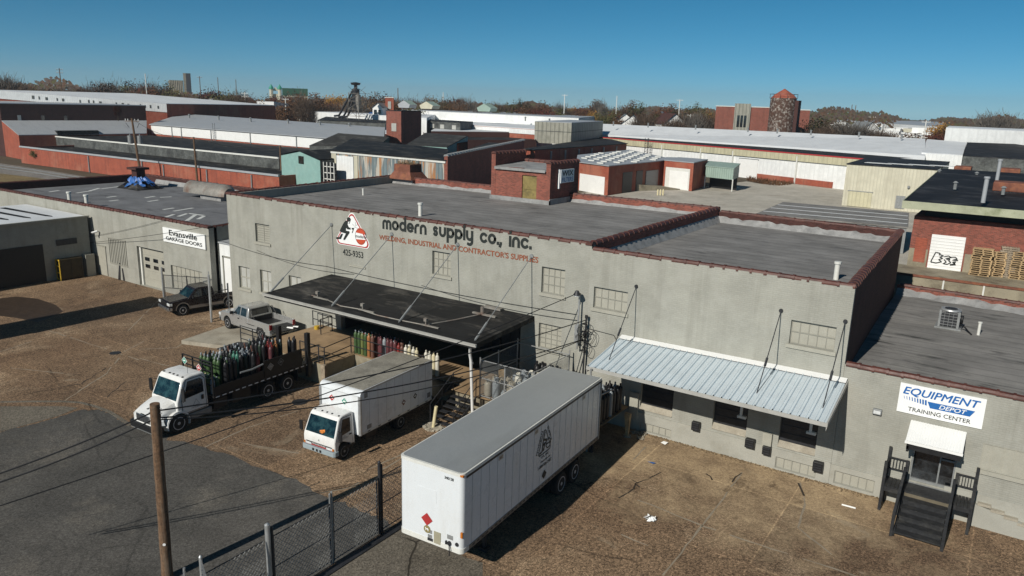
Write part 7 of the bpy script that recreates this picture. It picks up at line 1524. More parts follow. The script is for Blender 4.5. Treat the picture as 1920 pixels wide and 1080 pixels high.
# white flat roofs in the middle distance
def flat(name, label, uvz, wall, roof, z0=0, cat='warehouse', **k):
    P = []
    for u, v, z in uvz: p = U(u, v, z); p.z = z; P.append(p)
    return block(name, label, cat, P, wall, roof, z0=z0, **k), P
flat('white_flat_warehouse', 'broad white-roofed warehouse behind the cyclone tower', [(520, 206, 10.5), (800, 222, 10.5), (840, 206, 10.5), (560, 193, 10.5)], 'whitewall', 'whiteroof')
t, P = flat('white_flat_warehouse', 'long white-roofed warehouse with a red lower wall beside the grey panelled cube', [(785, 229, 8.6), (1005, 243, 8.6), (1010, 224, 8.6), (795, 213, 8.6)], 'redbrick_far', 'whiteroof'); onwall(t, 'white_fascia', 'whitewall', P[0], P[1], 0, 1, 7.2, 8.5, .15)
t, P = flat('far_pale_shed', 'far pale grey shed carrying three metal roof lanterns', [(690, 203, 12.0), (1085, 222, 11.4), (1115, 219, 11.4), (720, 200, 12.2)], 'whitewall', 'paleroof')
def lantern(u, v, w_, h_, lb, mat):
    p = dpt(u, v, 255); s = (p-CAM_LOC).length/FPX; W_ = w_*s; H_ = h_*s; t = thing('roof_lantern', lb, 'roof lantern', p)
    d_ = dirv(P[0], P[1]); n2 = Vector((-d_.y, d_.x, 0)); z = p.z
    def q(a, b, h): v_ = p + d_*a*W_ + n2*b*W_; return (v_.x, v_.y, z+h*H_)
    mb = MB(); f = [q(-.5, 0, 0), q(.5, 0, 0), q(.62, 0, .45), q(0, 0, 1), q(-.62, 0, .45)]; bq = [q(-.5, .8, 0), q(.5, .8, 0), q(.62, .8, .45), q(0, .8, 1), q(-.62, .8, .45)]
    mb.add(f+bq, [(0, 1, 2, 3, 4), (9, 8, 7, 6, 5), (0, 5, 6, 1), (1, 6, 7, 2)]); mb.build('body', M[mat], t); mb = MB(); mb.add(f+bq, [(2, 7, 8, 3), (3, 8, 9, 4)]); mb.build('roof', M['tealmetal'], t)
lantern(757, 202, 24, 13, 'pale peaked roof lantern nearest the small red brick tower', 'paleroof'); lantern(799, 204, 26, 13, 'rust-streaked peaked roof lantern, middle of the three', 'cream'); lantern(907, 209, 26, 14, 'greenish peaked roof lantern standing apart from the other two', 'tealmetal')
t, a, b = brickblk('red_stair_tower', 'small far red brick tower with a pale door behind the lanterns', 722, 738, 183, 262, 10, 'redbrick_far'); onwall(t, 'door', 'paneglass', a, b, .32, .68, 12.6, 15, .15)
flat('white_middle_shed', 'white sloped roof strip stretching behind the red brick lift tower', [(860, 216, 9.8), (1090, 232, 9.4), (1100, 224, 9.9), (880, 211, 10.2)], 'whitewall', 'whiteroof')
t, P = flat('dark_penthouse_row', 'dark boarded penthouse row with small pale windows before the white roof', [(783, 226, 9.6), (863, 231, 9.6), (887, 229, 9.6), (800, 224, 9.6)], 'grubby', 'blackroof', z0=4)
for s in (.32, .55, .82): onwall(t, 'window', 'paneglass', P[0], P[1], s, s+.09, 7.7, 8.9, .08)
# red lift tower
t, P = flat('lift_tower', 'square red brick lift tower with one pale window and a shaded side', [(724, 208, 13.1), (752, 209, 13.1), (790, 209, 13.1), (762, 208, 13.1)], 'redbrick', 'blackroof', z0=0)
onwall(t, 'window', 'paneglass', P[0], P[1], .36, .68, 8.6, 10.4, .08)
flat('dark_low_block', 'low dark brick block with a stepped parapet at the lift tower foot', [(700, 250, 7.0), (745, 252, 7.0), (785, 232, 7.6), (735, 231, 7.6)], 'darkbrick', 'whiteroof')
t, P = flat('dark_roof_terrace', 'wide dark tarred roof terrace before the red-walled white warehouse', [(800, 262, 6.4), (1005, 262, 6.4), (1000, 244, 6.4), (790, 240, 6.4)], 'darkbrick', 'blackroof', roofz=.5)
t, P = flat('dark_roof_terrace', 'black parapet roof strip crossing below the dark penthouse row', [(808, 246, 7.4), (975, 248, 7.4), (972, 243, 7.4), (815, 242, 7.4)], 'darkbrick', 'whiteroof')
# cyclone dust collector
cp_ = dpt(668, 221, 250); cy_ = thing('dust_cyclone', 'black cyclone dust collector on a lattice tower with sloping ducts', 'dust collector', cp_); s = (cp_-CAM_LOC).length/FPX; X, Y = cp_.x, cp_.y; z0 = cp_.z; H_ = 55*s
def cz(f): return z0 + f*(H_+1.0)
mb = MB(); mb.lathe([(.15, cz(.16)), (1.15, cz(.52)), (1.2, cz(.82)), (.5, cz(.84)), (.5, cz(.93)), (1.3, cz(.94)), (1.6, cz(1.0)), (.2, cz(1.02))], (X, Y, 0), 14); mb.build('cyclone', M['darksteel'], cy_, smooth=40)
mb = MB(); mb.lathe([(.12, cz(.12)), (.8, cz(.42)), (.85, cz(.66)), (.1, cz(.68))], (X+1.6, Y-.6, 0), 12); mb.build('cyclone', M['rustgrey'], cy_, smooth=40)
mb = MB(); W_ = 1.9; co = [(-W_, -W_), (W_+1.2, -W_), (W_+1.2, W_), (-W_, W_)]
for a, b in co: mb.cyl((X+a, Y+b, z0-1), (X+a*.8, Y+b*.8, cz(.72)), .09, n=4)
for f in (.05, .25, .48, .7):
    for i in range(4): a, b = co[i], co[(i+1) % 4]; mb.cyl((X+a[0]*.9, Y+a[1]*.9, cz(f)), (X+b[0]*.9, Y+b[1]*.9, cz(f)), .06, n=4); mb.cyl((X+a[0]*.9, Y+a[1]*.9, cz(f)), (X+b[0]*.85, Y+b[1]*.85, cz(f+.2)), .05, n=4)
mb.build('lattice_tower', M['rustgrey'], cy_)
mb = MB(); lx = dirv(U(600, 218, 9.3), U(668, 222, 9.3))
for (k, e, st) in ((9.5, .02, .86), (7.0, .0, .72), (5.0, .0, .55)): base = cp_ - lx*k; mb.tube([(base.x-lx.x*2.5, base.y-lx.y*2.5, cz(e)), (base.x, base.y, cz(e+.02)), (base.x+lx.x*1.2, base.y+lx.y*1.2, cz(e+.12)), (X-lx.x*1.6, Y-lx.y*1.6, cz(st-.08)), (X, Y, cz(st))], .32, 8)
mb.build('duct', M['darksteel'], cy_, smooth=50)
flat('sawtooth_roof', 'blue and white sawtooth skylight roof beside the cyclone tower', [(683, 221, 9.4), (708, 221, 9.4), (722, 211, 11), (694, 211, 11)], 'grubby', 'tarp', z0=5)
flat('low_black_annex', 'low black roofed annex with pale hatches under the cyclone tower', [(595, 226, 9.0), (722, 232, 9.0), (725, 224, 9.0), (612, 219, 9.0)], 'grubby', 'blackroof', z0=3)
# dark-roofed sheds
def gable(name, label, e0, e1, r0, r1, wall, roof, z0=0, cat='shed', back=8):
    V = []
    for u, v, z in (e0, e1, r0, r1): p = U(u, v, z); p.z = z; V.append(p)
    a, b, c, d_ = V; t = thing(name, label, cat, (a.x, a.y, z0)); mb = MB()
    mb.poly((a.x, a.y, z0), (b.x, b.y, z0), tuple(b), tuple(a)); mb.poly((b.x, b.y, z0), (d_.x, d_.y, z0), tuple(d_), tuple(b)); mb.poly((c.x, c.y, z0), (a.x, a.y, z0), tuple(a), tuple(c)); mb.poly((d_.x, d_.y, z0), (c.x, c.y, z0), tuple(c), tuple(d_)); mb.build('wall', M[wall], t)
    mb = MB(); mb.poly(tuple(a+o_), tuple(b+o_), tuple(d_+o_), tuple(c+o_)); mb.poly(tuple(a), tuple(b), tuple(b+o_), tuple(a+o_)); mb.poly(tuple(b), tuple(d_), tuple(d_+o_), tuple(b+o_)); mb.build('roof', M[roof], t); return t, V
gable('black_roof_shed', 'black sloping roof shed directly behind the teal gable', (580, 274, 6.6), (712, 274, 7.2), (634, 251, 8.8), (730, 258, 8.6), 'grubby', 'shingle')
t, V = gable('black_roof_shed', 'black patched mono-pitch shed with a teal end wall behind the rusty siding', (762, 272, 7.0), (838, 277, 7.0), (798, 250, 8.6), (877, 256, 8.6), 'teal', 'shingle'); onwall(t, 'broken_window', 'glass', V[1], V[3], .45, .98, 5.6, 7.6, .1)
# teal gable shed
A, B = U(527, 291, 6.3), U(600, 301, 6.3); A.z = B.z = 6.3; pk = U(566, 284, 7.5); m_ = (A+B)/2; pk = Vector((m_.x, m_.y, zat(xy(m_), 284)))
t = thing('teal_shed', 'pale teal boarded gable shed with one small dark window', 'shed', (m_.x, m_.y, 0)); mb = MB(); mb.poly((A.x, A.y, 0), (B.x, B.y, 0), tuple(B), tuple(pk), tuple(A)); mb.build('front_wall', M['teal'], t)
mb = MB(); bk_ = BACK*12; mb.poly((B.x, B.y, 0), tuple((B+bk_).xy)+(0,), tuple(B+bk_), tuple(B)); mb.poly(tuple((A+bk_).xy)+(0,), (A.x, A.y, 0), tuple(A), tuple(A+bk_)); mb.build('side_wall', M['grubby'], t)
mb = MB(); mb.poly(tuple(A+o_-BACK*.3), tuple(pk+o_-BACK*.3), tuple(pk+bk_+o_), tuple(A+bk_+o_)); mb.poly(tuple(pk+o_-BACK*.3), tuple(B+o_-BACK*.3), tuple(B+bk_+o_), tuple(pk+bk_+o_)); mb.build('roof', M['blackroof'], t); onwall(t, 'window', 'glass', A, B, .47, .60, 5.4, 6.6, .08)
A2, B2 = B + dirv(A, B)*.2, U(621, 303, 6.3); B2.z = 6.3
t = thing('broken_lean_to', 'dark gap-toothed lattice wall between the teal shed and the white siding', 'lean-to', (A2.x, A2.y, 0)); mb = MB(); mb.poly((A2.x, A2.y+1, 0), (B2.x, B2.y+1, 0), (B2.x, B2.y+1, 6.0), (A2.x, A2.y+1, 6.0)); mb.build('wall', M['black'], t); mb = MB()
for k in range(6): mb.box(A2.x, A2.y+.6, .6+k*.95, B2.x, A2.y+.75, .72+k*.95)
for k in range(4): x = A2.x+(B2.x-A2.x)*k/3; mb.box(x-.06, A2.y+.5, 0, x+.06, A2.y+.59, 6.1)
mb.build('lattice', M['trimwhite'], t)
# rusty siding shed with the dark brick wing
A, B = U(621, 283, 7.6), U(836, 302, 7.6); A.z = B.z = 7.6; bk_ = U(650, 270, 8.3) - A; bk_.z = .6
Bk2 = U(838, 281, 8.2); Bk2.z = 8.2; Ak = U(660, 262, 8.2); Ak.z = 8.2
t = block('rusty_siding_shed', 'black-roofed shed with white door and rust-streaked blue metal siding', 'shed', [A, B, Bk2, Ak], 'rusty', 'blackroof', lip=.2)
onwall(t, 'white_door', 'whitewall', A, B, .055, .215, 0, 7.0, .12); onwall(t, 'cream_panel', 'cream', A, B, .005, .05, 0, 7.3, .10); onwall(t, 'cream_panel', 'yellow' if False else 'cream', A, B, .22, .255, 0, 7.2, .10); onwall(t, 'white_fascia', 'trimwhite', A, B, 0, 1, 7.3, 7.55, .14)
A3 = U(838, 283, 8.3); A3.z = 8.3; C3 = U(983, 263, 8.3); C3.z = 8.3; D3 = A3.lerp(B, 0); B3_ = A3 - BACK*0
t = thing('dark_brick_wing', 'dark shaded brick wing with tiled parapet behind the warehouse penthouse', 'industrial building', (B.x, B.y, 0)); Bf = Vector((B.x+.3, B.y, 8.3)); Cb = C3
mb = MB(); mb.poly((Bf.x, Bf.y, 0), (Cb.x, Cb.y, 0), tuple(Cb), tuple(Bf)); mb.poly(tuple(Bf), tuple(Cb), tuple(Cb+Vector((-.6, 0, 0))), tuple(Bf+Vector((-.6, 0, 0)))); mb.poly((Bf.x-.6, Bf.y, 0), (Bf.x, Bf.y, 0), tuple(Bf), (Bf.x-.6, Bf.y, 8.3)); mb.poly((Bf.x-.6, Bf.y, 7), (Bf.x-.6, Bf.y, 8.3), (Cb.x-.6, Cb.y, 8.3), (Cb.x-.6, Cb.y, 7)); mb.build('wall', M['redbrick'], t)
mb = MB(); coping(mb, tuple(Bf+Vector((-.3, 0, 0))), tuple(Cb+Vector((-.3, 0, 0))), r=.34, step=1.5); mb.build('coping', M['galv_dull'], t); mb = MB(); mb.poly((Bf.x-.6, Bf.y+1, 7.4), (Cb.x-.6, Cb.y, 7.4), (Cb.x-9, Cb.y, 7.4), (Bf.x-9, Bf.y+12, 7.4)); mb.build('roof', M['blackroof'], t)
# grey panelled cube and its dark podium
A, B, C_ = U(1003, 228, 11.0), U(1072, 231, 11.0), U(1131, 228, 11.0); A.z = B.z = C_.z = 11.0
t = block('panelled_cube', 'large weathered grey panelled cube with a shaded side above dark roofs', 'silo house', [A, B, C_, A+(C_-B)], 'greysheet', 'paleroof', z0=5.5); onwall(t, 'panel_joint', 'grubby', A, B, 0, 1, 8.6, 8.75, .05); onwall(t, 'panel_joint', 'grubby', B, C_, 0, 1, 8.6, 8.75, .05)
A, B = U(998, 281, 6.0), U(1000, 284, 6.0); t, P = flat('dark_podium', 'dark low podium building with evenly spaced pale piers under the grey cube', [(983, 280, 6.2), (1003, 282, 6.2), (1175, 270, 6.2), (1130, 258, 6.2)], 'redbrick_far', 'blackroof', lip=.4)
for s in (.14, .28, .42, .56, .70, .86): onwall(t, 'pier', 'galv_dull', P[1], P[2], s, s+.012, 3.0, 5.8, .2)
flat('maroon_shed', 'far maroon-sided low shed left of the blue shed', [(1083, 217, 9.6), (1131, 219, 9.6), (1133, 215, 9.6), (1086, 214, 9.6)], 'darkbrick', 'paleroof'); flat('blue_shed', 'far bright blue metal shed peeping over the long white roof', [(1131, 218, 9.4), (1150, 219, 9.4), (1163, 218, 9.4), (1140, 217, 9.4)], 'signblue', 'paleroof')
# skylight-roofed brick building
t, P = flat('skylight_building', 'low brick building with a grey roof dotted by rows of white skylights', [(1082, 304, 5.2), (1142, 312, 5.2), (1262, 300, 5.2), (1180, 282, 5.2), (1085, 292, 5.2)], 'redbrick_far', 'paleroof', lip=.3)
onwall(t, 'white_wall_panel', 'white', P[0], P[1], .12, .90, 0, 3.2, .08)
for i in range(8):
    for k in range(10):
        p = Vector((-35.5+i*2.7+(k % 2)*1.2, 93+k*4.4, 0)); C4 = [p, p+Vector((1.5, -.4, 0)), p+Vector((1.5, .45, 0)), p+Vector((0, .85, 0))]
        if all(inpoly(z_, P) for z_ in C4): mb = MB(); mb.prism([xy(z_) for z_ in C4], 5.37, 5.55); mb.build('skylight', M['trimwhite'], t)
onwall(t, 'steel_door', 'galv_dull', P[1], P[2], .55, .75, 0, 3.6, .12); onwall(t, 'dark_opening', 'black', P[1], P[2], .2, .34, 0, 3.8, .06); onwall(t, 'dark_opening', 'black', P[1], P[2], .40, .5, 0, 3.8, .06)
t, P = flat('garage_cottage', 'small red metal-clad bay with a white four-light garage door', [(1206, 305, 4.6), (1246, 303, 4.6), (1290, 297, 5.0), (1250, 296, 5.0)], 'redbrick', 'paleroof', lip=.2); g_ = onwall(t, 'garage_door', 'white', P[0], P[1], .06, .62, .1, 2.9, .08); onwall(t, 'door', 'white', P[0], P[1], .70, .95, .1, 2.6, .08)
for k in range(4): onwall(t, 'window', 'glass', P[0], P[1], .10+k*.13, .17+k*.13, 2.35, 2.65, .10)
t, P = flat('brick_garage', 'red brick garage framing a white sectional door in the gravel yard', [(1246, 301, 5.4), (1301, 306, 5.4), (1327, 300, 5.4), (1272, 296, 5.4)], 'redbrick_far', 'paleroof', lip=.1)
onwall(t, 'pale_surround', 'teal' if False else 'trimwhite', P[0], P[1], .07, .90, 0, 4.2, .05); onwall(t, 'sectional_door', 'white', P[0], P[1], .22, .86, .1, 3.6, .10)
t, P = flat('green_lean_to', 'pale green metal canopy shed on thin posts beside the brick garage', [(1324, 312, 4.4), (1376, 317, 4.4), (1387, 308, 5.0), (1328, 303, 5.0)], 'tealmetal', 'tealmetal', z0=2.3, lip=.15)
mb = MB(); mb.cyl((P[1].x, P[1].y, 0), (P[1].x, P[1].y, 2.4), .12, n=6); mb.cyl((P[0].x, P[0].y, 0), (P[0].x, P[0].y, 2.4), .12, n=6); mb.build('post', M['trimwhite'], t); mb = MB(); q = P[0]+BACK*3; q2 = P[1]+BACK*3; mb.poly((q.x, q.y, 0), (q2.x, q2.y, 0), (q2.x, q2.y, 2.4), (q.x, q.y, 2.4)); mb.build('back_wall', M['black'], t)
p0, p1 = U(1190, 358, 0), U(1275, 356, 0); d_ = dirv(p0, p1); n2 = Vector((-d_.y, d_.x, 0)); t = thing('loading_slab', 'raised pale concrete loading slab before the small garage doors', 'loading ramp', p0); mb = MB(); mb.prism([xy(p0), xy(p1), xy(p1+n2*9), xy(p0+n2*9)], -.03, [1.3, .2, .2, 1.3]); mb.build('slab', M['oldconcrete'], t)
for k in range(3):
    p = U(1233+k*5, 366, 0); mb = MB(); mb.cyl(p, p+Vector((0, 0, .95)), .16, n=8); mb.cyl(p+Vector((0, 0, .95)), p+Vector((0, 0, 1.1)), .16, .03, 8); tag(mb.build('bollard', M['creampost'], loc=p), 'short cream bollard in the gravel yard, one of a row', 'bollard', 'cream bollards in the gravel yard')
# the long white building across the gravel yard
A, B = U(1126, 257.5, 6.6), U(1640, 300, 6.6); A.z = B.z = 6.6
t = thing('long_white_building', 'very long white building with cream fascia, red edge and white sloping roof', 'industrial building', (A.x, A.y, 0)); R0, R1_ = U(1128, 232, 10.0), U(1735, 260, 10.0); R0.z = R1_.z = 10
n_ = Vector((dirv(A, B).y, -dirv(A, B).x, 0)); bkx = -n_
mb = MB(); mb.poly((A.x, A.y, 0), (B.x, B.y, 0), tuple(B), tuple(A)); mb.poly((B.x, B.y, 0), tuple((B+bkx*10).xy)+(0,), tuple(B+bkx*10), tuple(B)); mb.build('wall', M['whitewall'], t)
onwall(t, 'cream_fascia', 'creamband', A, B, 0, 1, 5.0, 6.5, .35); onwall(t, 'red_edge', 'signred', A, B, 0, 1, 6.5, 6.75, .42)
mb = MB(); mb.poly(tuple(A+o_), tuple(B+o_), tuple(B+bkx*14+o_), tuple(A+bkx*14+o_)); mb.build('black_roof_strip', M['blackroof'], t)
f0, f1 = U(1128, 252, 7.2), U(1735, 292, 7.2); f0.z = f1.z = 7.2; mb = MB(); mb.poly(tuple(f0), tuple(f1), tuple(R1_), tuple(R0)); mb.poly((f0.x, f0.y, 5), (f1.x, f1.y, 5), tuple(f1), tuple(f0)); mb.poly((f1.x, f1.y, 5), (R1_.x, R1_.y, 5), tuple(R1_), tuple(f1)); mb.build('roof', M['whiteroof'], t)
onwall(t, 'loading_door', 'white', A, B, .605, .668, 0, 4.4, .16); onwall(t, 'door_frame', 'galv_dull', A, B, .603, .67, 4.4, 4.55, .2); onwall(t, 'loading_door', 'white', A, B, .93, .985, 0, 4.6, .16); onwall(t, 'red_door', 'signred', A, B, .508, .525, .6, 2.9, .14); onwall(t, 'brick_plinth', 'redbrick_far', A, B, .67, .90, 0, 1.3, .2)
for s in (.30, .46, .58, .79, .99): onwall(t, 'downspout', 'trimwhite', A, B, s, s+.003, 0, 6, .45)
onwall(t, 'red_sign', 'redbrick_far', A, B, .23, .27, .5, 2.2, .2)
for i, (u, v) in enumerate(((1195, 254), (1290, 261), (1368, 265))):
    p = U(u, v, 6.8); hh = thing('rooftop_unit', ['wide louvred rooftop unit on the long white building', 'small square rooftop unit midway along the white building', 'small square rooftop unit nearest the bell-shaped tower'][i], 'rooftop unit', p); W_ = (2.6, 1.3, 1.3)[i]; mb = MB(); mb.box(p.x-W_/2, p.y-.7, 6.75, p.x+W_/2, p.y+.7, 8.2); mb.build('casing', M['galv_dull'], hh); mb = MB(); mb.box(p.x-W_*.4, p.y-.75, 7.2, p.x+W_*.2, p.y-.701, 7.9); mb.build('louvre', M['black'], hh); 
p = U(1270, 290, 0.2); q = A.lerp(B, .26) + n_*2.5; t = thing('lattice_mast', 'small steel lattice mast against the white wall', 'mast', q); mb = MB()
for a, b in ((-.5, 0), (.5, 0), (0, .6)): mb.cyl((q.x+a, q.y+b, 1.5), (q.x+a, q.y+b, 7.6), .07, n=4)
for k in range(8): mb.cyl((q.x-.5, q.y, 1.8+k*.72), (q.x+.5, q.y, 2.4+k*.72), .05, n=4); mb.cyl((q.x-.5, q.y, 1.8+k*.72), (q.x+.5, q.y, 1.8+k*.72), .05, n=4)
mb.build('lattice', M['darksteel'], t)
# brick school block with the round stained tower
t, a, b = brickblk('brick_school', 'plain red brick block with a pale stone entrance bay of tall windows', 1343, 1447, 199, 255, 22); hz = a.z
bay = onwall(t, 'stone_bay', 'greysheet', a, b, .34, .63, 0, hz+1.0, .5)
for k in range(3): onwall(t, 'tall_window', 'glass', a, b, .40+k*.062, .445+k*.062, hz-6.2, hz-2.6, .56); onwall(t, 'low_window', 'glass', a, b, .39+k*.062, .435+k*.062, hz-10.5, hz-8.0, .56)
t, a, b = brickblk('brick_school_wing', 'smaller red brick wing with a dark flank beyond the round tower', 1488, 1519, 206, 262, 20)
pT = dpt(1469.5, 184, 246); rT = 21.5*246/FPX
t = thing('round_tower', 'round dark brick silo tower with peeling white paint and conical roof', 'silo tower', (pT.x, pT.y, 0)); M['peeling'] = brick_mat('peeling_brick', (.085, .038, .024), (.07, .05, .04), var=.4, patch=(.50, .47, .42), patch_amt=.65, patch_scale=1.5, streak=(.03, .02, .015), streak_amt=.6, bump=.2)
mb = MB(); mb.lathe([(rT*1.06, 0), (rT, pT.z*.5), (rT, pT.z)], (pT.x, pT.y, 0), 24); mb.build('shaft', M['peeling'], t, smooth=40); mb = MB(); mb.lathe([(rT*1.03, pT.z), (rT*.75, pT.z+1.0), (.1, pT.z+2.7)], (pT.x, pT.y, 0), 8); mb.build('conical_roof', M['redbrick_far'], t)
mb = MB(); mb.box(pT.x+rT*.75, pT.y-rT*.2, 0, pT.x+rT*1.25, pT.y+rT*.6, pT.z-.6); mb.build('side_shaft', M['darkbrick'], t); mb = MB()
for a_ in range(0, 360, 30): mb.cyl((pT.x+rT*1.08*math.cos(R_(a_)), pT.y+rT*1.08*math.sin(R_(a_)), pT.z-.2), (pT.x+rT*1.08*math.cos(R_(a_)), pT.y+rT*1.08*math.sin(R_(a_)), pT.z+1.1), .06, n=4)
mb.tube([(pT.x+rT*1.08*math.cos(R_(a_)), pT.y+rT*1.08*math.sin(R_(a_)), pT.z+1.1) for a_ in range(0, 361, 15)], .05, 4); mb.build('guard_rail', M['darksteel'], t)
# cream metal building, black roofed brick warehouse with loading dock, at the right
A, B = U(1578, 385, 0), U(1700, 398, 0); 
zc = zat(xy(A), 308); A.z = B.z = zc; A = Vector((A.x, A.y, zc)); B = A + dirv(A, U(1755, 402, 0))*14.0; B.z = zc
t = block('cream_building', 'cream metal-clad building with a roller door in the gravel yard', 'industrial building', [A, B, B+BACK*26, A+BACK*26], 'cream', 'black_membrane', lip=.15)
onwall(t, 'roller_door', 'creamband', A, B, .06, .33, .05, 2.6, .10); onwall(t, 'door_lintel', 'galv_dull', A, B, .05, .34, 2.6, 2.72, .14); onwall(t, 'grey_door', 'galv_dull', A, B, .60, .70, .4, 2.5, .12); mb = MB(); q = A.lerp(B, .72); nn = Vector((dirv(A, B).y, -dirv(A, B).x, 0)); 
mb.cyl(tuple(q+nn*.01-Vector((0, 0, 3.0))), tuple(q+nn*.4-Vector((0, 0, 3.0))), .2, n=8); mb.build('wall_lamp', M['galv_dull'], t)
p0 = B+BACK*14; mb = MB()
for k in range(4): a = A+BACK*(5+1.2*k)+Vector((2+k*3.2, 0, .19)); mb.prism([xy(a), xy(a+Vector((4.4, -.2, 0))), xy(a+Vector((4.2, 1.6, 0))), xy(a+Vector((.3, 1.8, 0)))], zc+.165, zc+.20)
mb.build('white_patch', M['white'], t)
# striped low roof in front
t, P = flat('striped_roof_shed', 'low grey roof with three white stripes between the cream building and the warehouse', [(1420, 403, 3.0), (1700, 428, 3.0), (1702, 401, 3.0), (1470, 381, 3.0)], 'galv_dull', 'roof_annex', lip=.2)
for k, f in enumerate((.18, .45, .72)):
    mb = MB(); a = P[0].lerp(P[3], f); b = P[1].lerp(P[2], f); mb.add([(q.x, q.y, 3.175) for q in (a, b, b+BACK*.55, a+BACK*.55)], [(0, 1, 2, 3)]); mb.build('white_stripe', M['white'], t)
# brick warehouse
YB = 27.0
a = UY(1703, 480, YB); x0 = a.x; zr = UY(1705, 375, YB).z; zd = UY(1690, 495, YB).z
wz = UY(1720, 405, YB).z
t = thing('brick_warehouse', 'red brick warehouse with wide black rubber roof and graffitied roller door', 'warehouse', (x0+14, YB+10, 0)); X1 = x0+32
mb = MB(); mb.box(x0, YB, 0, X1, YB+22, wz); mb.build('wall', M['redbrick'], t); mb = MB(); mb.box(x0+.6, YB+.6, wz+.002, X1-.3, YB+21, zr-.6); mb.build('clerestory', M['black'], t)
mb = MB(); mb.poly((x0-.7, YB-1.2, zr), (X1, YB-1.2, zr), (X1, YB+24, zr+.9), (x0-.7, YB+24, zr+.9)); mb.poly((x0-.7, YB+24, zr+.9), (X1, YB+24, zr+.9), (X1, YB+24, zr+.2), (x0-.7, YB+24, zr+.2)); mb.build('roof', M['black_membrane'], t)
mb = MB(); mb.box(x0-.75, YB-1.26, zr-.48, X1, YB-1.201, zr+.05); mb.prism([(x0-.75, YB-1.2), (x0-.702, YB-1.2), (x0-.702, YB+24), (x0-.75, YB+24)], [zr-.45, zr-.45, zr+.4, zr+.4], [zr+.05, zr+.05, zr+.95, zr+.95]); mb.box(x0-.7, YB-1.2, zr-.46, X1, YB+2, zr-.40); mb.build('fascia', pm('mossy_pale_fascia', (.36, .37, .26), var=.2, scale=.8, stain=(.16, .18, .09), stain_amt=.8, stain_scale=.7), t)
c0, c1 = UY(1748, 440, YB).x, UY(1811, 450, YB).x; zt_, zb_ = UY(1750, 439, YB).z, UY(1740, 490, YB).z
mb = MB(); zb_ = zd+.005; mb.box(c0, YB-.08, zb_, c1, YB-.004, zt_)
for k in range(11): mb.box(c0+.01, YB-.105, zb_+(zt_-zb_)*k/11, c1-.01, YB-.081, zb_+(zt_-zb_)*k/11+.04)
rd = mb.build('roller_door', M['white'], t); mb = MB(); O_ = (c0+.15, YB-.105, zb_+.35); k_ = (c1-c0)/3.4
for q in ([(.1, .15), (.05, .3), (.35, 2.1), (.75, 2.0), (.7, 1.7)], [(.75, 1.75), (1.1, 1.6), (.75, 1.3), (1.05, 1.1), (.7, .8), (1.0, .45), (.5, .1), (.1, .2)], [(1.2, 1.5), (1.5, 1.7), (1.75, 1.45), (1.3, 1.1), (1.7, .95), (1.6, 1.2)], [(1.75, 1.5), (2.1, 1.6), (2.3, 1.3), (1.9, 1.0), (2.35, 1.05)], [(1.2, .9), (1.4, .5), (1.15, .15), (1.5, .1), (1.8, .5), (1.6, .8)], [(1.8, .15), (2.1, .3), (2.2, .8), (1.95, .6), (2.25, .2), (1.8, .05)]):
    qq = []
    for i in range(len(q)-1):
        for s_ in range(4): qq.append((q[i][0]+(q[i+1][0]-q[i][0])*s_/4, q[i][1]+(q[i+1][1]-q[i][1])*s_/4))
    stroke2d(mb, [(x*k_*1.15, z*k_*.62) for x, z in qq+[q[-1]]], .07, O_, EX, EZ, .006)
mb.build('graffiti', M['ink'], rd)
mb = MB(); z2 = UY(1720, 450, YB).z; mb.box(UY(1716, 460, YB).x, YB-.05, zb_+.3, UY(1738, 460, YB).x, YB-.004, z2+.2); mb.build('bricked_opening', M['redbrick_far'], t)
mb = MB(); mb.box(x0-.003, YB-.04, 0, c0-.1, YB-.003, zd+1.25); mb.box(c1+.1, YB-.04, 0, X1, YB-.003, zd+1.25); mb.build('plinth', M['oldconcrete'], t)
for i, (u, v, lb) in enumerate(((1843, 380, 'slim white vent pipe near the front edge of the black rubber roof'), (1867, 350, 'tall pale vent pipe with a cowl in the middle of the black rubber roof'))):
    q = U(u, v, zr+.3); vent_pipe(q, 1.6+.5*i, .14, lb, 'paleroof')
for i, (u0, v0, w_, h_, lb) in enumerate(((1805, 312, 20, 14, 'rusty roof ventilator box farthest along the black rubber roof'), (1893, 320, 22, 20, 'rusty roof ventilator box with pale base on the black rubber roof'), (1895, 345, 40, 22, 'large rust-eaten roof ventilator box nearest the black roof front'))):
    q = U(u0, v0+h_/2, zr+.5); s = (q-CAM_LOC).length/FPX; rv = thing('roof_ventilator', lb, 'roof vent', q); mb = MB(); mb.box(q.x-w_*s*.55, q.y-.6, zr, q.x+w_*s*.55, q.y+1.2, zr+h_*s*.35); mb.build('curb', M['paleroof'], rv); mb = MB(); mb.box(q.x-w_*s*.6, q.y-.7, zr+h_*s*.351, q.x+w_*s*.6, q.y+1.3, zr+h_*s*1.0); mb.build('hood', M['rust'], rv, bevel=.08)
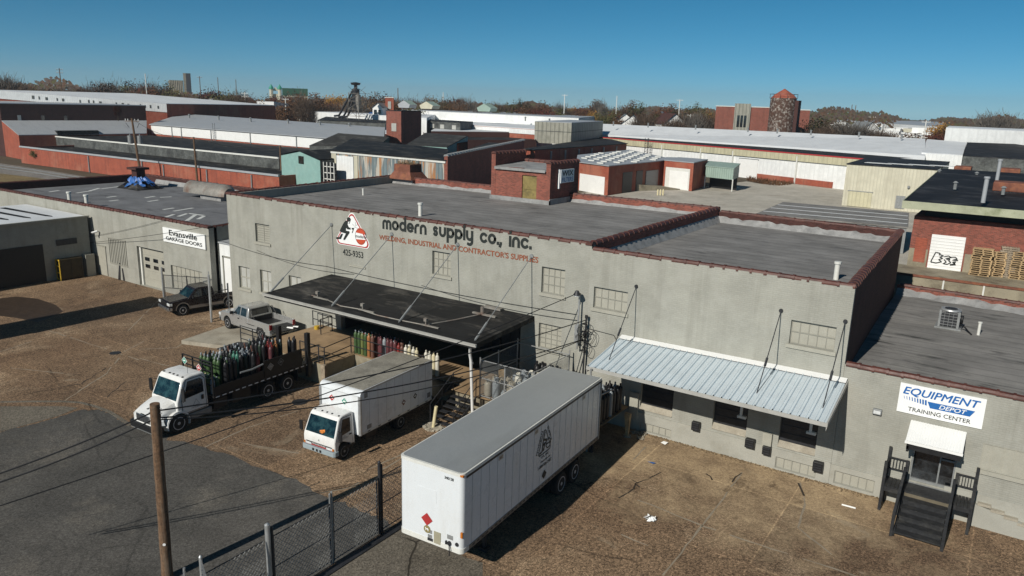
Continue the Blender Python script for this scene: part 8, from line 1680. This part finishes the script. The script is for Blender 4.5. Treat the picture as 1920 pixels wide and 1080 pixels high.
# its loading dock, pallets, rubble strip
t = thing('warehouse_dock', 'stained concrete loading dock with an angle-iron edge below the brick warehouse', 'loading dock', (x0+12, YB-2, 0)); mb = MB(); mb.box(x0-1.5, YB-3.4, 0, X1, YB-.045, zd); mb.build('slab', M['oldconcrete'], t); mb = MB(); mb.box(x0-1.5, YB-3.46, zd-.14, X1, YB-3.401, zd+.02); mb.build('edge_iron', M['rust'], t)
mb = MB(); [mb.box(x0+2.6+k*2.3, YB-3.5, 0, x0+2.7+k*2.3, YB-3.402, zd-.15) for k in range(8)]; mb.build('fender_strip', M['trimwhite'], t)
o = ground('rubble_strip', [Vector((38, 18.7, 0)), Vector((66, 17.0, 0)), Vector((66, YB-3, 0)), Vector((38, YB-3, 0))], .02, 'ballast')
pl = None; G_L = 'stacked pallets on the warehouse dock'
def pallet_proto(mat):
    t = thing('pallet', 'x', 'pallet', (0, 0, 0), world=False, group=G_L); mb = MB(); [mb.box(-.6, -.5+k*.155, .11, .6, -.5+k*.155+.11, .135) for k in range(7)]; [mb.box(-.6, -.5+k*.44, 0, .6, -.5+k*.44+.12, .022) for k in range(3)]; mb.build('deck_boards', M[mat], t); mb = MB(); [mb.box(-.6+k*.555, -.5, .023, -.51+k*.555, .5, .109) for k in range(3)]; mb.build('stringer', M[mat], t); return t
cr = random.Random(14)
for m_, name in (('wood', 'raw'), ('wood_grey', 'weathered')):
    first = True
    stacks = (((1836, 515), 13, 0), ((1862, 516), 12, 0), ((1910, 522), 13, 0)) if m_ == 'wood' else (((1886, 518), 15, 1), ((1900, 512), 12, 1), ((1919, 520), 14, 1))
    for (u, v), n_, rot_ in stacks:
        p = U(u, v, zd)
        for k in range(n_):
            loc = (p.x+cr.uniform(-.05, .05), p.y+cr.uniform(-.04, .04), zd+.002+k*.139); lb = '%s wooden pallet in the stacks on the brick warehouse dock' % name
            if first: t = pallet_proto(m_); t.location = loc; t.rotation_euler = (0, 0, rot_*1.5708+cr.uniform(-.05, .05)); t['label'] = lb; first = False
            else: dup(t, loc, rot_*1.5708+cr.uniform(-.06, .06), lb, G_L)
for i, (u0, v0, u1, v1, r_, m_, lb) in enumerate(((1820, 528, 1925, 548, .22, 'white', 'long thick white pipe lying behind the annex parapet'), (1822, 530, 1885, 543, .2, 'black', 'thick black pipe lying under the white one behind the annex parapet'), (1790, 540, 1835, 537, .07, 'white', 'thin white pipe lying nearest the annex parapet coping'))):
    p, q = U(u0, v0, .9), U(u1, v1, .9); mb = MB(); mb.cyl(p, q, r_, n=10); tag(mb.build('pipe_length', M[m_], loc=p, smooth=40), lb, 'pipe')
dm = U(1570, 322, 0); t = thing('dumpster', 'grey steel dumpster by the long white building', 'dumpster', dm); mb = MB(); mb.prism([(dm.x-1.6, dm.y-.8), (dm.x+1.6, dm.y-.8), (dm.x+1.6, dm.y+.8), (dm.x-1.6, dm.y+.8)], .15, 1.6); mb.build('body', M['galv_dull'], t, bevel=.06); mb = MB(); mb.box(dm.x-1.65, dm.y-.85, 1.601, dm.x+1.65, dm.y+.85, 1.7); mb.build('lid', M['darksteel'], t)
# white and black building at the far right, pale factory beyond
flat('white_black_building', 'white roofed building with a large black sloping wing behind the rubber roof', [(1728, 287, 7.6), (1805, 292, 7.6), (1812, 268, 9.4), (1738, 262, 9.4)], 'whitewall', 'whiteroof'); flat('black_wing', 'large black sloping roof wing beyond the rubber roof at the frame edge', [(1806, 293, 7.6), (1990, 304, 7.6), (1990, 274, 9.6), (1813, 268, 9.6)], 'grubby', 'black_membrane')
flat('grey_green_shed', 'long pale shed with a grey roof and white upper wall at the far right', [(1760, 262, 8.6), (1990, 272, 8.6), (1990, 258, 9.4), (1763, 251, 9.4)], 'whitewall', 'paleroof'); flat('white_parapet_building', 'long white parapet building behind the pale grey shed at the far right', [(1774, 240, 12.6), (1990, 250, 12.6), (1990, 246, 12.6), (1780, 237, 12.6)], 'whitewall', 'whiteroof')
flat('pale_factory', 'pale flat factory complex far away beyond the bare trees', [(1575, 226, 9.0), (1765, 238, 9.0), (1770, 229, 9.0), (1570, 223, 9.0)], 'whitewall', 'paleroof'); flat('beige_shed', 'beige block shed in the scrub beyond the white roof', [(1680, 240, 7.0), (1729, 242, 7.0), (1733, 240, 7.0), (1690, 238, 7.0)], 'cream', 'paleroof')
# ------------------------------------------------------------------ poles, far landmarks
def pole(u0, v0, vbase, lb, r=.16, arms=1, tank=False, u1=None, dist=None, mat='pole'):
    if dist: g0 = dpt(u0, v0, dist); base = Vector((g0.x, g0.y, 0)); top = g0
    else:
        base = U(u1 or u0, vbase, 0); top = UY(u0, v0, base.y) if False else Vector((base.x, base.y, zat(xy(base), v0)))
        dx = (u0-pix(top)[0])*(top-CAM_LOC).length/FPX; top = top + Vector((.83*dx, .55*dx, 0))
    t = thing('power_pole', lb, 'power pole', base); mb = MB(); mb.cyl(base, top, r, r*.7, 8); mb.build('shaft', M[mat], t, smooth=40)
    if arms:
        mb = MB(); ax = Vector((.83, .55, 0))
        for k in range(arms): c_ = top - Vector((0, 0, .5+1.1*k)); mb.cyl(c_-ax*1.25, c_+ax*1.25, .07, n=4)
        mb.build('crossarm', M[mat], t); mb = MB()
        for k in range(arms):
            c_ = top - Vector((0, 0, .5+1.1*k))
            for s in (-1.15, -.7, .5, 1.1): mb.cyl(c_+ax*s+Vector((0, 0, .07)), c_+ax*s+Vector((0, 0, .4)), .06, n=5)
        mb.build('insulator', M['white'], t)
    if tank:
        ax = Vector((.83, .55, 0))
        for s in (-1, 1):
            c_ = base.lerp(top, .68) + ax*s*.85; mb = MB(); mb.cyl(c_-Vector((0, 0, .75)), c_+Vector((0, 0, .65)), .42, n=12); mb.cyl(c_+Vector((0, 0, .65)), c_+Vector((0, 0, .95)), .08, n=6); mb.build('transformer', M['galv_dull'], t, smooth=40)
        mb = MB(); mb.cyl(base.lerp(top, .72)-ax*1.5, base.lerp(top, .72)+ax*1.5, .06, n=4); mb.cyl(base.lerp(top, .86)-ax*.7, base.lerp(top, .93)-ax*1.2, .04, n=4); mb.cyl(base.lerp(top, .86)+ax*.7, base.lerp(top, .93)+ax*1.2, .04, n=4); mb.build('bracket', M['darksteel'], t)
    return top
T1p = pole(248, 222, 344, 'dark power pole with two grey transformers behind the tarped roof hatch', .24, 1, True, 266)
T2p = pole(363, 257, 352, 'bare wooden pole against the red wall behind the barrel ventilator', .20, 0, False, 371)
T3p = pole(525, 273, 352, 'wooden pole at the corner of the teal shed', .22, 0, False, 530)
wire(T1p, T2p, 1.2, 'long cable strung between the transformer pole and the bare wooden pole', .03); wire(T2p, T3p, 1.0, 'long cable strung from the bare wooden pole to the teal shed pole', .03); wire(T3p, U(600, 345, 1), .3, 'guy cable slanting down before the teal shed', .03)
for i, (u, v, d_, a_, lb) in enumerate(((111, 128, 330, 2, 'tall double-armed pole over the left tree line'), (272, 138, 320, 0, 'tall pale pole before the dark tree clump on the skyline'), (374, 143, 380, 1, 'slim pole on the skyline just past the grain elevator'), (408, 145, 420, 0, 'slim bare pole on the skyline, second past the grain elevator'), (442, 149, 430, 0, 'slim bare pole on the skyline, third past the grain elevator'), (459, 173, 300, 2, 'pale cross-armed pole below the skyline near the turreted church'), (535, 184, 290, 1, 'pale T-shaped pole beside the autumn trees'), (746, 165, 330, 0, 'thin mast above the far small brick tower'), (831, 173, 340, 0, 'thin pale pole beyond the roof lanterns'), (1059, 177, 330, 1, 'slim pale pole above the weathered cube'), (1157, 180, 320, 0, 'slim pale pole above the blue shed'), (1275, 186, 310, 1, 'pale pole among bare trees before the brick school'), (1295, 214, 280, 1, 'short pale T pole by the far gabled houses'), (1636, 218, 300, 1, 'dark pole in the scrub beyond the white roof'), (1652, 243, 260, 0, 'short pale pole in the scrub beside the beige shed'), (1737, 226, 250, 1, 'leaning pale pole at the roof step of the white buildings'))):
    pole(u, v, 0, lb, .22, a_, False, None, d_, 'trimwhite' if 'pale' in lb else 'pole')
a = dpt(316, 150, 900); t = thing('grain_elevator', 'far grain elevator with a row of pale silos and a head tower coloured as lit and shaded slices', 'grain elevator', (a.x, a.y, 0)); b = dpt(343, 151, 900); d_ = dirv(a, b); n_ = (b-a).length/8; mb = MB()
for k in range(8): p = a + d_*(n_*(k+.5)); mb.cyl((p.x, p.y, 0), (p.x, p.y, a.z), n_*.52, n=10)
mb.build('silos', M['oldconcrete'], t, smooth=40); c_ = dpt(343, 137, 900); e_ = dpt(357, 137, 900); mb = MB(); nn = Vector((-d_.y, d_.x, 0)); mb.prism([xy(c_), xy(c_+d_*2.5), xy(c_+d_*2.5+nn*8), xy(c_+nn*8)], 0, c_.z); mb.build('head_tower_lit', M['oldconcrete'], t); mb = MB(); mb.prism([xy(c_+d_*2.52), xy(e_), xy(e_+nn*9), xy(c_+d_*2.52+nn*9)], 0, c_.z); mb.build('head_tower_shaded', M['darksteel'], t)  # light painted into the head tower: pale lit slice, dark shaded slice
a = dpt(506, 170, 420); b = dpt(527, 171, 420); d_ = dirv(a, b); nn = Vector((-d_.y, d_.x, 0)); t = thing('turreted_church', 'far cream church front with two green-domed turrets and a long green roof', 'church', (a.x, a.y, 0)); mb = MB(); w_ = (b-a).length; mb.prism([xy(a), xy(b), xy(b+nn*30), xy(a+nn*30)], 0, a.z-1.5); mb.poly((a+d_*w_*.2).to_tuple(), (a+d_*w_*.8).to_tuple(), tuple(a+d_*w_*.5+Vector((0, 0, 2)))); mb.build('wall', M['cream'], t)
for f in (.12, .88): p = a+d_*w_*f-nn*.5; mb = MB(); mb.cyl((p.x, p.y, 0), (p.x, p.y, a.z+.8), .95, n=8); tu = mb.build('turret', M['cream'], t); mb = MB(); mb.lathe([(1.2, a.z+.8), (1.1, a.z+1.6), (.6, a.z+2.4), (.05, a.z+3.4)], (p.x, p.y, 0), 8); mb.build('dome', M['signgreen'], tu)
g0, g1 = dpt(529, 165, 450), dpt(577, 170, 450); M['greenroof'] = pm('dark_green_roof', (.02, .075, .045), var=.15); mb = MB(); mb.poly((g0.x, g0.y, g0.z-4), (g1.x, g1.y, g0.z-4), (g1.x, g1.y, g0.z), (g0.x, g0.y, g0.z)); mb.poly((g0.x, g0.y, g0.z), (g1.x, g1.y, g0.z), tuple((g1+nn*9).xy)+(g0.z-4,), tuple((g0+nn*9).xy)+(g0.z-4,)); mb.build('green_roof', M['greenroof'], t); mb = MB(); mb.prism([xy(g0), xy(g1), xy(g1+nn*8.5), xy(g0+nn*8.5)], 0, g0.z-4.02); mb.build('nave', M['cream'], t)
def house(u, vb, w_, dist, lb, roof='galv_dull', rot=.4):
    p = dpt(u, vb, dist); base = Vector((p.x, p.y, 0)); t = thing('gabled_house', lb, 'house', base, rot, world=False); h = max(3.2, p.z); W_ = w_; mb = MB(); mb.prism([(-W_, -4), (W_, -4), (W_, 4), (-W_, 4)], 0, h); mb.poly((-W_, -4, h), (W_, -4, h), (0, -4, h+W_*.75)); mb.poly((W_, 4, h), (-W_, 4, h), (0, 4, h+W_*.75)); mb.build('wall', M['white'], t)
    mb = MB(); e = .35
    for s in (1, -1): mb.add([(s*(W_+e), -4.4, h-.25), (s*(W_+e), 4.4, h-.25), (0, 4.4, h+W_*.75+.12), (0, -4.4, h+W_*.75+.12)], [(0, 1, 2, 3)])
    mb.build('roof', M[roof], t); mb = MB(); [mb.box(x-.5, -4.06, h-2.2, x+.5, -4.003, h-.8) for x in (-W_*.45, W_*.45)]; mb.build('window', M['glass'], t)
house(1172, 226, 3.2, 300, 'white gabled house among bare trees past the blue shed', rot=.5); house(1187, 232, 3.6, 270, 'larger white gabled house nearest the blue shed', 'galv_dull', .35); house(1254, 231, 4.2, 265, 'pale gabled house with a dark red roof before the brick school', 'darkbrick', .9); house(1238, 219, 3, 360, 'small pale house tucked in bare trees', 'paleroof', .2); house(909, 200, 3.2, 300, 'small white gable peeping behind the red stair tower', 'galv_dull', .5) if False else None
house(1618, 247, 4.5, 300, 'grey-roofed white gabled house in the scrub beyond the white roof', 'galv_dull', .8); house(716, 201, 1.7, 262, 'small white gable left of the far small brick tower', 'galv_dull', .4)
for i, (u, v) in enumerate(((1598, 196), (1605, 197))): pole(u, v, 0, ['farther', 'nearer'][i] + ' of two tall floodlight poles on the wooded ridge', .35, 0, False, None, 620, 'pole')

# ------------------------------------------------------------------ trees
def leafmat(name, col, var=.45):
    m, nt, b = new_mat(name); g = NG(nt); f = g.ramp(g.noise(.9, 4, .7), .3, .7); g.l(g.mix(f, tuple(x*(1-var) for x in col), tuple(x*(1+var) for x in col)), b.inputs['Base Color']); b.inputs['Roughness'].default_value = .9; b.inputs['Specular IOR Level'].default_value = .15; return m
LM = {'bare': leafmat('bare_twigs', (.085, .058, .040)), 'brown': leafmat('brown_autumn_foliage', (.095, .050, .026)), 'russet': leafmat('russet_autumn_foliage', (.09, .030, .020)), 'olive': leafmat('olive_autumn_foliage', (.082, .078, .028)), 'gold': leafmat('golden_autumn_foliage', (.26, .14, .035)), 'grey': leafmat('grey_bare_twigs', (.12, .105, .09))}
def tree_proto(kind, seed, nface=760):
    """unit-height tree: tapered trunk, limbs and a crown of leaf clumps or bare twigs"""
    r = random.Random(seed); t = thing('autumn_tree' if kind not in ('bare', 'grey') else 'bare_tree', 'x', 'tree', (0, 0, -500), world=False)
    mb = MB(); tips = []; h0 = r.uniform(.22, .32)
    mb.tube([(0, 0, 0), (.006, 0, h0*.5), (0, .005, h0), (.01, 0, .62)], [.026, .021, .017, .006], 6)
    for k in range(11):
        a = k*2.4+r.uniform(-.3, .3); z = h0*.8+k*.035; el = r.uniform(.5, 1.15); L = r.uniform(.24, .40)*(1-.25*k/11)
        p1 = Vector((0, 0, z)); p2 = p1 + Vector((math.cos(a)*math.cos(el), math.sin(a)*math.cos(el), math.sin(el)))*L*.5; p3 = p2 + Vector((math.cos(a+.2)*math.cos(el+.2), math.sin(a+.2)*math.cos(el+.2), math.sin(el+.2)))*L*.55
        mb.tube([p1, p2, p3], [.010, .006, .002], 4); tips += [(p2, .13), (p3, .15), (p2.lerp(p3, .5), .13)]
        for q in range(3): e_ = p3.lerp(p2, r.random()) ; f_ = e_ + Vector((r.uniform(-1, 1), r.uniform(-1, 1), r.uniform(.2, 1))).normalized()*L*.4; mb.tube([e_, f_], [.004, .0012], 3); tips.append((f_, .11))
    tips.append((Vector((0, 0, .82)), .16)); mb.build('trunk', M['bark'], t)
    mb = MB(); zs = max(p.z for p, _ in tips)
    for i in range(nface):
        p, s = r.choice(tips); o = Vector((r.gauss(0, 1), r.gauss(0, 1), r.gauss(0, .85)))*s*.50; q = p + o; q.z = min(q.z, 1.0)
        if kind in ('bare', 'grey'):
            d = Vector((q.x*.9+r.uniform(-.3, .3), q.y*.9+r.uniform(-.3, .3), r.uniform(.3, 1.0))).normalized()*r.uniform(.05, .13); n = Vector((r.uniform(-1, 1), r.uniform(-1, 1), r.uniform(-.3, .3))).normalized()*r.uniform(.0022, .005)
            mb.add([q-n, q+n, q+d+n*.3, q+d-n*.3], [(0, 1, 2, 3)])
        else:
            u_ = Vector((r.uniform(-1, 1), r.uniform(-1, 1), r.uniform(-1, 1))).normalized()*r.uniform(.008, .022); v_ = u_.orthogonal().normalized()*u_.length*r.uniform(.6, 1.1)
            mb.add([q-u_-v_*.4, q+v_, q+u_-v_*.3, q-v_], [(0, 1, 2, 3)])
    mb.build('crown', LM[kind], t); return t
TP = {}; KL = {'bare': 'leafless brown tree in the distant tree line', 'grey': 'leafless grey tree in the distant tree line', 'brown': 'brown-leaved autumn tree in the distant tree line', 'russet': 'dark russet autumn tree in the distant tree line', 'olive': 'olive-brown autumn tree in the distant tree line', 'gold': 'golden autumn tree in the distant tree line'}
def place_tree(kind, var, loc, h, wid, label, group):
    key = (kind, var)
    if key not in TP: t = tree_proto(kind, hash(kind) % 97 + var*13 if False else sum(map(ord, kind))+var*13, 3200 if kind in ('bare', 'grey') else 2600); t.location = loc; tag(t, label, None, group); TP[key] = t
    else: t = dup(TP[key], loc, None, label, group)
    t.rotation_euler = (0, 0, rnd.uniform(0, 6.28)); t.scale = (h*wid, h*wid, h); return t
PROF = [(0, 128), (30, 137), (60, 148), (100, 152), (150, 152), (180, 143), (215, 142), (245, 150), (275, 141), (305, 147), (322, 160), (360, 163), (390, 154), (420, 158), (455, 162), (485, 168), (520, 164), (560, 160), (585, 164), (615, 168), (640, 166), (665, 172), (700, 168), (722, 164), (745, 172), (780, 174), (805, 170), (830, 171), (865, 172), (890, 180), (930, 181), (960, 182), (1000, 179), (1025, 178), (1060, 186), (1100, 184), (1130, 184), (1160, 189), (1185, 184), (1215, 192), (1260, 189), (1290, 186), (1325, 191), (1345, 200), (1520, 210), (1560, 212), (1600, 216), (1640, 218), (1700, 222), (1760, 224), (1830, 222), (1865, 210), (1890, 208), (1920, 214)]
def prof(u):
    for (a, va), (b, vb) in zip(PROF, PROF[1:]):
        if a <= u <= b: return va+(vb-va)*(u-a)/(b-a)
    return 170
tr = random.Random(77); G_R = 'trees of the distant tree line'
u = -10.0
while u < 1345:
    dist = tr.uniform(320, 400); v = prof(max(0, min(1919, u))) + tr.choice([2, 4, 6, 8, 10]); top = dpt(u, v, dist)
    kind = tr.choices(['bare', 'brown', 'russet', 'olive', 'gold', 'grey'], [3, 3.6, 2.6, 2.4, .6, .8])[0]
    place_tree(kind, tr.randrange(2), (top.x, top.y, -.1), max(8, top.z), tr.uniform(.75, 1.15), KL[kind], G_R); u += tr.uniform(10, 17)
u = 20.0
while u < 1345:
    dist = tr.uniform(285, 315); v = prof(u) + tr.uniform(11, 20); top = dpt(u, v, dist); kind = tr.choices(['bare', 'brown', 'russet', 'olive', 'gold', 'grey'], [3, 3.4, 1.6, 2.4, .8, 1.0])[0]
    place_tree(kind, tr.randrange(2), (top.x, top.y, -.1), max(6, top.z), tr.uniform(.85, 1.3), KL[kind], G_R); u += tr.uniform(14, 26)
for (u, v, dist, kind, wd) in ((1205, 208, 262, 'bare', 1.2), (1222, 206, 270, 'bare', 1.3), (1240, 212, 268, 'olive', 1.2), (1262, 216, 255, 'bare', 1.3), (1285, 210, 262, 'bare', 1.3), (1308, 208, 258, 'grey', 1.2), (1330, 206, 262, 'bare', 1.2), (1535, 214, 262, 'olive', 1.2), (1550, 216, 258, 'olive', 1.3), (1568, 222, 255, 'bare', 1.3), (1585, 228, 252, 'bare', 1.5), (1602, 226, 250, 'grey', 1.6), (1622, 232, 255, 'grey', 1.7), (1640, 236, 252, 'bare', 1.8), (1664, 240, 250, 'bare', 1.8), (1540, 232, 246, 'bare', 1.5), (1700, 248, 250, 'brown', 2.2), (1722, 250, 250, 'brown', 2.2), (1768, 224, 262, 'gold', 1.0), (1779, 226, 258, 'brown', 1.0), (1758, 240, 255, 'russet', 1.4), (1868, 209, 300, 'grey', 1.2), (1884, 206, 300, 'grey', 1.3), (1850, 218, 310, 'grey', 1.2), (1905, 216, 310, 'grey', 1.2)):
    top = dpt(u, v, dist); place_tree(kind, tr.randrange(2), (top.x, top.y, -.1), max(4, top.z), wd, '%s standing closer, beyond the long white roof' % KL[kind].split(' in the')[0], 'nearer trees beyond the long white roof')
q = dpt(222, 227, 188); place_tree('russet', 0, tuple(q), 3.8, .8, 'dark russet sapling rooted at the roof edge against the dark brick hall', None)
# bare shrub and weeds in the gravel yard
def shrub(u, vb, vt, wd, lb, leaf='grey', seed=3, nst=16, fo=260, name='bare_shrub'):
    p = U(u, vb, 0); h = zat(xy(p), vt); t = thing(name, lb, 'shrub', p); r = random.Random(seed); mb = MB(); tips = []
    for k in range(nst):
        a = r.uniform(0, 6.28); l = r.uniform(.3, 1)*wd*h*.5; e = p + Vector((math.cos(a)*l, math.sin(a)*l, h*r.uniform(.65, 1))); m_ = p.lerp(e, .5) + Vector((0, 0, h*.12)); mb.tube([p+Vector((r.uniform(-.2, .2), r.uniform(-.2, .2), 0)), m_, e], [.07, .04, .015], 4); tips += [e, p.lerp(e, .85)]
        for q in range(3): f = e + Vector((r.uniform(-1, 1), r.uniform(-1, 1), r.uniform(-.1, 1)))*h*.12; mb.tube([m_.lerp(e, r.random()), f], [.025, .008], 3); tips.append(f)
    mb.build('stems', M['bark'], t); mb = MB()
    for i in range(fo): q = r.choice(tips) + Vector((r.gauss(0, .22), r.gauss(0, .22), r.gauss(0, .22))); u_ = Vector((r.uniform(-1, 1), r.uniform(-1, 1), r.uniform(-1, 1))).normalized()*.11; v_ = u_.orthogonal().normalized()*.09; mb.add([q-u_, q+v_, q+u_, q-v_], [(0, 1, 2, 3)])
    mb.build('leaves', LM[leaf], t)
shrub(1528, 334, 291, 1.3, 'bare many-stemmed shrub with a few pale leaves in the gravel yard'); shrub(72, 309, 283, .8, 'dark bush growing at the foot of the long red brick wall', 'olive', 5, 22, 700, 'dark_bush'); shrub(1112, 353, 328, .9, 'dry weedy shrub against the white panelled brick wall', 'grey', 8, 14, 220)
mb = MB(); wr_ = random.Random(41)
for i in range(1500):
    t_ = wr_.random(); p = U(1400+t_*112, 332+10*math.sin(t_*3)+wr_.uniform(-5, 6), 0); h = wr_.uniform(.15, .9); a = wr_.uniform(0, 6.28); w_ = wr_.uniform(.05, .18); mb.add([p+Vector((-w_*math.cos(a), -w_*math.sin(a), 0)), p+Vector((w_*math.cos(a), w_*math.sin(a), 0)), p+Vector((wr_.uniform(-.3, .3), wr_.uniform(-.3, .3), h))], [(0, 1, 2)])
tag(mb.build('weed_bank', LM['brown'], loc=U(1450, 335, 0)), 'dry brown weeds along the broken bank in the gravel yard', 'weeds', None, 'stuff')
# woods too far to count, and the low ridge
mb = MB(); wr_ = random.Random(52)
for i in range(26000):
    u = wr_.uniform(-120, 2040); dist = wr_.uniform(520, 1500); yh = 164.5+.0287*u; hgt = 11 + 4*math.sin(u*.021) + 3*math.sin(u*.057+1); 
    rid = max(0, 1-abs(u-90)/150)*14 + max(0, 1-abs(u-1600)/110)*7; g_ = dpt(u, yh, dist); z = wr_.uniform(1, hgt + rid*(dist/1000))*wr_.uniform(.75, 1); s_ = wr_.uniform(1.0, 2.6)*dist/900
    c_ = Vector((g_.x, g_.y, z)); rt = Vector((.83, .55, 0))*s_; up_ = Vector((wr_.uniform(-.3, .3), wr_.uniform(-.3, .3), 1))*s_*wr_.uniform(.6, 1); mb.m = wr_.choices([0, 1, 2], [5, 3, 2])[0]
    mb.add([c_-rt, c_-up_*.7+rt*.2, c_+rt, c_+up_], [(0, 1, 2, 3)])
tag(mb.build('distant_woods', [LM['bare'], LM['brown'], LM['olive']], loc=U(960, 190, 0)), 'brown late-autumn woods covering the flat horizon', 'woods', None, 'stuff')
mb = MB(); hr_ = random.Random(61)
for i in range(70):
    u = hr_.uniform(1540, 1960); v = hr_.uniform(229, 246); p = dpt(u, v, hr_.uniform(420, 620)); s_ = hr_.uniform(3, 7); mb.prism([(p.x-s_, p.y-4), (p.x+s_, p.y-4), (p.x+s_, p.y+4), (p.x-s_, p.y+4)], 0, max(3, p.z) if p.z < 9 else 5)
for i in range(60):
    u = hr_.uniform(0, 1330); p = dpt(u, 164.5+.0287*u+hr_.uniform(10, 24), hr_.uniform(430, 560)); s_ = hr_.uniform(2.5, 5); mb.prism([(p.x-s_, p.y-4), (p.x+s_, p.y-4), (p.x+s_, p.y+4), (p.x-s_, p.y+4)], 0, hr_.uniform(4, 7))
tag(mb.build('distant_town', M['white'], loc=U(1700, 235, 0)), 'pale specks of far houses scattered among the woods', 'town', None, 'stuff')
# ------------------------------------------------------------------ small roof vents behind, crumbs along the wall foot
vr = random.Random(90)
def small_vent(p, r, h, label, group, mat='galv_dull'):
    t = thing('roof_vent', label, 'roof vent', p, group=group); mb = MB(); mb.cyl(p, Vector(p)+Vector((0, 0, h)), r, n=8); mb.build('pipe', M[mat], t); mb = MB(); mb.cyl(Vector(p)+Vector((0, 0, h)), Vector(p)+Vector((0, 0, h+r)), r*1.7, r*.6, 8); mb.build('cowl', M[mat], t)
for u in (1150, 1215, 1304, 1402, 1457, 1520, 1610, 1690): small_vent(U(u, 232+(u-1128)*.0462+3, 9.75), .22, 1.1, 'little pipe vent along the ridge of the long white roof', 'ridge vents of the long white roof')
for u in (355, 410, 470, 540, 600, 655): small_vent(U(u, 221+(u-347)*.061, 9.0), .25, .9, 'little pipe vent on the weathered pale roof of the white-panelled building', 'vents of the weathered pale roof')
for u, v in ((855, 217), (935, 221), (985, 227), (1030, 231)): small_vent(U(u, v, 9.9), .25, 1.2, 'little pipe vent on the white roof strip left of the panelled cube', 'vents of the white roof strip')
for u, v in ((1760, 330), (1830, 335), (1880, 365), (1790, 355)): small_vent(U(u, v, zr+.4 if u > 1705 else 8.0), .12, .5, 'stubby pipe vent standing on the black rubber roof', 'stubby vents of the black rubber roof')
mb = MB()
for i in range(420):
    x = vr.uniform(32.3, 44.2); y = YM-.06-abs(vr.gauss(0, .14)); s_ = vr.uniform(.015, .05); mb.obox(Matrix.Translation((x, y, s_*.3)) @ Matrix.Rotation(vr.uniform(0, 3), 4, 'Z') @ Matrix.Rotation(vr.uniform(-.6, .6), 4, 'X'), s_*1.4, s_, s_*.7)
for i in range(260):
    x = vr.uniform(33, 58); y = YM-.06-abs(vr.gauss(0, .08)); h = vr.uniform(.02, .09); mb.add([(x-.02, y, 0), (x+.02, y, 0), (x+vr.uniform(-.06, .06), y-.03, h)], [(0, 1, 2)])
tag(mb.build('wall_foot_debris', M['weeds'], loc=(38, -.2, 0)), 'crumbs and dry weeds gathered along the foot of the grey wall', 'debris', None, 'stuff')
# ------------------------------------------------------------------ thin haze over the far town
mb = MB(); mb.box(-1900, -140, -1.06, 1900, 2300, 60)
hz_o = mb.build('haze', pm('haze_air', (1, 1, 1)), None); hm = hz_o.data.materials[0]; hn = hm.node_tree; hn.nodes.clear()
ho = hn.nodes.new('ShaderNodeOutputMaterial'); hv = hn.nodes.new('ShaderNodeVolumePrincipled'); hv.inputs['Color'].default_value = (.80, .88, .95, 1); hv.inputs['Density'].default_value = 0.00020; hv.inputs['Anisotropy'].default_value = .2
hn.links.new(hv.outputs[0], ho.inputs['Volume']); hz_o['kind'] = 'stuff'
